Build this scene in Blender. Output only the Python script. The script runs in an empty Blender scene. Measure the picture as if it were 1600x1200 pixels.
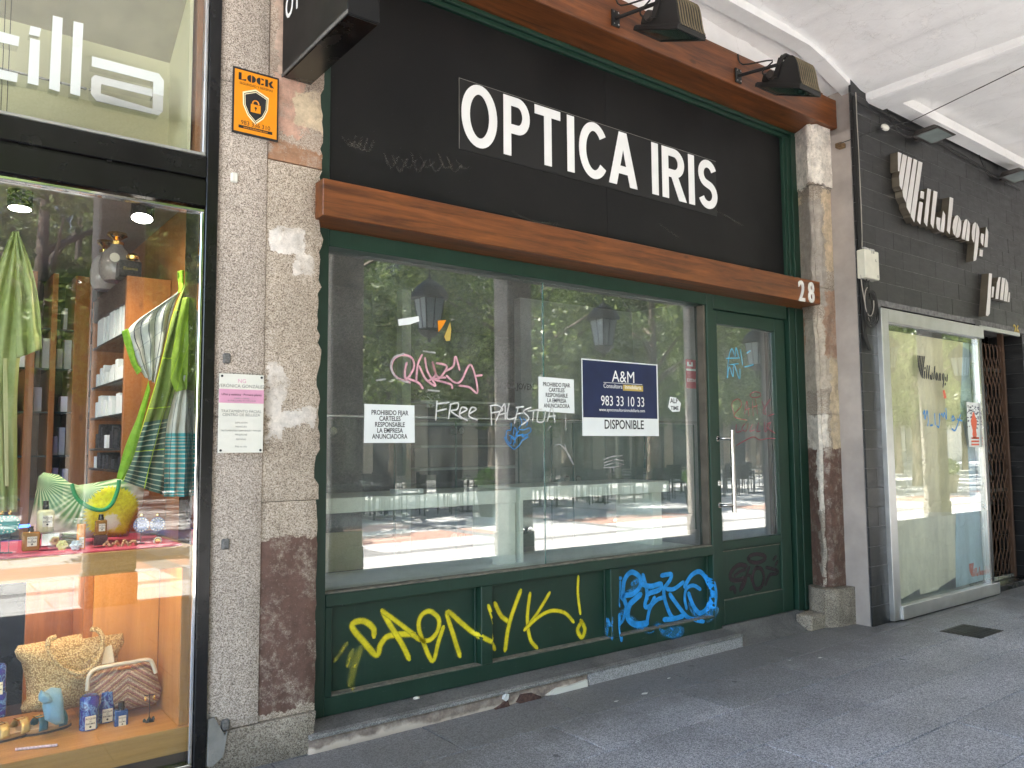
import bpy, bmesh, math, random
from mathutils import Vector, noise, Matrix
from math import sin, cos, pi, radians, sqrt, atan2
random.seed(11)
SC = bpy.context.scene
COL = SC.collection

# ---------------------------------------------------------------- camera
YAW, PITCH, ROLL, F, CH = radians(37.28862787), radians(4.50519961), radians(-0.43936846), 1250.0, 1.45
_f = Vector((sin(YAW)*cos(PITCH), cos(YAW)*cos(PITCH), sin(PITCH)))
_r0 = Vector((cos(YAW), -sin(YAW), 0)); _u0 = _r0.cross(_f)
_r = _r0*cos(ROLL) + _u0*sin(ROLL); _u = -_r0*sin(ROLL) + _u0*cos(ROLL)
cam = bpy.data.cameras.new('camera'); cam.sensor_width = 36.0; cam.lens = F/1600*36.0
cam.clip_start = 0.05; cam.clip_end = 600
co = bpy.data.objects.new('camera', cam); COL.objects.link(co)
co.matrix_world = Matrix(((_r.x, _u.x, -_f.x, 0), (_r.y, _u.y, -_f.y, 0), (_r.z, _u.z, -_f.z, CH), (0, 0, 0, 1)))
SC.camera = co

# ---------------------------------------------------------------- daylight
SUN_DIR = Vector((-0.52, -0.03, 0.85)).normalized()      # towards the sun
el = math.asin(SUN_DIR.z); az = atan2(SUN_DIR.x, SUN_DIR.y)
w = bpy.data.worlds.new("World"); SC.world = w; w.use_nodes = True
wt = w.node_tree; bg = wt.nodes['Background']
sky = wt.nodes.new('ShaderNodeTexSky'); sky.sky_type = 'NISHITA'; sky.sun_disc = False
sky.sun_elevation = el; sky.sun_rotation = az; sky.air_density = 1.0; sky.dust_density = 0.8
wt.links.new(sky.outputs[0], bg.inputs[0]); bg.inputs[1].default_value = 0.15
sl = bpy.data.lights.new('sun', 'SUN'); sl.energy = 5.0; sl.angle = radians(0.53); sl.color = (1.0, 0.95, 0.88)
so = bpy.data.objects.new('sun', sl); COL.objects.link(so)
so.rotation_euler = (-SUN_DIR).to_track_quat('-Z', 'Y').to_euler(); so.location = (0, -5, 20)
SC.view_settings.view_transform = 'Standard'; SC.view_settings.look = 'None'
SC.view_settings.exposure = 2.82; SC.view_settings.gamma = 1.0
SC.view_settings.use_curve_mapping = False
SC.cycles.max_bounces = 10; SC.cycles.diffuse_bounces = 5; SC.cycles.glossy_bounces = 5
SC.cycles.transparent_max_bounces = 16; SC.cycles.sample_clamp_indirect = 6.0
SC.cycles.caustics_reflective = False; SC.cycles.caustics_refractive = False

# ---------------------------------------------------------------- geometry helpers
def ray(px, py): return _r*((px-800)/F) - _u*((py-600)/F) + _f
def W(px, py, Y):                      # point of the plane y = Y
    d = ray(px, py); t = Y/d.y
    return Vector((d.x*t, Y, CH + d.z*t))
def WG(px, py, z=0.0):                 # point of the level z
    d = ray(px, py); t = (z-CH)/d.z
    return Vector((d.x*t, d.y*t, z))
def WX(px, py, X):
    d = ray(px, py); t = X/d.x
    return Vector((X, d.y*t, CH + d.z*t))
def crop(pts, ox, oy, s): return [(ox+a/s, oy+b/s) for a, b in pts]

class MB:
    def __init__(s): s.v = []; s.f = []; s.uv = None
    def add(s, vs, fs):
        n = len(s.v); s.v += [tuple(v) for v in vs]; s.f += [tuple(i+n for i in f) for f in fs]; return s
    def box(s, x0, x1, y0, y1, z0, z1):
        return s.add([(x0,y0,z0),(x1,y0,z0),(x1,y1,z0),(x0,y1,z0),(x0,y0,z1),(x1,y0,z1),(x1,y1,z1),(x0,y1,z1)],
              [(0,3,2,1),(4,5,6,7),(0,1,5,4),(1,2,6,5),(2,3,7,6),(3,0,4,7)])
    def prism(s, pts, y0, y1):         # outline in x,z pushed along y
        n = len(pts)
        vs = [(p[0], y0, p[1]) for p in pts] + [(p[0], y1, p[1]) for p in pts]
        fs = [tuple(range(n)), tuple(range(2*n-1, n-1, -1))] + [(i, i+n, (i+1) % n+n, (i+1) % n) for i in range(n)]
        return s.add(vs, fs)
    def prismz(s, pts, z0, z1):
        n = len(pts)
        vs = [(p[0], p[1], z0) for p in pts] + [(p[0], p[1], z1) for p in pts]
        fs = [tuple(range(n)), tuple(range(2*n-1, n-1, -1))] + [(i, i+n, (i+1) % n+n, (i+1) % n) for i in range(n)]
        return s.add(vs, fs)
    def prismx(s, pts, x0, x1):        # outline in y,z
        n = len(pts)
        vs = [(x0, p[0], p[1]) for p in pts] + [(x1, p[0], p[1]) for p in pts]
        fs = [tuple(range(n)), tuple(range(2*n-1, n-1, -1))] + [(i, i+n, (i+1) % n+n, (i+1) % n) for i in range(n)]
        return s.add(vs, fs)
    def tube(s, pts, r, n=8, cap=True, rs=None):
        pts = [Vector(p) for p in pts]; vs = []; fs = []
        prev = None
        for i, p in enumerate(pts):
            t = (pts[min(i+1, len(pts)-1)] - pts[max(i-1, 0)]).normalized()
            a = prev if prev is not None else (Vector((0, 0, 1)) if abs(t.z) < .9 else Vector((1, 0, 0)))
            b = t.cross(a).normalized(); a = b.cross(t).normalized(); prev = a
            rr = rs[i] if rs else r
            for k in range(n):
                q = 2*pi*k/n; vs.append(p + a*(cos(q)*rr) + b*(sin(q)*rr))
        m = len(pts)
        for i in range(m-1):
            for k in range(n): fs.append((i*n+k, i*n+(k+1) % n, (i+1)*n+(k+1) % n, (i+1)*n+k))
        if cap: fs += [tuple(range(n-1, -1, -1)), tuple(range((m-1)*n, m*n))]
        return s.add(vs, fs)
    def lathe(s, prof, c=(0, 0, 0), n=20, ax='z'):
        vs = []; fs = []; m = len(prof)
        for r, z in prof:
            for k in range(n):
                q = 2*pi*k/n
                if ax == 'z': vs.append((c[0]+r*cos(q), c[1]+r*sin(q), c[2]+z))
                elif ax == 'y': vs.append((c[0]+r*cos(q), c[1]+z, c[2]+r*sin(q)))
                else: vs.append((c[0]+z, c[1]+r*cos(q), c[2]+r*sin(q)))
        for i in range(m-1):
            for k in range(n): fs.append((i*n+k, i*n+(k+1) % n, (i+1)*n+(k+1) % n, (i+1)*n+k))
        fs += [tuple(range(n-1, -1, -1)), tuple(range((m-1)*n, m*n))]
        return s.add(vs, fs)
    def grid(s, fn, nu, nv):
        vs = [fn(i/nu, j/nv) for j in range(nv+1) for i in range(nu+1)]
        fs = [(j*(nu+1)+i, j*(nu+1)+i+1, (j+1)*(nu+1)+i+1, (j+1)*(nu+1)+i) for j in range(nv) for i in range(nu)]
        return s.add(vs, fs)
    def ball(s, c, rx, ry=None, rz=None, n=10, m=7):
        ry = ry or rx; rz = rz or rx
        prof = [(sin(pi*i/m), -cos(pi*i/m)) for i in range(m+1)]
        vs = []; fs = []
        for a, z in prof:
            for k in range(n):
                q = 2*pi*k/n; vs.append((c[0]+rx*a*cos(q), c[1]+ry*a*sin(q), c[2]+rz*z))
        for i in range(m):
            for k in range(n): fs.append((i*n+k, i*n+(k+1) % n, (i+1)*n+(k+1) % n, (i+1)*n+k))
        return s.add(vs, fs)

def world_loc(o):
    p = Vector(o.location)
    while o.parent: o = o.parent; p += Vector(o.location)
    return p
def link(name, me, parent=None, at=(0, 0, 0), label=None, cat=None, group=None, kind=None):
    o = bpy.data.objects.new(name, me); COL.objects.link(o)
    if parent is not None:
        o.parent = parent; o.location = Vector(at) - world_loc(parent)
    else: o.location = at
    if label: o['label'] = label
    if cat: o['category'] = cat
    if group: o['group'] = group
    if kind: o['kind'] = kind
    return o
def part(name, mb, mat, parent=None, label=None, cat=None, group=None, kind=None, bevel=0, smooth=None, solid=True, seg=1):
    xs = [v[0] for v in mb.v]; ys = [v[1] for v in mb.v]; zs = [v[2] for v in mb.v]
    c = Vector(((min(xs)+max(xs))/2, (min(ys)+max(ys))/2, min(zs)))
    me = bpy.data.meshes.new(name)
    me.from_pydata([(v[0]-c.x, v[1]-c.y, v[2]-c.z) for v in mb.v], [], mb.f)
    if mb.uv:
        uvl = me.uv_layers.new(name='UVMap')
        for li, l in enumerate(me.loops): uvl.data[li].uv = mb.uv[l.vertex_index]
    if solid or bevel:
        bm = bmesh.new(); bm.from_mesh(me)
        if not mb.uv: bmesh.ops.remove_doubles(bm, verts=bm.verts, dist=1e-6)
        bmesh.ops.recalc_face_normals(bm, faces=bm.faces)
        if bevel:
            ed = [e for e in bm.edges if len(e.link_faces) == 2 and e.calc_face_angle(0) > .5]
            bmesh.ops.bevel(bm, geom=ed, offset=bevel, segments=seg, affect='EDGES', clamp_overlap=True)
        bm.to_mesh(me); bm.free()
    me.materials.append(mat)
    if smooth is not None:
        me.shade_smooth(); me.set_sharp_from_angle(angle=radians(smooth))
    return link(name, me, parent, c, label, cat, group, kind)
def thing(name, loc, label, cat, group=None):
    return link(name, None, None, loc, label, cat, group)
def struct(name, mb, mat, parent=None, **k):
    return part(name, mb, mat, parent, kind=None if parent else 'structure', **k)
def copy_tree(o, parent=None, loc=None, label=None):
    c = o.copy(); COL.objects.link(c); c.parent = parent
    if loc is not None: c.location = loc
    if label: c['label'] = label
    for ch in list(o.children): copy_tree(ch, c)
    return c

_tc = {}
def text_mesh(s, size, bold=0.0, ext=0.0, xs=1.0, shear=0.0, align='CENTER', space=1.0, line=1.0):
    cu = bpy.data.curves.new('t', 'FONT'); cu.body = s; cu.size = size; cu.offset = bold*size; cu.extrude = ext
    cu.align_x = align; cu.shear = shear; cu.space_character = space; cu.space_line = line; cu.resolution_u = 3
    ob = bpy.data.objects.new('t', cu); COL.objects.link(ob)
    dg = bpy.context.evaluated_depsgraph_get(); dg.update()
    me = bpy.data.meshes.new_from_object(ob.evaluated_get(dg))
    bpy.data.objects.remove(ob); bpy.data.curves.remove(cu)
    for v in me.vertices: v.co = Vector((v.co.x*xs, -v.co.z, v.co.y))
    return me
def text(name, s, x, Y, z, size, mat, parent, bold=0.0, ext=0.0004, xs=1.0, align='CENTER', rot=0.0, mirror=False, **k):
    me = text_mesh(s, size, bold, ext, xs, align=align, **k)
    for v in me.vertices:
        a, b = v.co.x, v.co.z
        if mirror: a = -a
        v.co.x = a*cos(rot)-b*sin(rot); v.co.z = a*sin(rot)+b*cos(rot)
    me.materials.clear(); me.materials.append(mat)
    return link(name, me, parent, (x, Y, z))

def catmull(pts, n=6):
    out = []
    P = [Vector(p) for p in pts]
    for i in range(len(P)-1):
        p0 = P[max(i-1, 0)]; p1 = P[i]; p2 = P[i+1]; p3 = P[min(i+2, len(P)-1)]
        for k in range(n):
            t = k/n
            out.append(0.5*((2*p1)+(-p0+p2)*t+(2*p0-5*p1+4*p2-p3)*t*t+(-p0+3*p1-3*p2+p3)*t**3))
    out.append(P[-1]); return out
def ribbon(mb, pts, width, Yf, smooth=True, off=0.0):
    """paint stroke through points (x,z); Yf gives the surface's y at (x,z)"""
    P = catmull([Vector((p[0], p[1])) for p in pts], 7) if smooth else [Vector((p[0], p[1])) for p in pts]
    if mb.uv is None: mb.uv = []
    n0 = len(mb.v); L = 0
    # round ends
    d0 = (P[1]-P[0]).normalized()*width*.45; d1 = (P[-1]-P[-2]).normalized()*width*.45
    P = [P[0]-d0] + P + [P[-1]+d1]
    cols = [-1, -.6, 0, .6, 1]
    for i, p in enumerate(P):
        t = (P[min(i+1, len(P)-1)] - P[max(i-1, 0)])
        t = t.normalized() if t.length > 1e-9 else Vector((1, 0))
        nrm = Vector((-t.y, t.x))
        if i: L += (P[i]-P[i-1]).length
        e = 1.0 if 0 < i < len(P)-1 else 0.45
        for k in cols:
            q = p + nrm*(k*width/2*e)
            mb.v.append((q.x, Yf(q.x, q.y) - off, q.y)); mb.uv.append((L, .5+.5*k*(1 if e == 1 else 1)))
    m = len(cols)
    for i in range(len(P)-1):
        for k in range(m-1):
            a = n0+i*m+k; mb.f.append((a, a+m, a+m+1, a+1))
    return mb
# ---------------------------------------------------------------- materials
class NT:
    def __init__(s, name):
        s.m = bpy.data.materials.new(name); s.m.use_nodes = True; s.t = s.m.node_tree
        s.t.nodes.clear(); s.out = s.n('ShaderNodeOutputMaterial')
        s.geo = s.n('ShaderNodeNewGeometry'); s.P = s.geo.outputs['Position']
    def n(s, ty, ins=None, **kw):
        nd = s.t.nodes.new(ty)
        for k, v in kw.items(): setattr(nd, k, v)
        if ins:
            for k, v in ins.items():
                if isinstance(v, bpy.types.NodeSocket): s.t.links.new(v, nd.inputs[k])
                elif v is not None: nd.inputs[k].default_value = v
        return nd
    def math(s, op, a, b=None, c=None, clamp=False):
        return s.n('ShaderNodeMath', {0: a, 1: b, 2: c}, operation=op, use_clamp=clamp).outputs[0]
    def mix(s, f, a, b, bt='MIX'):
        return s.n('ShaderNodeMix', {0: f, 6: a, 7: b}, data_type='RGBA', blend_type=bt).outputs[2]
    def noise(s, scale, detail=4, rough=.55, vec=None, dist=0.0):
        return s.n('ShaderNodeTexNoise', {'Vector': vec or s.P, 'Scale': scale, 'Detail': detail, 'Roughness': rough, 'Distortion': dist})
    def vor(s, scale, vec=None, feature='F1'):
        return s.n('ShaderNodeTexVoronoi', {'Vector': vec or s.P, 'Scale': scale}, feature=feature)
    def ramp(s, f, stops, interp='LINEAR'):
        r = s.n('ShaderNodeValToRGB', {0: f}); cr = r.color_ramp; cr.interpolation = interp
        while len(cr.elements) < len(stops): cr.elements.new(.5)
        for e, (p, c) in zip(cr.elements, stops):
            e.position = p; e.color = (c, c, c, 1) if isinstance(c, (int, float)) else (*c, 1)
        return r.outputs[0]
    def vmul(s, v, k): return s.n('ShaderNodeVectorMath', {0: v, 1: k}, operation='MULTIPLY').outputs[0]
    def sep(s, v=None): return s.n('ShaderNodeSeparateXYZ', {0: v or s.P}).outputs
    def bump(s, h, strength=.3, dist=.01): return s.n('ShaderNodeBump', {'Height': h, 'Strength': strength, 'Distance': dist}).outputs[0]
    def bsdf(s, color, rough=.5, metal=0.0, normal=None, **kw):
        ins = {'Base Color': color if isinstance(color, bpy.types.NodeSocket) else (*color, 1), 'Roughness': rough, 'Metallic': metal}
        if normal is not None: ins['Normal'] = normal
        ins.update({k.replace('_', ' '): v for k, v in kw.items()})
        b = s.n('ShaderNodeBsdfPrincipled', ins); return b
    def done(s, sh): s.t.links.new(sh.outputs[0] if hasattr(sh, 'outputs') else sh, s.out.inputs[0]); return s.m
    def rect(s, x0, x1, z0, z1, wob=.02, soft=.006, sc=9, ax='x'):
        """ragged-edged patch in world x,z: 1 inside"""
        p = s.sep(); nz = s.noise(sc, 6, .7).outputs[0]; o = s.math('MULTIPLY', s.math('SUBTRACT', nz, .5), wob*4)
        X = s.math('ADD', p[0 if ax == 'x' else 1], o); Z = s.math('ADD', p[2], o)
        def st(v, e, sign):
            return s.math('DIVIDE', s.math('MULTIPLY', s.math('SUBTRACT', v, e), sign), soft, clamp=True)
        m = s.math('MULTIPLY', st(X, x0, 1), st(X, x1, -1)); n = s.math('MULTIPLY', st(Z, z0, 1), st(Z, z1, -1))
        return s.math('MULTIPLY', m, n)

def plain(name, c, rough=.5, metal=0.0, var=.12, bump=0.0, bs=60, scale=8, **kw):
    t = NT(name); nz = t.noise(scale, 5).outputs[0]
    v = t.ramp(nz, [(.3, 1-var), (.7, 1+var)])
    col = t.mix(1.0, (*c, 1), v, 'MULTIPLY')
    rr = t.math('ADD', t.math('MULTIPLY', t.math('SUBTRACT', nz, .5), .25), rough)
    nm = t.bump(t.noise(bs, 4).outputs[0], bump, .004) if bump else None
    return t.done(t.bsdf(col, rr, metal, nm, **kw))

def paper_mat(name, c):
    t = NT(name); v = t.n('ShaderNodeVectorMath', {0: t.P, 1: t.vmul(t.noise(4, 3).outputs[1], (.12, .12, .12))}, operation='ADD').outputs[0]
    e = t.vor(5.5, vec=v, feature='DISTANCE_TO_EDGE').outputs[0]; h = t.math('ADD', t.ramp(e, [(0, .35), (.10, 0)]), t.math('MULTIPLY', t.noise(7, 3, vec=v).outputs[0], 3.0))
    big = t.noise(1, 3, vec=t.vmul(t.P, (7, 1, 2))).outputs[0]
    col = t.mix(1.0, (*c, 1), t.ramp(big, [(.35, .86), (.65, 1.08)]), 'MULTIPLY')
    return t.done(t.bsdf(col, .7, 0, t.bump(h, .7, .010)))
def granite(name, cols, scale=170, patches=(), bump=.35, rough=.8, stain=.25, streak=None, low=None):
    t = NT(name)
    v = t.vor(scale).outputs['Color']; g = t.n('ShaderNodeSeparateColor', {0: v}).outputs[0]
    n2 = t.noise(scale*.45, 3).outputs[0]
    g2 = t.math('ADD', t.math('MULTIPLY', g, .62), t.math('MULTIPLY', n2, .45))
    col = t.ramp(g2, [(.22, cols[0]), (.40, cols[1]), (.58, cols[2]), (.85, cols[3])])
    big = t.ramp(t.noise(2.6, 5, .6).outputs[0], [(.3, 1-stain), (.7, 1+stain*.5)])
    col = t.mix(1.0, col, big, 'MULTIPLY')
    hg = t.math('ADD', t.noise(38, 6, .7).outputs[0], t.math('MULTIPLY', g, .25))
    for (x0, x1, z0, z1, c, wob) in patches:
        m = t.rect(x0, x1, z0, z1, wob)
        cv = t.mix(1.0, (*c, 1), t.ramp(t.noise(13, 7, .75).outputs[0], [(.3, .68), (.72, 1.45)]), 'MULTIPLY')
        wear = t.ramp(t.noise(9, 8, .8).outputs[0], [(.36, .25), (.50, 1)]); fl = t.ramp(t.noise(55, 5, .8).outputs[0], [(.60, 1), (.68, .35)])
        col = t.mix(t.math('MULTIPLY', m, t.math('MULTIPLY', wear, fl)), col, cv)
    if streak:
        sn = t.noise(1, 5, .65, vec=t.vmul(t.P, (14, 14, 2.2))).outputs[0]
        col = t.mix(t.ramp(sn, [(.48, 0), (.62, .8)]), col, t.mix(1.0, (*streak, 1), t.ramp(t.noise(60, 4).outputs[0], [(.3, .7), (.7, 1.2)]), 'MULTIPLY'))
    return t.done(t.bsdf(col, rough, 0, t.bump(hg, bump, .006)))

def wood(name, c1, c2, axis='x', scale=1.0, rough=.45, contrast=1.0, coat=0.0):
    t = NT(name)
    k = {'x': (1.2, 16, 16), 'y': (16, 1.2, 16), 'z': (16, 16, 1.2)}[axis]
    v = t.vmul(t.P, tuple(a*scale for a in k))
    n1 = t.noise(1.4, 6, .6, vec=v, dist=.6).outputs[0]
    n2 = t.noise(9, 4, .6, vec=v).outputs[0]
    n3 = t.noise(1.1*scale, 4).outputs[0]
    f = t.math('ADD', t.math('MULTIPLY', n1, .62), t.math('ADD', t.math('MULTIPLY', n2, .2), t.math('MULTIPLY', n3, .25)))
    d = .22*contrast
    col = t.ramp(f, [(.53-d, c1), (.53+d, c2)])
    kn = t.vor(2.1*scale, vec=t.vmul(t.P, (1, 2.2, 2.2) if axis == 'x' else (2.2, 2.2, 1))).outputs[0]
    col = t.mix(t.ramp(kn, [(.0, .75), (.055, .55), (.10, 0)]), col, (*[a*.45 for a in c1], 1))
    return t.done(t.bsdf(col, rough, 0, t.bump(f, .12, .003), Coat_Weight=coat))

def glass_mat(name, f0=.055, dust=.02, tint=(.97, .99, .98), streaks=0.0):
    t = NT(name)
    d = t.n('ShaderNodeVectorMath', {0: t.geo.outputs['Incoming'], 1: t.geo.outputs['Normal']}, operation='DOT_PRODUCT').outputs['Value']
    c = t.math('SUBTRACT', 1.0, t.math('ABSOLUTE', d))
    fr = t.math('ADD', t.math('MULTIPLY', t.math('POWER', c, 5), 1-f0), f0, clamp=True)
    tr = t.n('ShaderNodeBsdfTransparent', {0: (*tint, 1)})
    gl = t.n('ShaderNodeBsdfGlossy', {0: (1, 1, 1, 1), 'Roughness': 0.0})
    a = t.n('ShaderNodeMixShader', {0: fr, 1: tr.outputs[0], 2: gl.outputs[0]})
    if dust:
        df = t.n('ShaderNodeBsdfDiffuse', {0: (.6, .62, .6, 1)})
        dn = t.ramp(t.noise(5, 6, .7).outputs[0], [(.35, dust*.4), (.75, dust*1.8)])
        if streaks:
            s2 = t.ramp(t.noise(1, 5, .7, vec=t.vmul(t.P, (26, 26, 3))).outputs[0], [(.62, 0), (.78, streaks)])
            dn = t.math('ADD', dn, s2)
        a = t.n('ShaderNodeMixShader', {0: dn, 1: a.outputs[0], 2: df.outputs[0]})
    return t.done(a)

def spray(name, c, edge=.35, dens=1.0, grain=300, rough=.55, thin=0.0):
    t = NT(name); uv = t.n('ShaderNodeUVMap').outputs[0]
    v = t.n('ShaderNodeSeparateXYZ', {0: uv}).outputs[1]
    dd = t.math('MULTIPLY', t.math('ABSOLUTE', t.math('SUBTRACT', v, .5)), 2)      # 0 centre, 1 edge
    a = t.math('DIVIDE', t.math('SUBTRACT', 1.0, dd), edge, clamp=True)
    nz = t.noise(grain, 3).outputs[0]
    a = t.math('ADD', a, t.math('MULTIPLY', t.math('SUBTRACT', nz, .5), 1.0), clamp=True)
    if thin:
        a = t.math('MULTIPLY', a, t.ramp(t.noise(16, 5, .7).outputs[0], [(.35, 1-thin), (.6, 1)]))
    a = t.math('MULTIPLY', a, dens)
    cv = t.mix(1.0, (*c, 1), t.ramp(t.noise(22, 4).outputs[0], [(.3, .82), (.7, 1.12)]), 'MULTIPLY')
    b = t.bsdf(cv, rough); tr = t.n('ShaderNodeBsdfTransparent')
    return t.done(t.n('ShaderNodeMixShader', {0: a, 1: tr.outputs[0], 2: b.outputs[0]}))
def emis(name, c, s):
    t = NT(name); return t.done(t.n('ShaderNodeEmission', {0: (*c, 1), 1: s}))

M = {}
def mk_green():
    t = NT('green_paint')
    nz = t.noise(7, 6, .65).outputs[0]
    col = t.ramp(nz, [(.3, (.0068, .030, .018)), (.7, (.012, .043, .027))])
    scr = t.ramp(t.noise(1, 6, .75, vec=t.vmul(t.P, (9, 9, 60))).outputs[0], [(.655, 0), (.72, .6)])
    p = t.sep()
    low = t.math('MULTIPLY', scr, t.ramp(p[2], [(.1, 1.0), (.9, .25)]))
    col = t.mix(low, col, (.16, .17, .14, 1))
    drip = t.ramp(t.noise(1, 4, .6, vec=t.vmul(t.P, (40, 40, 1.5))).outputs[0], [(.6, 0), (.8, .12)])
    col = t.mix(drip, col, (.12, .14, .12, 1))
    nz2 = t.noise(160, 3).outputs[0]
    return t.done(t.bsdf(col, t.math('ADD', t.math('MULTIPLY', nz, .25), .33), 0, t.bump(nz2, .08, .002)))
M['green'] = mk_green()
def mk_sill():
    t = NT('dusty_ledge'); nz = t.noise(20, 6, .7).outputs[0]
    return t.done(t.bsdf(t.ramp(nz, [(.3, (.06, .065, .05)), (.65, (.26, .23, .18))]), .8))
M['ledge'] = mk_sill()
def mk_black():
    t = NT('black_sign_panel'); nz = t.noise(2.2, 6, .6).outputs[0]
    col = t.ramp(nz, [(.35, (.0045, .0045, .0052)), (.7, (.0075, .0075, .0078))])
    sc = t.ramp(t.noise(3, 7, .8, vec=t.vmul(t.P, (6, 6, 9))).outputs[0], [(.66, 0), (.8, .06)])
    col = t.mix(sc, col, (.25, .23, .2, 1))
    dst = t.ramp(t.noise(1, 4, .6, vec=t.vmul(t.P, (1.2, 1, .9))).outputs[0], [(.45, 0), (.7, .012)]); col = t.mix(dst, col, (.4, .36, .3, 1))
    sp = t.vor(26).outputs[0]
    col = t.mix(t.ramp(sp, [(.02, .35), (.05, 0)]), col, (.2, .2, .2, 1))
    return t.done(t.bsdf(col, t.ramp(nz, [(.3, .42), (.7, .58)]), Specular_IOR_Level=.3))
M['panel'] = mk_black()
M['panel2'] = plain('sign_text_board', (.0065, .0065, .0068), .42, var=.05)
M['wood'] = wood('stained_beam_wood', (.035, .0095, .003), (.25, .078, .019), 'x', 1.0, .42, .75, .1)
M['white'] = plain('white_vinyl', (.85, .85, .84), .4, var=.03)
M['whitepaint'] = plain('chipped_white_paint', (.70, .69, .65), .6, var=.15, bump=.4)
M['grn_left'] = granite('speckled_granite', ((.13, .10, .078), (.29, .237, .195), (.49, .41, .345), (.66, .58, .495)), 300,
    stain=.14, bump=.25)
M['grn_rough'] = granite('rough_granite', ((.15, .112, .08), (.31, .245, .185), (.48, .395, .31), (.62, .53, .43)), 260,
    patches=[(1.385, 1.56, 2.40, 2.53, (.66, .60, .54), .035), (1.50, 1.60, 2.30, 2.42, (.62, .56, .5), .04),
             (1.30, 1.66, 0.215, 1.03, (.125, .068, .050), .035), (1.37, 1.47, 1.5, 1.86, (.62, .56, .50), .05),
             (1.40, 1.64, 1.56, 1.66, (.64, .58, .52), .05), (1.36, 1.44, 1.03, .92, (.3, .14, .05), .02)], bump=.7, stain=.2)
M['grn_ochre'] = granite('ochre_stone', ((.24, .17, .13), (.36, .27, .21), (.47, .37, .29), (.56, .47, .38)), 240,
    patches=[(1.36, 1.66, 2.80, 2.96, (.34, .18, .10), .06), (1.36, 1.55, 3.0, 3.3, (.50, .30, .22), .06), (1.5, 1.66, 3.05, 3.25, (.56, .44, .30), .05), (1.40, 1.60, 3.3, 3.8, (.50, .36, .28), .06)], bump=.9, stain=.35)
M['grn_base'] = granite('dirty_base_granite', ((.10, .08, .06), (.20, .165, .125), (.32, .27, .21), (.42, .37, .30)), 240, bump=.8, stain=.5)
M['grn_step'] = granite('grey_step_granite', ((.15, .145, .145), (.25, .245, .24), (.38, .375, .37), (.50, .49, .485)), 300, bump=.15, stain=.12)
def mk_stepside():
    t = NT('worn_step_face'); p = t.sep()
    n = t.noise(18, 7, .75).outputs[0]
    col = t.ramp(n, [(.3, (.13, .10, .085)), (.5, (.26, .20, .16)), (.7, (.42, .35, .28))])
    m = t.ramp(t.math('ADD', p[2], t.math('MULTIPLY', t.math('SUBTRACT', t.noise(6, 5).outputs[0], .5), .14)), [(.012, 1), (.028, 0)])
    col = t.mix(m, col, (.62, .52, .42, 1))
    return t.done(t.bsdf(col, .85, 0, t.bump(n, .8, .006)))
M['stepside'] = mk_stepside()
M['pier_r'] = granite('weathered_pier_stone', ((.17, .13, .10), (.31, .25, .195), (.45, .375, .30), (.57, .51, .43)), 260,
    patches=[(5.9, 6.12, 1.9, 2.5, (.42, .36, .29), .06), (6.10, 6.24, 1.4, 2.2, (.50, .40, .27), .05), (5.9, 6.06, .9, 1.7, (.62, .56, .48), .06), (6.06, 6.24, 2.9, 3.6, (.56, .44, .30), .06), (6.0, 6.24, .26, 1.42, (.12, .066, .048), .035), (6.06, 6.24, 2.15, 2.75, (.30, .19, .13), .05),
             (5.9, 6.3, 3.62, 4.2, (.74, .68, .60), .05), (5.9, 6.10, 2.6, 3.5, (.33, .29, .25), .06)], bump=1.0, stain=.4)
M['render'] = plain('grey_cement_render', (.36, .315, .285), .9, var=.22, bump=.5, bs=40, scale=3)
def mk_plaster():
    t = NT('flaking_white_plaster')
    n = t.noise(2.2, 6, .6).outputs[0]; n2 = t.noise(22, 7, .7).outputs[0]
    v = t.vor(1.6, vec=t.n('ShaderNodeVectorMath', {0: t.P, 1: t.vmul(t.noise(3, 5).outputs[1], (.35, .35, .35))}, operation='ADD').outputs[0], feature='DISTANCE_TO_EDGE').outputs[0]
    crack = t.ramp(v, [(.0, 1), (.005, 0)])
    col = t.ramp(n, [(.3, (.78, .77, .76)), (.65, (.86, .85, .84))])
    pk = t.ramp(t.noise(5, 8, .82).outputs[0], [(.56, 0), (.62, .5)])
    col = t.mix(pk, col, (.88, .86, .83, 1))
    col = t.mix(t.math('MULTIPLY', crack, .25), col, (.45, .42, .4, 1))
    h = t.math('ADD', t.math('MULTIPLY', n2, .5), t.math('ADD', t.math('MULTIPLY', pk, .5), t.math('MULTIPLY', n, 1.2)))
    return t.done(t.bsdf(col, .85, 0, t.bump(h, .55, .012)))
M['plaster'] = mk_plaster()
M['trunking'] = plain('white_trunking', (.78, .78, .77), .55, var=.05)
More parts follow.
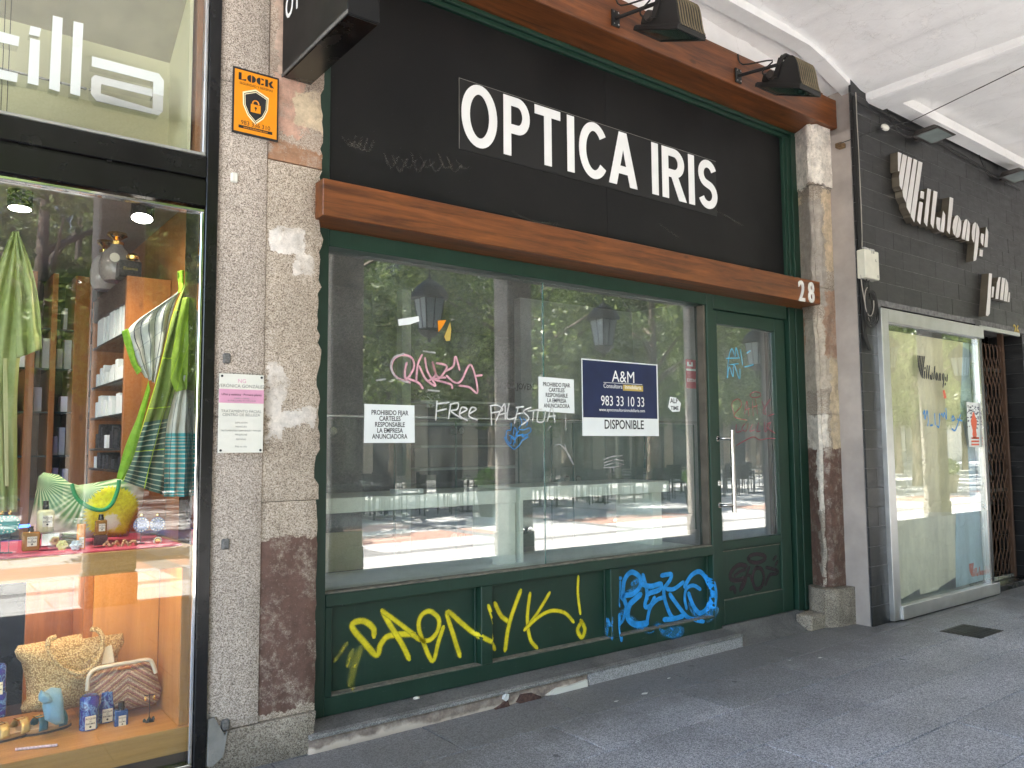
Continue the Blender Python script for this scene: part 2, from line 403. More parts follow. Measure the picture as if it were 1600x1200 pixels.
def mk_floor():
    t = NT('granite_paving'); p = t.sep()
    v = t.vor(210).outputs['Color']; g = t.n('ShaderNodeSeparateColor', {0: v}).outputs[0]
    g2 = t.math('ADD', t.math('MULTIPLY', g, .6), t.math('MULTIPLY', t.noise(90, 3).outputs[0], .45))
    col = t.ramp(g2, [(.25, (.125, .125, .135)), (.45, (.225, .225, .24)), (.6, (.36, .36, .377)), (.85, (.56, .56, .575))])
    rnd = t.n('ShaderNodeObjectInfo').outputs['Random']
    col = t.mix(1.0, col, t.ramp(rnd, [(0, .86), (1, 1.12)]), 'MULTIPLY')
    st = t.noise(1.3, 6, .65).outputs[0]
    col = t.mix(1.0, col, t.ramp(st, [(.3, .80), (.68, 1.28)]), 'MULTIPLY')
    # trodden dirt gathered along the shop fronts
    d = t.math('ADD', p[1], t.math('MULTIPLY', t.math('SUBTRACT', t.noise(2.4, 6, .7).outputs[0], .5), 1.1))
    dirt = t.ramp(d, [(2.75, 0), (3.25, .8)]) if False else t.math('MULTIPLY', t.math('DIVIDE', t.math('SUBTRACT', d, 2.75), .6, clamp=True), .72)
    dc = t.ramp(t.noise(30, 5, .7).outputs[0], [(.3, (.075, .069, .062)), (.7, (.15, .14, .13))])
    col = t.mix(dirt, col, dc)
    gum = t.vor(3.3, vec=t.n('ShaderNodeVectorMath', {0: t.P, 1: t.vmul(t.noise(25, 2).outputs[1], (.03, .03, 0))}, operation='ADD').outputs[0]).outputs[0]
    col = t.mix(t.ramp(gum, [(.050, .75), (.065, 0)]), col, (.05, .05, .055, 1))
    wh = t.vor(2.3, vec=t.n('ShaderNodeVectorMath', {0: t.P, 1: t.vmul(t.noise(18, 4).outputs[1], (.12, .12, 0))}, operation='ADD').outputs[0]).outputs[0]
    col = t.mix(t.ramp(wh, [(.018, .8), (.03, 0)]), col, (.5, .49, .46, 1))
    sc = t.ramp(t.noise(1, 5, .7, vec=t.vmul(t.P, (3, 14, 3))).outputs[0], [(.6, 0), (.75, .25)])
    col = t.mix(sc, col, (.28, .28, .29, 1))
    return t.done(t.bsdf(col, t.ramp(st, [(.3, .42), (.7, .62)]), 0, t.bump(g, .12, .001)))
M['floor'] = mk_floor()
M['joint'] = plain('dark_joint_mortar', (.032, .030, .028), .9)
M['ramp'] = granite('cement_ramp', ((.10, .095, .09), (.125, .12, .112), (.15, .145, .135), (.18, .17, .16)), 160, bump=.3, stain=.5)
M['alu'] = plain('brushed_aluminium', (.62, .62, .62), .38, 1.0, var=.08)
M['chrome'] = plain('polished_chrome', (.78, .78, .78), .08, 1.0, var=.03)
M['steel'] = plain('satin_steel', (.60, .59, .57), .25, 1.0, var=.05)
M['blacksteel'] = plain('black_lacquered_steel', (.0045, .0045, .005), .25, 0, var=.06)
M['iron'] = plain('dark_iron', (.03, .028, .026), .5, .3, var=.3)
M['flood'] = plain('floodlight_casing', (.010, .0095, .009), .5, 0, var=.3, bump=.2)
M['floodrib'] = plain('dusty_bronze_ribs', (.24, .195, .125), .6, 0.2, var=.3)
M['led'] = plain('led_casing', (.035, .028, .024), .45)
M['tile'] = None
def mk_tile():
    t = NT('black_slate_tile'); rnd = t.n('ShaderNodeObjectInfo').outputs['Random']
    n = t.noise(6, 6, .7, vec=t.vmul(t.P, (1, 1, 3))).outputs[0]
    col = t.ramp(n, [(.3, (.0085, .0085, .0095)), (.7, (.023, .0225, .023))])
    col = t.mix(1.0, col, t.ramp(rnd, [(0, .7), (1, 1.35)]), 'MULTIPLY')
    s = t.ramp(t.noise(1, 7, .8, vec=t.n('ShaderNodeMapping', {0: t.vmul(t.P, (3, 3, 40)), 'Rotation': (0, .35, 0)}).outputs[0]).outputs[0], [(.60, 0), (.68, .30)])
    col = t.mix(s, col, (.20, .19, .18, 1))
    h = t.noise(1, 5, .6, vec=t.vmul(t.P, (8, 8, 30))).outputs[0]
    return t.done(t.bsdf(col, t.ramp(n, [(.3, .28), (.7, .5)]), 0, t.bump(h, .5, .004)))
M['tile'] = mk_tile()
M['nosing'] = granite('worn_nosing_granite', ((.12, .115, .105), (.17, .16, .15), (.25, .24, .225), (.36, .35, .33)), 260, bump=.3, stain=.5)
M['grout'] = plain('pale_grout', (.15, .148, .145), .9, var=.5, scale=20)
M['sage'] = plain('sage_green_laminate', (.84, .90, .78), .4, var=.04)
M['deck'] = plain('grey_green_deck', (.60, .66, .60), .5, var=.08)
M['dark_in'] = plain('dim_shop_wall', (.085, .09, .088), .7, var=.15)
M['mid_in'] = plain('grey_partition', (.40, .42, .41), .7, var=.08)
M['cream'] = plain('sage_cream_board', (.60, .56, .36), .6, var=.03)
M['glass'] = glass_mat('window_glass', .125, .05, streaks=.05)
M['glass_l'] = glass_mat('shop_window_glass', .068, .004)
M['glass_v'] = glass_mat('display_glass', .07, .02)
M['glass_in'] = glass_mat('inner_glass_door', .05, .012, (.86, .94, .91))
M['edge'] = plain('glass_edge', (.05, .14, .12), .15)
M['yellow'] = spray('yellow_spray', (.80, .68, .02), .62, 1.0, 420, thin=.25)
M['yellowf'] = spray('faint_yellow_spray', (.75, .70, .08), .9, .45, 500, thin=.6)
M['blue'] = spray('blue_spray', (.025, .34, .84), .16, 1.0, 300, thin=.22)
M['bluef'] = spray('faint_blue_spray', (.05, .38, .85), .4, .6, 300, thin=.7)
M['purple'] = spray('dark_purple_spray', (.035, .016, .024), .3, .88, 200)
M['pink'] = spray('pink_marker', (.80, .42, .50), .2, .95, 100, thin=.35)
M['greym'] = spray('grey_marker', (.55, .55, .55), .25, .75, 300, thin=.5)
M['whitem'] = spray('white_marker', (.82, .82, .80), .25, .95, 200, thin=.35)
M['bluem'] = spray('blue_marker', (.04, .28, .70), .2, .95, 200)
M['cyanm'] = spray('cyan_marker', (.12, .50, .75), .25, .85, 200, thin=.4)
M['redm'] = spray('red_marker', (.40, .05, .09), .25, .9, 200)
M['paper'] = plain('white_paper', (.80, .83, .82), .7, var=.03)
M['ink'] = plain('black_ink', (.015, .015, .017), .6)
M['navy'] = plain('navy_print', (.010, .02, .075), .45, var=.25, scale=5)
M['gold'] = plain('mustard_print', (.50, .36, .08), .5)
M['orange'] = plain('orange_print', (.78, .27, .008), .45, var=.03)
M['cremeprint'] = plain('cream_print', (.92, .78, .5), .5)
M['plaque'] = plain('cream_plaque', (.70, .68, .60), .4, var=.04)
M['pinkprint'] = plain('pink_band', (.62, .30, .42), .45)
M['greyink'] = plain('grey_ink', (.25, .24, .22), .6)
M['red'] = plain('red_sticker', (.45, .04, .07), .5)
M['cable'] = plain('black_cable', (.02, .019, .018), .6)
M['cablew'] = plain('pale_cable', (.35, .32, .28), .6)
M['boxpaint'] = plain('cream_meter_box', (.62, .60, .50), .6, var=.1, bump=.2)
# ================================================================ SETTING: ground, paving, plaza
def tint(m, k): return m
g = MB(); g.box(-3.2, 34, -0.86, 9, -.30, -.022)
pav = struct('pavement', g, M['joint'])
rows = [-.86, -.45, -.03, .39, .81, 1.23, 1.64, 2.045, 2.46, 2.865, 3.30, 3.72]
rs = random.Random(3)
cnt = 0; far = MB()
for i in range(len(rows)-1):
    y0, y1 = rows[i], rows[i+1]; x = -3.0 + rs.random()*.6
    if i == 9: x = 5.60-.95*9
    if i == 7: x = 4.35-.95*8
    while x < 33.5:
        L = .95 if i in (7, 9) else rs.choice([.8, .95, 1.1])
        b = MB(); dz = rs.uniform(-.0012, .0012)
        a = (x+.0034, x+L-.0034, y0+.0034, y1-.0034, -.022, dz)
        if i >= 5 and .2 < x < 13:
            b.box(*a); part('paving_slab', b, M['floor'], pav, bevel=.002)
        else: far.box(*a)
        x += L
part('paving_slab', far, M['floor'], pav, kind='stuff')
# strip of old cement between the last row of slabs and the shop fronts
g = MB(); g.box(-3.2, 34, 3.7235, 4.6, -.02, .0005); struct('cement_strip', g, M['floor'])

def mk_plaza():
    t = NT('plaza_stone'); p = t.sep()
    n = t.noise(3, 5).outputs[0]
    col = t.ramp(n, [(.3, (.58, .57, .55)), (.7, (.70, .69, .67))])
    def band(v, per, ph, w):
        f = t.math('FRACT', t.math('ADD', t.math('DIVIDE', v, per), ph)); return t.math('LESS_THAN', f, w)
    slab = t.n('ShaderNodeTexBrick', {'Vector': t.P, 'Color1': (1, 1, 1, 1), 'Color2': (.86, .86, .86, 1), 'Mortar': (.6, .58, .55, 1), 'Scale': 1.0,
               'Mortar Size': .012, 'Brick Width': 1.2, 'Row Height': .6}).outputs[0]
    col = t.mix(1.0, col, slab, 'MULTIPLY')
    rd = t.math('MULTIPLY', t.math('LESS_THAN', t.math('ABSOLUTE', t.math('ADD', p[1], 3.9)), .55), 1.0)
    gap = t.math('LESS_THAN', t.math('FRACT', t.math('DIVIDE', p[0], 5.2)), .62)
    col = t.mix(t.math('MULTIPLY', rd, gap), col, (.52, .32, .25, 1))
    gr = t.math('LESS_THAN', t.math('ABSOLUTE', t.math('ADD', p[1], 2.2)), .12)
    gr2 = t.math('LESS_THAN', t.math('FRACT', t.math('DIVIDE', p[0], 2.6)), .12)
    col = t.mix(t.math('MAXIMUM', gr, t.math('MULTIPLY', gr2, t.math('LESS_THAN', p[1], -2.2))), col, (.30, .29, .28, 1))
    return t.done(t.bsdf(col, .7))
M['plaza'] = mk_plaza()
g = MB(); g.box(-150, 200, -220, -.866, -.3, -.03); struct('ground', g, M['plaza'])

# ================================================================ LEFT AND RIGHT STONE PIERS
def rough_block(x0, x1, y0, y1, z0, z1, res=.035, amp=.006, seed=0, rag=0.0, ragl=0.0):
    nx = max(2, int((x1-x0)/res)); nz = max(2, int((z1-z0)/res)); ny = 3
    mb = MB()
    def dsp(x, y, z):
        p = Vector((x*9+seed, y*9, z*9)); q = Vector((x*28+seed, y*28, z*28))
        return (noise.noise(p)*.7 + noise.noise(q)*.5)*amp
    def ed(x, z):
        u = (x-x0)/(x1-x0); e = 0
        if rag: e += rag*(noise.noise(Vector((seed, 5.1, z*7)))*.7+noise.noise(Vector((seed+3, 1, z*21)))*.5)*max(0, (u-.75)/.25)
        if ragl: e += ragl*(noise.noise(Vector((seed+9, 5.1, z*7)))*.7+noise.noise(Vector((seed+3, 8, z*21)))*.5)*max(0, (.25-u)/.25)
        return e
    def front(u, v):
        x = x0+(x1-x0)*u; z = z0+(z1-z0)*v; e = ed(x, z)
        b = .012 if (u in (0, 1) or v in (0, 1)) else 0
        return (x+e, y0 + b - dsp(x, y0, z)*(1 if b == 0 else .3), z)
    mb.grid(front, nx, nz)
    def side(xs, u0):
        def fn(u, v):
            z = z0+(z1-z0)*v; e = ed(xs, z); y = y0+.012+(y1-y0)*u
            return (xs+e + (dsp(xs, y, z) if 0 < u < 1 else 0), y if u > 0 else y0+.012-dsp(xs, y0, z)*.3, z)
        return fn
    mb.grid(side(x0, 0), 6, nz); mb.grid(side(x1, 1), 6, nz)
    for zz in (z0, z1):
        mb.grid(lambda u, v: (x0+(x1-x0)*u + (ed(x0+(x1-x0)*u, zz)), y0+.012+(y1-y0)*v, zz), nx, 2)
    return mb
XL, XM, XR = 1.128, 1.362, 1.648
t = thing('stone_pier', (1.39, 3.9, 0), 'rough pink granite pier with red paint remains left of the green shop front', 'stone pier')
def blk(n, m, *a, **k): return part(n, rough_block(*a, **k), M[m], t, smooth=50)
blk('stone_block', 'grn_left', XL, XM, 3.735, 4.1, 3.20, 4.75, amp=.003, seed=1)
blk('stone_block', 'grn_left', XL, XM, 3.735, 4.1, 1.60, 3.197, amp=.003, seed=2)
blk('stone_block', 'grn_left', XL, XM, 3.735, 4.1, .19, 1.597, amp=.003, seed=2.5)
blk('stone_block', 'grn_ochre', XM+.006, XR, 3.742, 4.1, 2.87, 4.75, amp=.024, seed=3, rag=.03)
blk('stone_block', 'grn_rough', XM+.004, XR-.006, 3.742, 4.1, 1.20, 2.864, amp=.020, seed=4, rag=.045)
blk('stone_block', 'grn_rough', XM+.004, XR-.004, 3.744, 4.1, .19, 1.197, amp=.012, seed=5, rag=.015)
blk('base_stone', 'grn_base', XL-.005, XR-.01, 3.722, 4.1, -.01, .187, amp=.014, seed=6, rag=.03)
# iron stubs left in the stone and a smear of mortar
for (px, py) in ((366, 278), (354, 560), (352, 850), (352, 1132)):
    c = W(px, py, 3.735); b = MB(); b.box(c.x-.018, c.x+.016, 3.72, 3.76, c.z-.024, c.z+.024)
    part('iron_stub', b, M['ramp'] if py != 278 else M['plaque'], t, bevel=.006)
b = MB(); b.prism([tuple(W(px, py, 3.73)[i] for i in (0, 2)) for px, py in ((325, 1125), (334, 1120), (350, 1148), (354, 1142), (348, 1180), (330, 1197), (322, 1196))], 3.7155, 3.75)
part('mortar_patch', b, plain('grey_mortar', (.20, .19, .17), .9, var=.3, bump=.8, bs=60), t)

t = thing('stone_pier', (6.08, 3.8, 0), 'weathered two-tone stone pier right of the green door', 'stone pier')
def pier_part(n, m, plan, z0, z1, seed, amp=.022):
    # plan: list of (x,y) of the visible faces, left to right
    mb = MB(); nz = int((z1-z0)/.035); pts = []
    for (a, b2) in zip(plan[:-1], plan[1:]):
        L = math.hypot(b2[0]-a[0], b2[1]-a[1]); k = max(2, int(L/.03))
        for i in range(k): pts.append((a[0]+(b2[0]-a[0])*i/k, a[1]+(b2[1]-a[1])*i/k))
    pts.append(plan[-1]); K = len(pts)-1
    def fn(u, v):
        i = min(K, int(round(u*K))); x, y = pts[i]; z = z0+(z1-z0)*v
        q = Vector((x*9+seed, y*9, z*6)); r2 = Vector((x*30+seed, y*30, z*25))
        d = (noise.noise(q)*.8+noise.noise(r2)*.45)*amp
        if i in (0, K): d *= .3
        return (x-d*.5, y-d, z)
    mb.grid(fn, K, nz)
    x0, y0 = plan[0]; x1, y1 = plan[-1]
    for zz in (z0+.0, z1): mb.add([(p[0], p[1], zz) for p in pts]+[(x1, 4.1, zz), (x0, 4.1, zz)], [tuple(range(K+3))])
    return part(n, mb, M[m], t, smooth=50, solid=False)
plan = [(6.085, 3.90), (6.045, 3.82), (5.985, 3.715), (5.995, 3.69), (6.02, 3.70), (6.045, 3.665), (6.212, 3.655)]
pier_part('stone_block', 'pier_r', plan, .30, 1.7, 3)
pier_part('stone_block', 'pier_r', plan, 1.703, 2.75, 8)
pier_part('stone_block', 'pier_r', [(a-.012, b-.01) for a, b in plan[:-1]]+[plan[-1]], 2.753, 3.62, 5)
pier_part('capital_block', 'pier_r', [(a-.03*(i < 6), b-.02) for i, (a, b) in enumerate(plan)], 3.623, 4.14, 6, .03)
pier_part('base_stone', 'grn_base', [(6.04, 3.90), (5.93, 3.80), (5.90, 3.66), (6.0, 3.61), (6.212, 3.58)], -.01, .297, 9, .016)
b = MB(); b.box(6.09, 6.205, 3.72, 4.10, 0, 4.14); part('pier_core', b, M['pier_r'], t)
b = MB(); b.box(5.70, 5.90, 3.655, 3.80, -.005, .115); part('corner_stone', b, M['grn_base'], t, bevel=.012)

# ================================================================ CEMENT RETURN AND BLACK TILED FRONT
RX = 6.214
g = MB(); g.box(RX, 6.50, 3.462, 3.70, 0, 4.08); g.box(6.30, 6.5, 3.462, 3.70, 4.08, 4.5)
ret = part('rendered_wall_end', g, M['render'], None, label='grey cement return wall between stone pier and black tiled front', cat='wall')
t = bw = thing('tiled_wall', (7.5, 3.6, 0), 'black slate tiled front around the aluminium display window', 'wall')
DOORX0, DOORX1, DOORZ = 8.47, 9.52, 2.62
g = MB()
g.box(RX+.004, 6.56, 3.4425, 3.461, 0, 2.62); g.box(6.512, 6.56, 3.4615, 3.76, 0, 2.62); g.box(RX+.004, 16, 3.4425, 3.461, 2.62, 4.6); g.box(6.512, 16, 3.4615, 3.80, 2.62, 4.6); g.box(DOORX1, 16, 3.456, 3.8, 0, 2.62)
g.box(8.34, DOORX0, 3.456, 3.80, 0, 2.615)
g.box(8.34, DOORX0, 3.4425, 3.4559, 0, 2.6); g.box(DOORX1, 16, 3.4425, 3.4559, 0, 2.619); part('wall_core', g, M['grout'], bw)
TH, TW = .157, .302
tilesn = 0; jr = random.Random(8)
for r_ in range(30):
    z0 = .0 + r_*TH; z1 = min(z0+TH-.003, 4.6); off = TW/2 if r_ % 2 else 0
    x = RX + .001 - off
    while x < 12.2:
        a, b_ = max(x, RX+.001), x+TW-.003
        segs = [(a, b_)]
        if z0 < 2.60:
            keep = []
            for (s0, s1) in segs:
                if s0 < 6.50: keep.append((s0, min(s1, 6.50)))
                if s1 > 8.345 and s0 < DOORX0: keep.append((max(s0, 8.345), min(s1, DOORX0)))
                if s1 > DOORX1: keep.append((max(s0, DOORX1), s1))
            segs = keep
        for (s0, s1) in segs:
            if s1-s0 < .015: continue
            mb = MB(); mb.box(s0, s1+.0012, 3.44+jr.uniform(-.0012, .0012), 3.455, z0+.0005, z1)
            part('wall_tile', mb, M['tile'], bw, bevel=.0012)
        x += TW
# right reveal of the doorway, tiled too
for r_ in range(17):
    mb = MB(); mb.box(DOORX1-.012, DOORX1-.001, 3.46, 3.80, r_*TH, min(r_*TH+TH-.003, 2.61)); part('reveal_tile', mb, M['tile'], bw, bevel=.001)

# ================================================================ CEILING, BEAMS, EDGE OF THE ARCADE
prof = [(-3.2, 4.62), (-.6, 4.74), (2.2, 4.78), (4.4, 4.74), (5.35, 4.70), (5.75, 4.64), (6.05, 4.55), (6.38, 4.45), (6.46, 4.445)]
prof2 = [(6.76, 4.47), (8.5, 4.50), (10.5, 4.50), (12.8, 4.47), (13.1, 4.46), (16, 4.5), (20, 4.47), (34, 4.5)]
def strip(pr, y0, y1, th=.25):
    mb = MB(); n = len(pr)
    def fz(x):
        for (a, za), (b, zb) in zip(pr[:-1], pr[1:]):
            if a <= x <= b: return za+(zb-za)*(x-a)/(b-a)
        return pr[-1][1]
    x0, x1 = pr[0][0], pr[-1][0]; nx = int((x1-x0)/.045)
    def fn(u, v):
        x = x0+(x1-x0)*u; y = y0+(y1-y0)*v
        z = fz(x) + .014*noise.noise(Vector((x*2.6, y*.5, 0)))+.012*max(0, noise.noise(Vector((x*3.1, y*1.4, 7)))-.12) + .004*noise.noise(Vector((x*9, y*7, 3)))
        z -= .016*max(0, 1-abs(((x+.1*noise.noise(Vector((x, y*.3, 2)))) % .71)-.35)/.045)
        return (x, y, z)
    mb.grid(fn, nx, 34)
    mb.box(x0, x1, y0, y1, max(z for _, z in pr)+.05, max(z for _, z in pr)+th+.05)
    return mb
cl = struct('ceiling', strip(prof, -1.0, 3.86), M['plaster'], smooth=40, solid=False)
part('ceiling_bay', strip(prof2, -1.0, 3.86), M['plaster'], cl, smooth=40, solid=False)
mb = MB(); mb.prism([(6.455, 4.8), (6.455, 4.40), (6.50, 4.375), (6.74, 4.375), (6.765, 4.40), (6.765, 4.8)], -1.0, 3.86); part('ceiling_beam', mb, M['plaster'], cl, bevel=.008)
for x in (13.0, 19.5):
    mb = MB(); mb.box(x, x+.3, -1.0, 3.86, 4.36, 4.8); part('ceiling_beam', mb, M['plaster'], cl, bevel=.008)
mb = MB(); mb.tube([(6.47, 3.4, 4.39), (6.47, 2.6, 4.385), (6.47, 1.2, 4.39)], .014, 6); part('broken_moulding', mb, M['plaster'], cl)
# wall above the beams
mb = MB(); mb.box(1.0, 6.28, 3.80, 3.95, 4.42, 5.0); mb.box(-3.2, 1.12, 3.79, 3.95, 4.2, 5.0); mb.box(1.12, 1.66, 4.12, 4.3, 0, 5)
part('upper_wall', mb, M['plaster'], cl)
mb = MB(); mb.box(-6, 34, -1.17, 9.6, 5.05, 5.25); part('floor_above', mb, M['plaster'], cl)
mb = MB(); mb.box(-6, 34, 9.4, 9.6, -.3, 5.04); part('rear_wall', mb, M['plaster'], cl)
# boxed trunking under the ceiling
def trunk(pts, y0, y1, h):
    mb = MB()
    for (a, za), (b, zb) in zip(pts[:-1], pts[1:]):
        mb.add([(a, y0, za), (b, y0, zb), (b, y1, zb), (a, y1, za), (a, y0, za+h), (b, y0, zb+h), (b, y1, zb+h), (a, y1, za+h)],
               [(0, 3, 2, 1), (4, 5, 6, 7), (0, 1, 5, 4), (1, 2, 6, 5), (2, 3, 7, 6), (3, 0, 4, 7)])
    return mb
tr = thing('cable_trunking', (5, 3.5, 4.6), 'white boxed cable trunking following the edge of the ceiling', 'trunking')
part('trunking_run', trunk([(-3, 4.60), (4.0, 4.655), (5.62, 4.625), (5.845, 4.575)], 3.44, 3.57, .07), M['trunking'], tr)
part('trunking_run', trunk([(5.850, 4.574), (6.37, 4.415), (6.60, 4.40)], 3.44, 3.57, .07), M['trunking'], tr)
part('trunking_run', trunk([(6.62, 4.39), (8.2, 4.375), (10, 4.36), (13, 4.36)], 3.28, 3.42, .09), M['plaster'], tr)
mb = MB(); mb.tube([(6.5, 3.43, 4.36), (7.2, 3.42, 4.31), (8.2, 3.42, 4.30), (8.9, 3.42, 4.24), (9.6, 3.43, 4.2)], .006, 5)
mb.tube([(6.3, 3.43, 4.33), (7.0, 3.42, 4.27), (7.6, 3.42, 4.30), (8.6, 3.42, 4.25)], .004, 5)
part('loose_cable', mb, M['cable'], tr)

# arcade front: columns, lintel and the upper wall, all behind the camera (seen only in the windows)
M['colstone'] = granite('column_stone', ((.17, .155, .13), (.30, .27, .23), (.42, .38, .33), (.55, .5, .44)), 90, bump=.5, stain=.3)
COLX = [1.41, 3.97, 6.57, 10.58, 13.62, 16.67, 19.9]
mb = MB(); mb.box(0, .42, -1.14, -.80, .32, 4.2)
c0 = thing('arcade_column', (1.41, -.97, 0), 'square stone arcade column standing opposite the left shop window', 'column', 'stone columns along the open side of the arcade')
mb = MB(); mb.box(1.41, 1.83, -1.14, -.80, .30, 4.0); part('shaft', mb, M['colstone'], c0, bevel=.02)
mb = MB(); mb.box(1.395, 1.845, -1.155, -.785, -.03, .30); part('base', mb, M['colstone'], c0, bevel=.02)
mb = MB(); mb.box(1.35, 1.89, -1.20, -.74, 4.0, 4.30); part('capital', mb, M['colstone'], c0, bevel=.03)
where = ['opposite the left end of the green shop window', 'opposite the middle of the green shop window', 'opposite the green door',
         'beyond the first one opposite the black tiled front', 'opposite the papered display window', 'at the far right end of the arcade']
for x, wl in zip(COLX[1:], where):
    copy_tree(c0, None, (x, -.97, 0), 'square stone arcade column ' + wl)
mb = MB(); mb.box(-3.2, 34, -1.18, -.78, 4.31, 5.2)
M['facade'] = plain('ochre_facade', (.50, .42, .32), .85, var=.1)
part('arcade_lintel', mb, M['colstone'], None, label='long stone lintel carried by the arcade columns', cat='lintel')
# ================================================================ GREEN SHOP FRONT
sf = thing('shop_front', (3.9, 3.87, 0), 'dark green timber shop front with black sign and two brown beams, number 28', 'shop front')
G = M['green']; Y0 = 3.87; GY = 3.95
def gb(n, x0, x1, y0, y1, z0, z1, m=G, b=.003, p=sf, **k):
    mb = MB(); mb.box(x0, x1, y0, y1, z0, z1); return part(n, mb, m, p, bevel=b, **k)
gb('stile', 1.655, 1.745, Y0, 4.0, .105, 4.14); gb('jamb_moulding', 1.640, 1.6545, Y0+.012, 4.0, .105, 4.14)
gb('top_rail', 1.7455, 4.797, Y0, 3.99, 2.512, 2.602)
gb('top_rail', 4.8825, 5.832, Y0, 3.99, 2.492, 2.602)
gb('mullion', 4.80, 4.882, Y0, 3.99, .085, 2.602)
gb('glazing_bead', 4.778, 4.7995, 3.885, 3.948, .718, 2.51, plain('raw_bead', (.10, .085, .065), .7, var=.3), .002)
gb('window_sill_rail', 1.7455, 4.7995, Y0-.004, 3.99, .645, .708)
gb('ledge', 1.7455, 4.7995, Y0+.004, 3.946, .709, .716, M['ledge'], .001)
gb('bottom_rail', 1.7455, 4.7995, Y0, 3.99, .105, .196)
for (a, b2) in ((2.712, 2.792), (3.752, 3.832)): gb('panel_stile', a, b2, Y0, 3.99, .1975, .6435)
PAN = [(1.785, 2.711), (2.793, 3.751), (3.833, 4.7985)]
gb('panel_stile', 1.7465, 1.784, Y0+.001, 3.99, .1975, .6435)
for a, b2 in PAN:
    gb('bottom_panel', a, b2, 3.93, 3.955, .20, .642)
    gb('ledge', a+.001, b2-.001, Y0+.003, 3.929, .1975, .2035, M['ledge'], .001)
    gb('panel_bead', a+.002, b2-.002, 3.915, 3.929, .628, .642, G, .002)
    gb('panel_bead', a+.002, a+.014, 3.915, 3.929, .204, .627, G, .002); gb('panel_bead', b2-.014, b2-.002, 3.915, 3.929, .204, .627, G, .002)
# right jamb, three mouldings
gb('jamb', 5.833, 5.868, 3.93, 4.0, .10, 2.49); gb('jamb', 5.869, 5.945, Y0, 4.0, .10, 2.602)
gb('jamb_moulding', 5.946, 5.957, 3.885, 4.0, .10, 2.602); gb('jamb', 5.958, 6.075, Y0-.003, 4.0, .10, 2.602)
# window glass in two sheets with a butt joint
xj = W(851, 700, GY).x
gl = gb('window_pane', 1.7465, xj-.002, GY, GY+.008, .712, 2.511, M['glass'], 0)
gl2 = gb('window_pane', xj+.002, 4.797, GY, GY+.008, .712, 2.511, M['glass'], 0)
gb('glass_joint', xj-.0018, xj+.0018, GY-.001, GY+.009, .712, 2.511, M['edge'], 0)
# door leaf
dr = gb('door', 4.885, 4.949, 3.895, 3.945, .112, 2.488, p=sf)
def dd(n, *a, **k): k['p'] = dr; return gb(n, *a, **k)
dd('door_stile', 5.692, 5.831, 3.895, 3.945, .112, 2.488)
dd('door_rail', 4.9495, 5.6915, 3.895, 3.945, 2.385, 2.488); dd('door_rail', 4.9495, 5.6915, 3.895, 3.945, .665, .727)
dd('door_rail', 4.9495, 5.6915, 3.895, 3.945, .112, .290); dd('door_panel', 4.9495, 5.6915, 3.912, 3.935, .2905, .6645)
dd('ledge', 4.955, 5.686, 3.898, 3.911, .291, .296, M['ledge'], .001); dd('ledge', 4.955, 5.686, 3.901, 3.911, .650, .6545, M['ledge'], .001)
dd('door_pane', 4.9495, 5.6915, 3.925, 3.933, .7275, 2.3845, M['glass'], 0)
dd('inner_glazing_bead', 5.655, 5.69, 3.934, 3.97, .73, 2.38, M['iron'], .001)
hx = W(1145, 740, 3.82).x; ht = W(1145, 672, 3.82).z; hb = W(1151, 800, 3.82).z
mb = MB(); mb.tube([(hx, 3.815, hb), (hx, 3.815, ht)], .017, 14)
for z in (W(1145, 685, 3.82).z, W(1150, 789, 3.82).z):
    mb.tube([(hx, 3.815, z), (hx-.07, 3.83, z), (4.917, 3.845, z), (4.917, 3.892, z)], .012, 10); mb.lathe([(.022, 0), (.022, .006)], (4.917, 3.887, z), 14, 'y')
part('door_handle', mb, M['steel'], dr, smooth=45)
z = W(1124, 755, 3.9).z; mb = MB(); mb.lathe([(.020, 0), (.020, .008)], (4.917, 3.887, z), 16, 'y'); mb.box(4.911, 4.923, 3.884, 3.888, z-.012, z+.012)
part('lock_cylinder', mb, M['steel'], dr, smooth=45)
# fascia
fb = gb('sign_board', 1.7455, xj+.37, 3.928, 3.95, 2.76, 4.085, M['panel'], .001)
xs_ = W(945, 120, 3.928).x
fb.data.materials[0] = M['panel']
bpy.data.objects.remove(fb)
fb = gb('sign_board', 1.7455, xs_-.001, 3.928, 3.95, 2.76, 4.085, M['panel'], .001)
fb2 = gb('sign_board', xs_+.001, 5.905, 3.928, 3.95, 2.76, 4.085, M['panel'], .001)
gb('fascia_trim', 1.7455, 6.075, Y0+.005, 3.99, 4.115, 4.144); gb('fascia_trim', 1.7455, 6.05, Y0+.03, 3.99, 4.086, 4.1145)
gb('fascia_trim', 5.906, 5.935, 3.90, 3.99, 2.80, 4.085); gb('fascia_trim', 5.936, 5.985, 3.885, 3.99, 2.80, 4.085); gb('fascia_trim', 5.986, 6.075, Y0, 3.99, 2.80, 4.1145)
# beams
b1 = gb('timber_beam', 1.612, 5.99, 3.652, 3.868, 2.603, 2.792, M['wood'], .004); gb('beam_backing', 1.66, 6.06, 3.869, 3.927, 2.6025, 2.80, M['wood'], 0)
b2_ = gb('timber_beam', -.2, 6.262, 3.60, 3.905, 4.146, 4.395, M['wood'], .004)
gb('upper_board', 1.6, 6.16, 3.66, 3.80, 4.396, 4.455, M['wood'], .002)
# number 28
zc = W(1253, 455, 3.65)
text('house_number', '2', W(1254, 470, 3.64).x, 3.645, W(1254, 470, 3.64).z, .235, M['whitepaint'], b1, bold=.012, ext=.006, xs=.72)
text('house_number', '8', W(1269, 472, 3.64).x, 3.645, W(1269, 472, 3.64).z, .235, M['whitepaint'], b1, bold=.012, ext=.006, xs=.72)

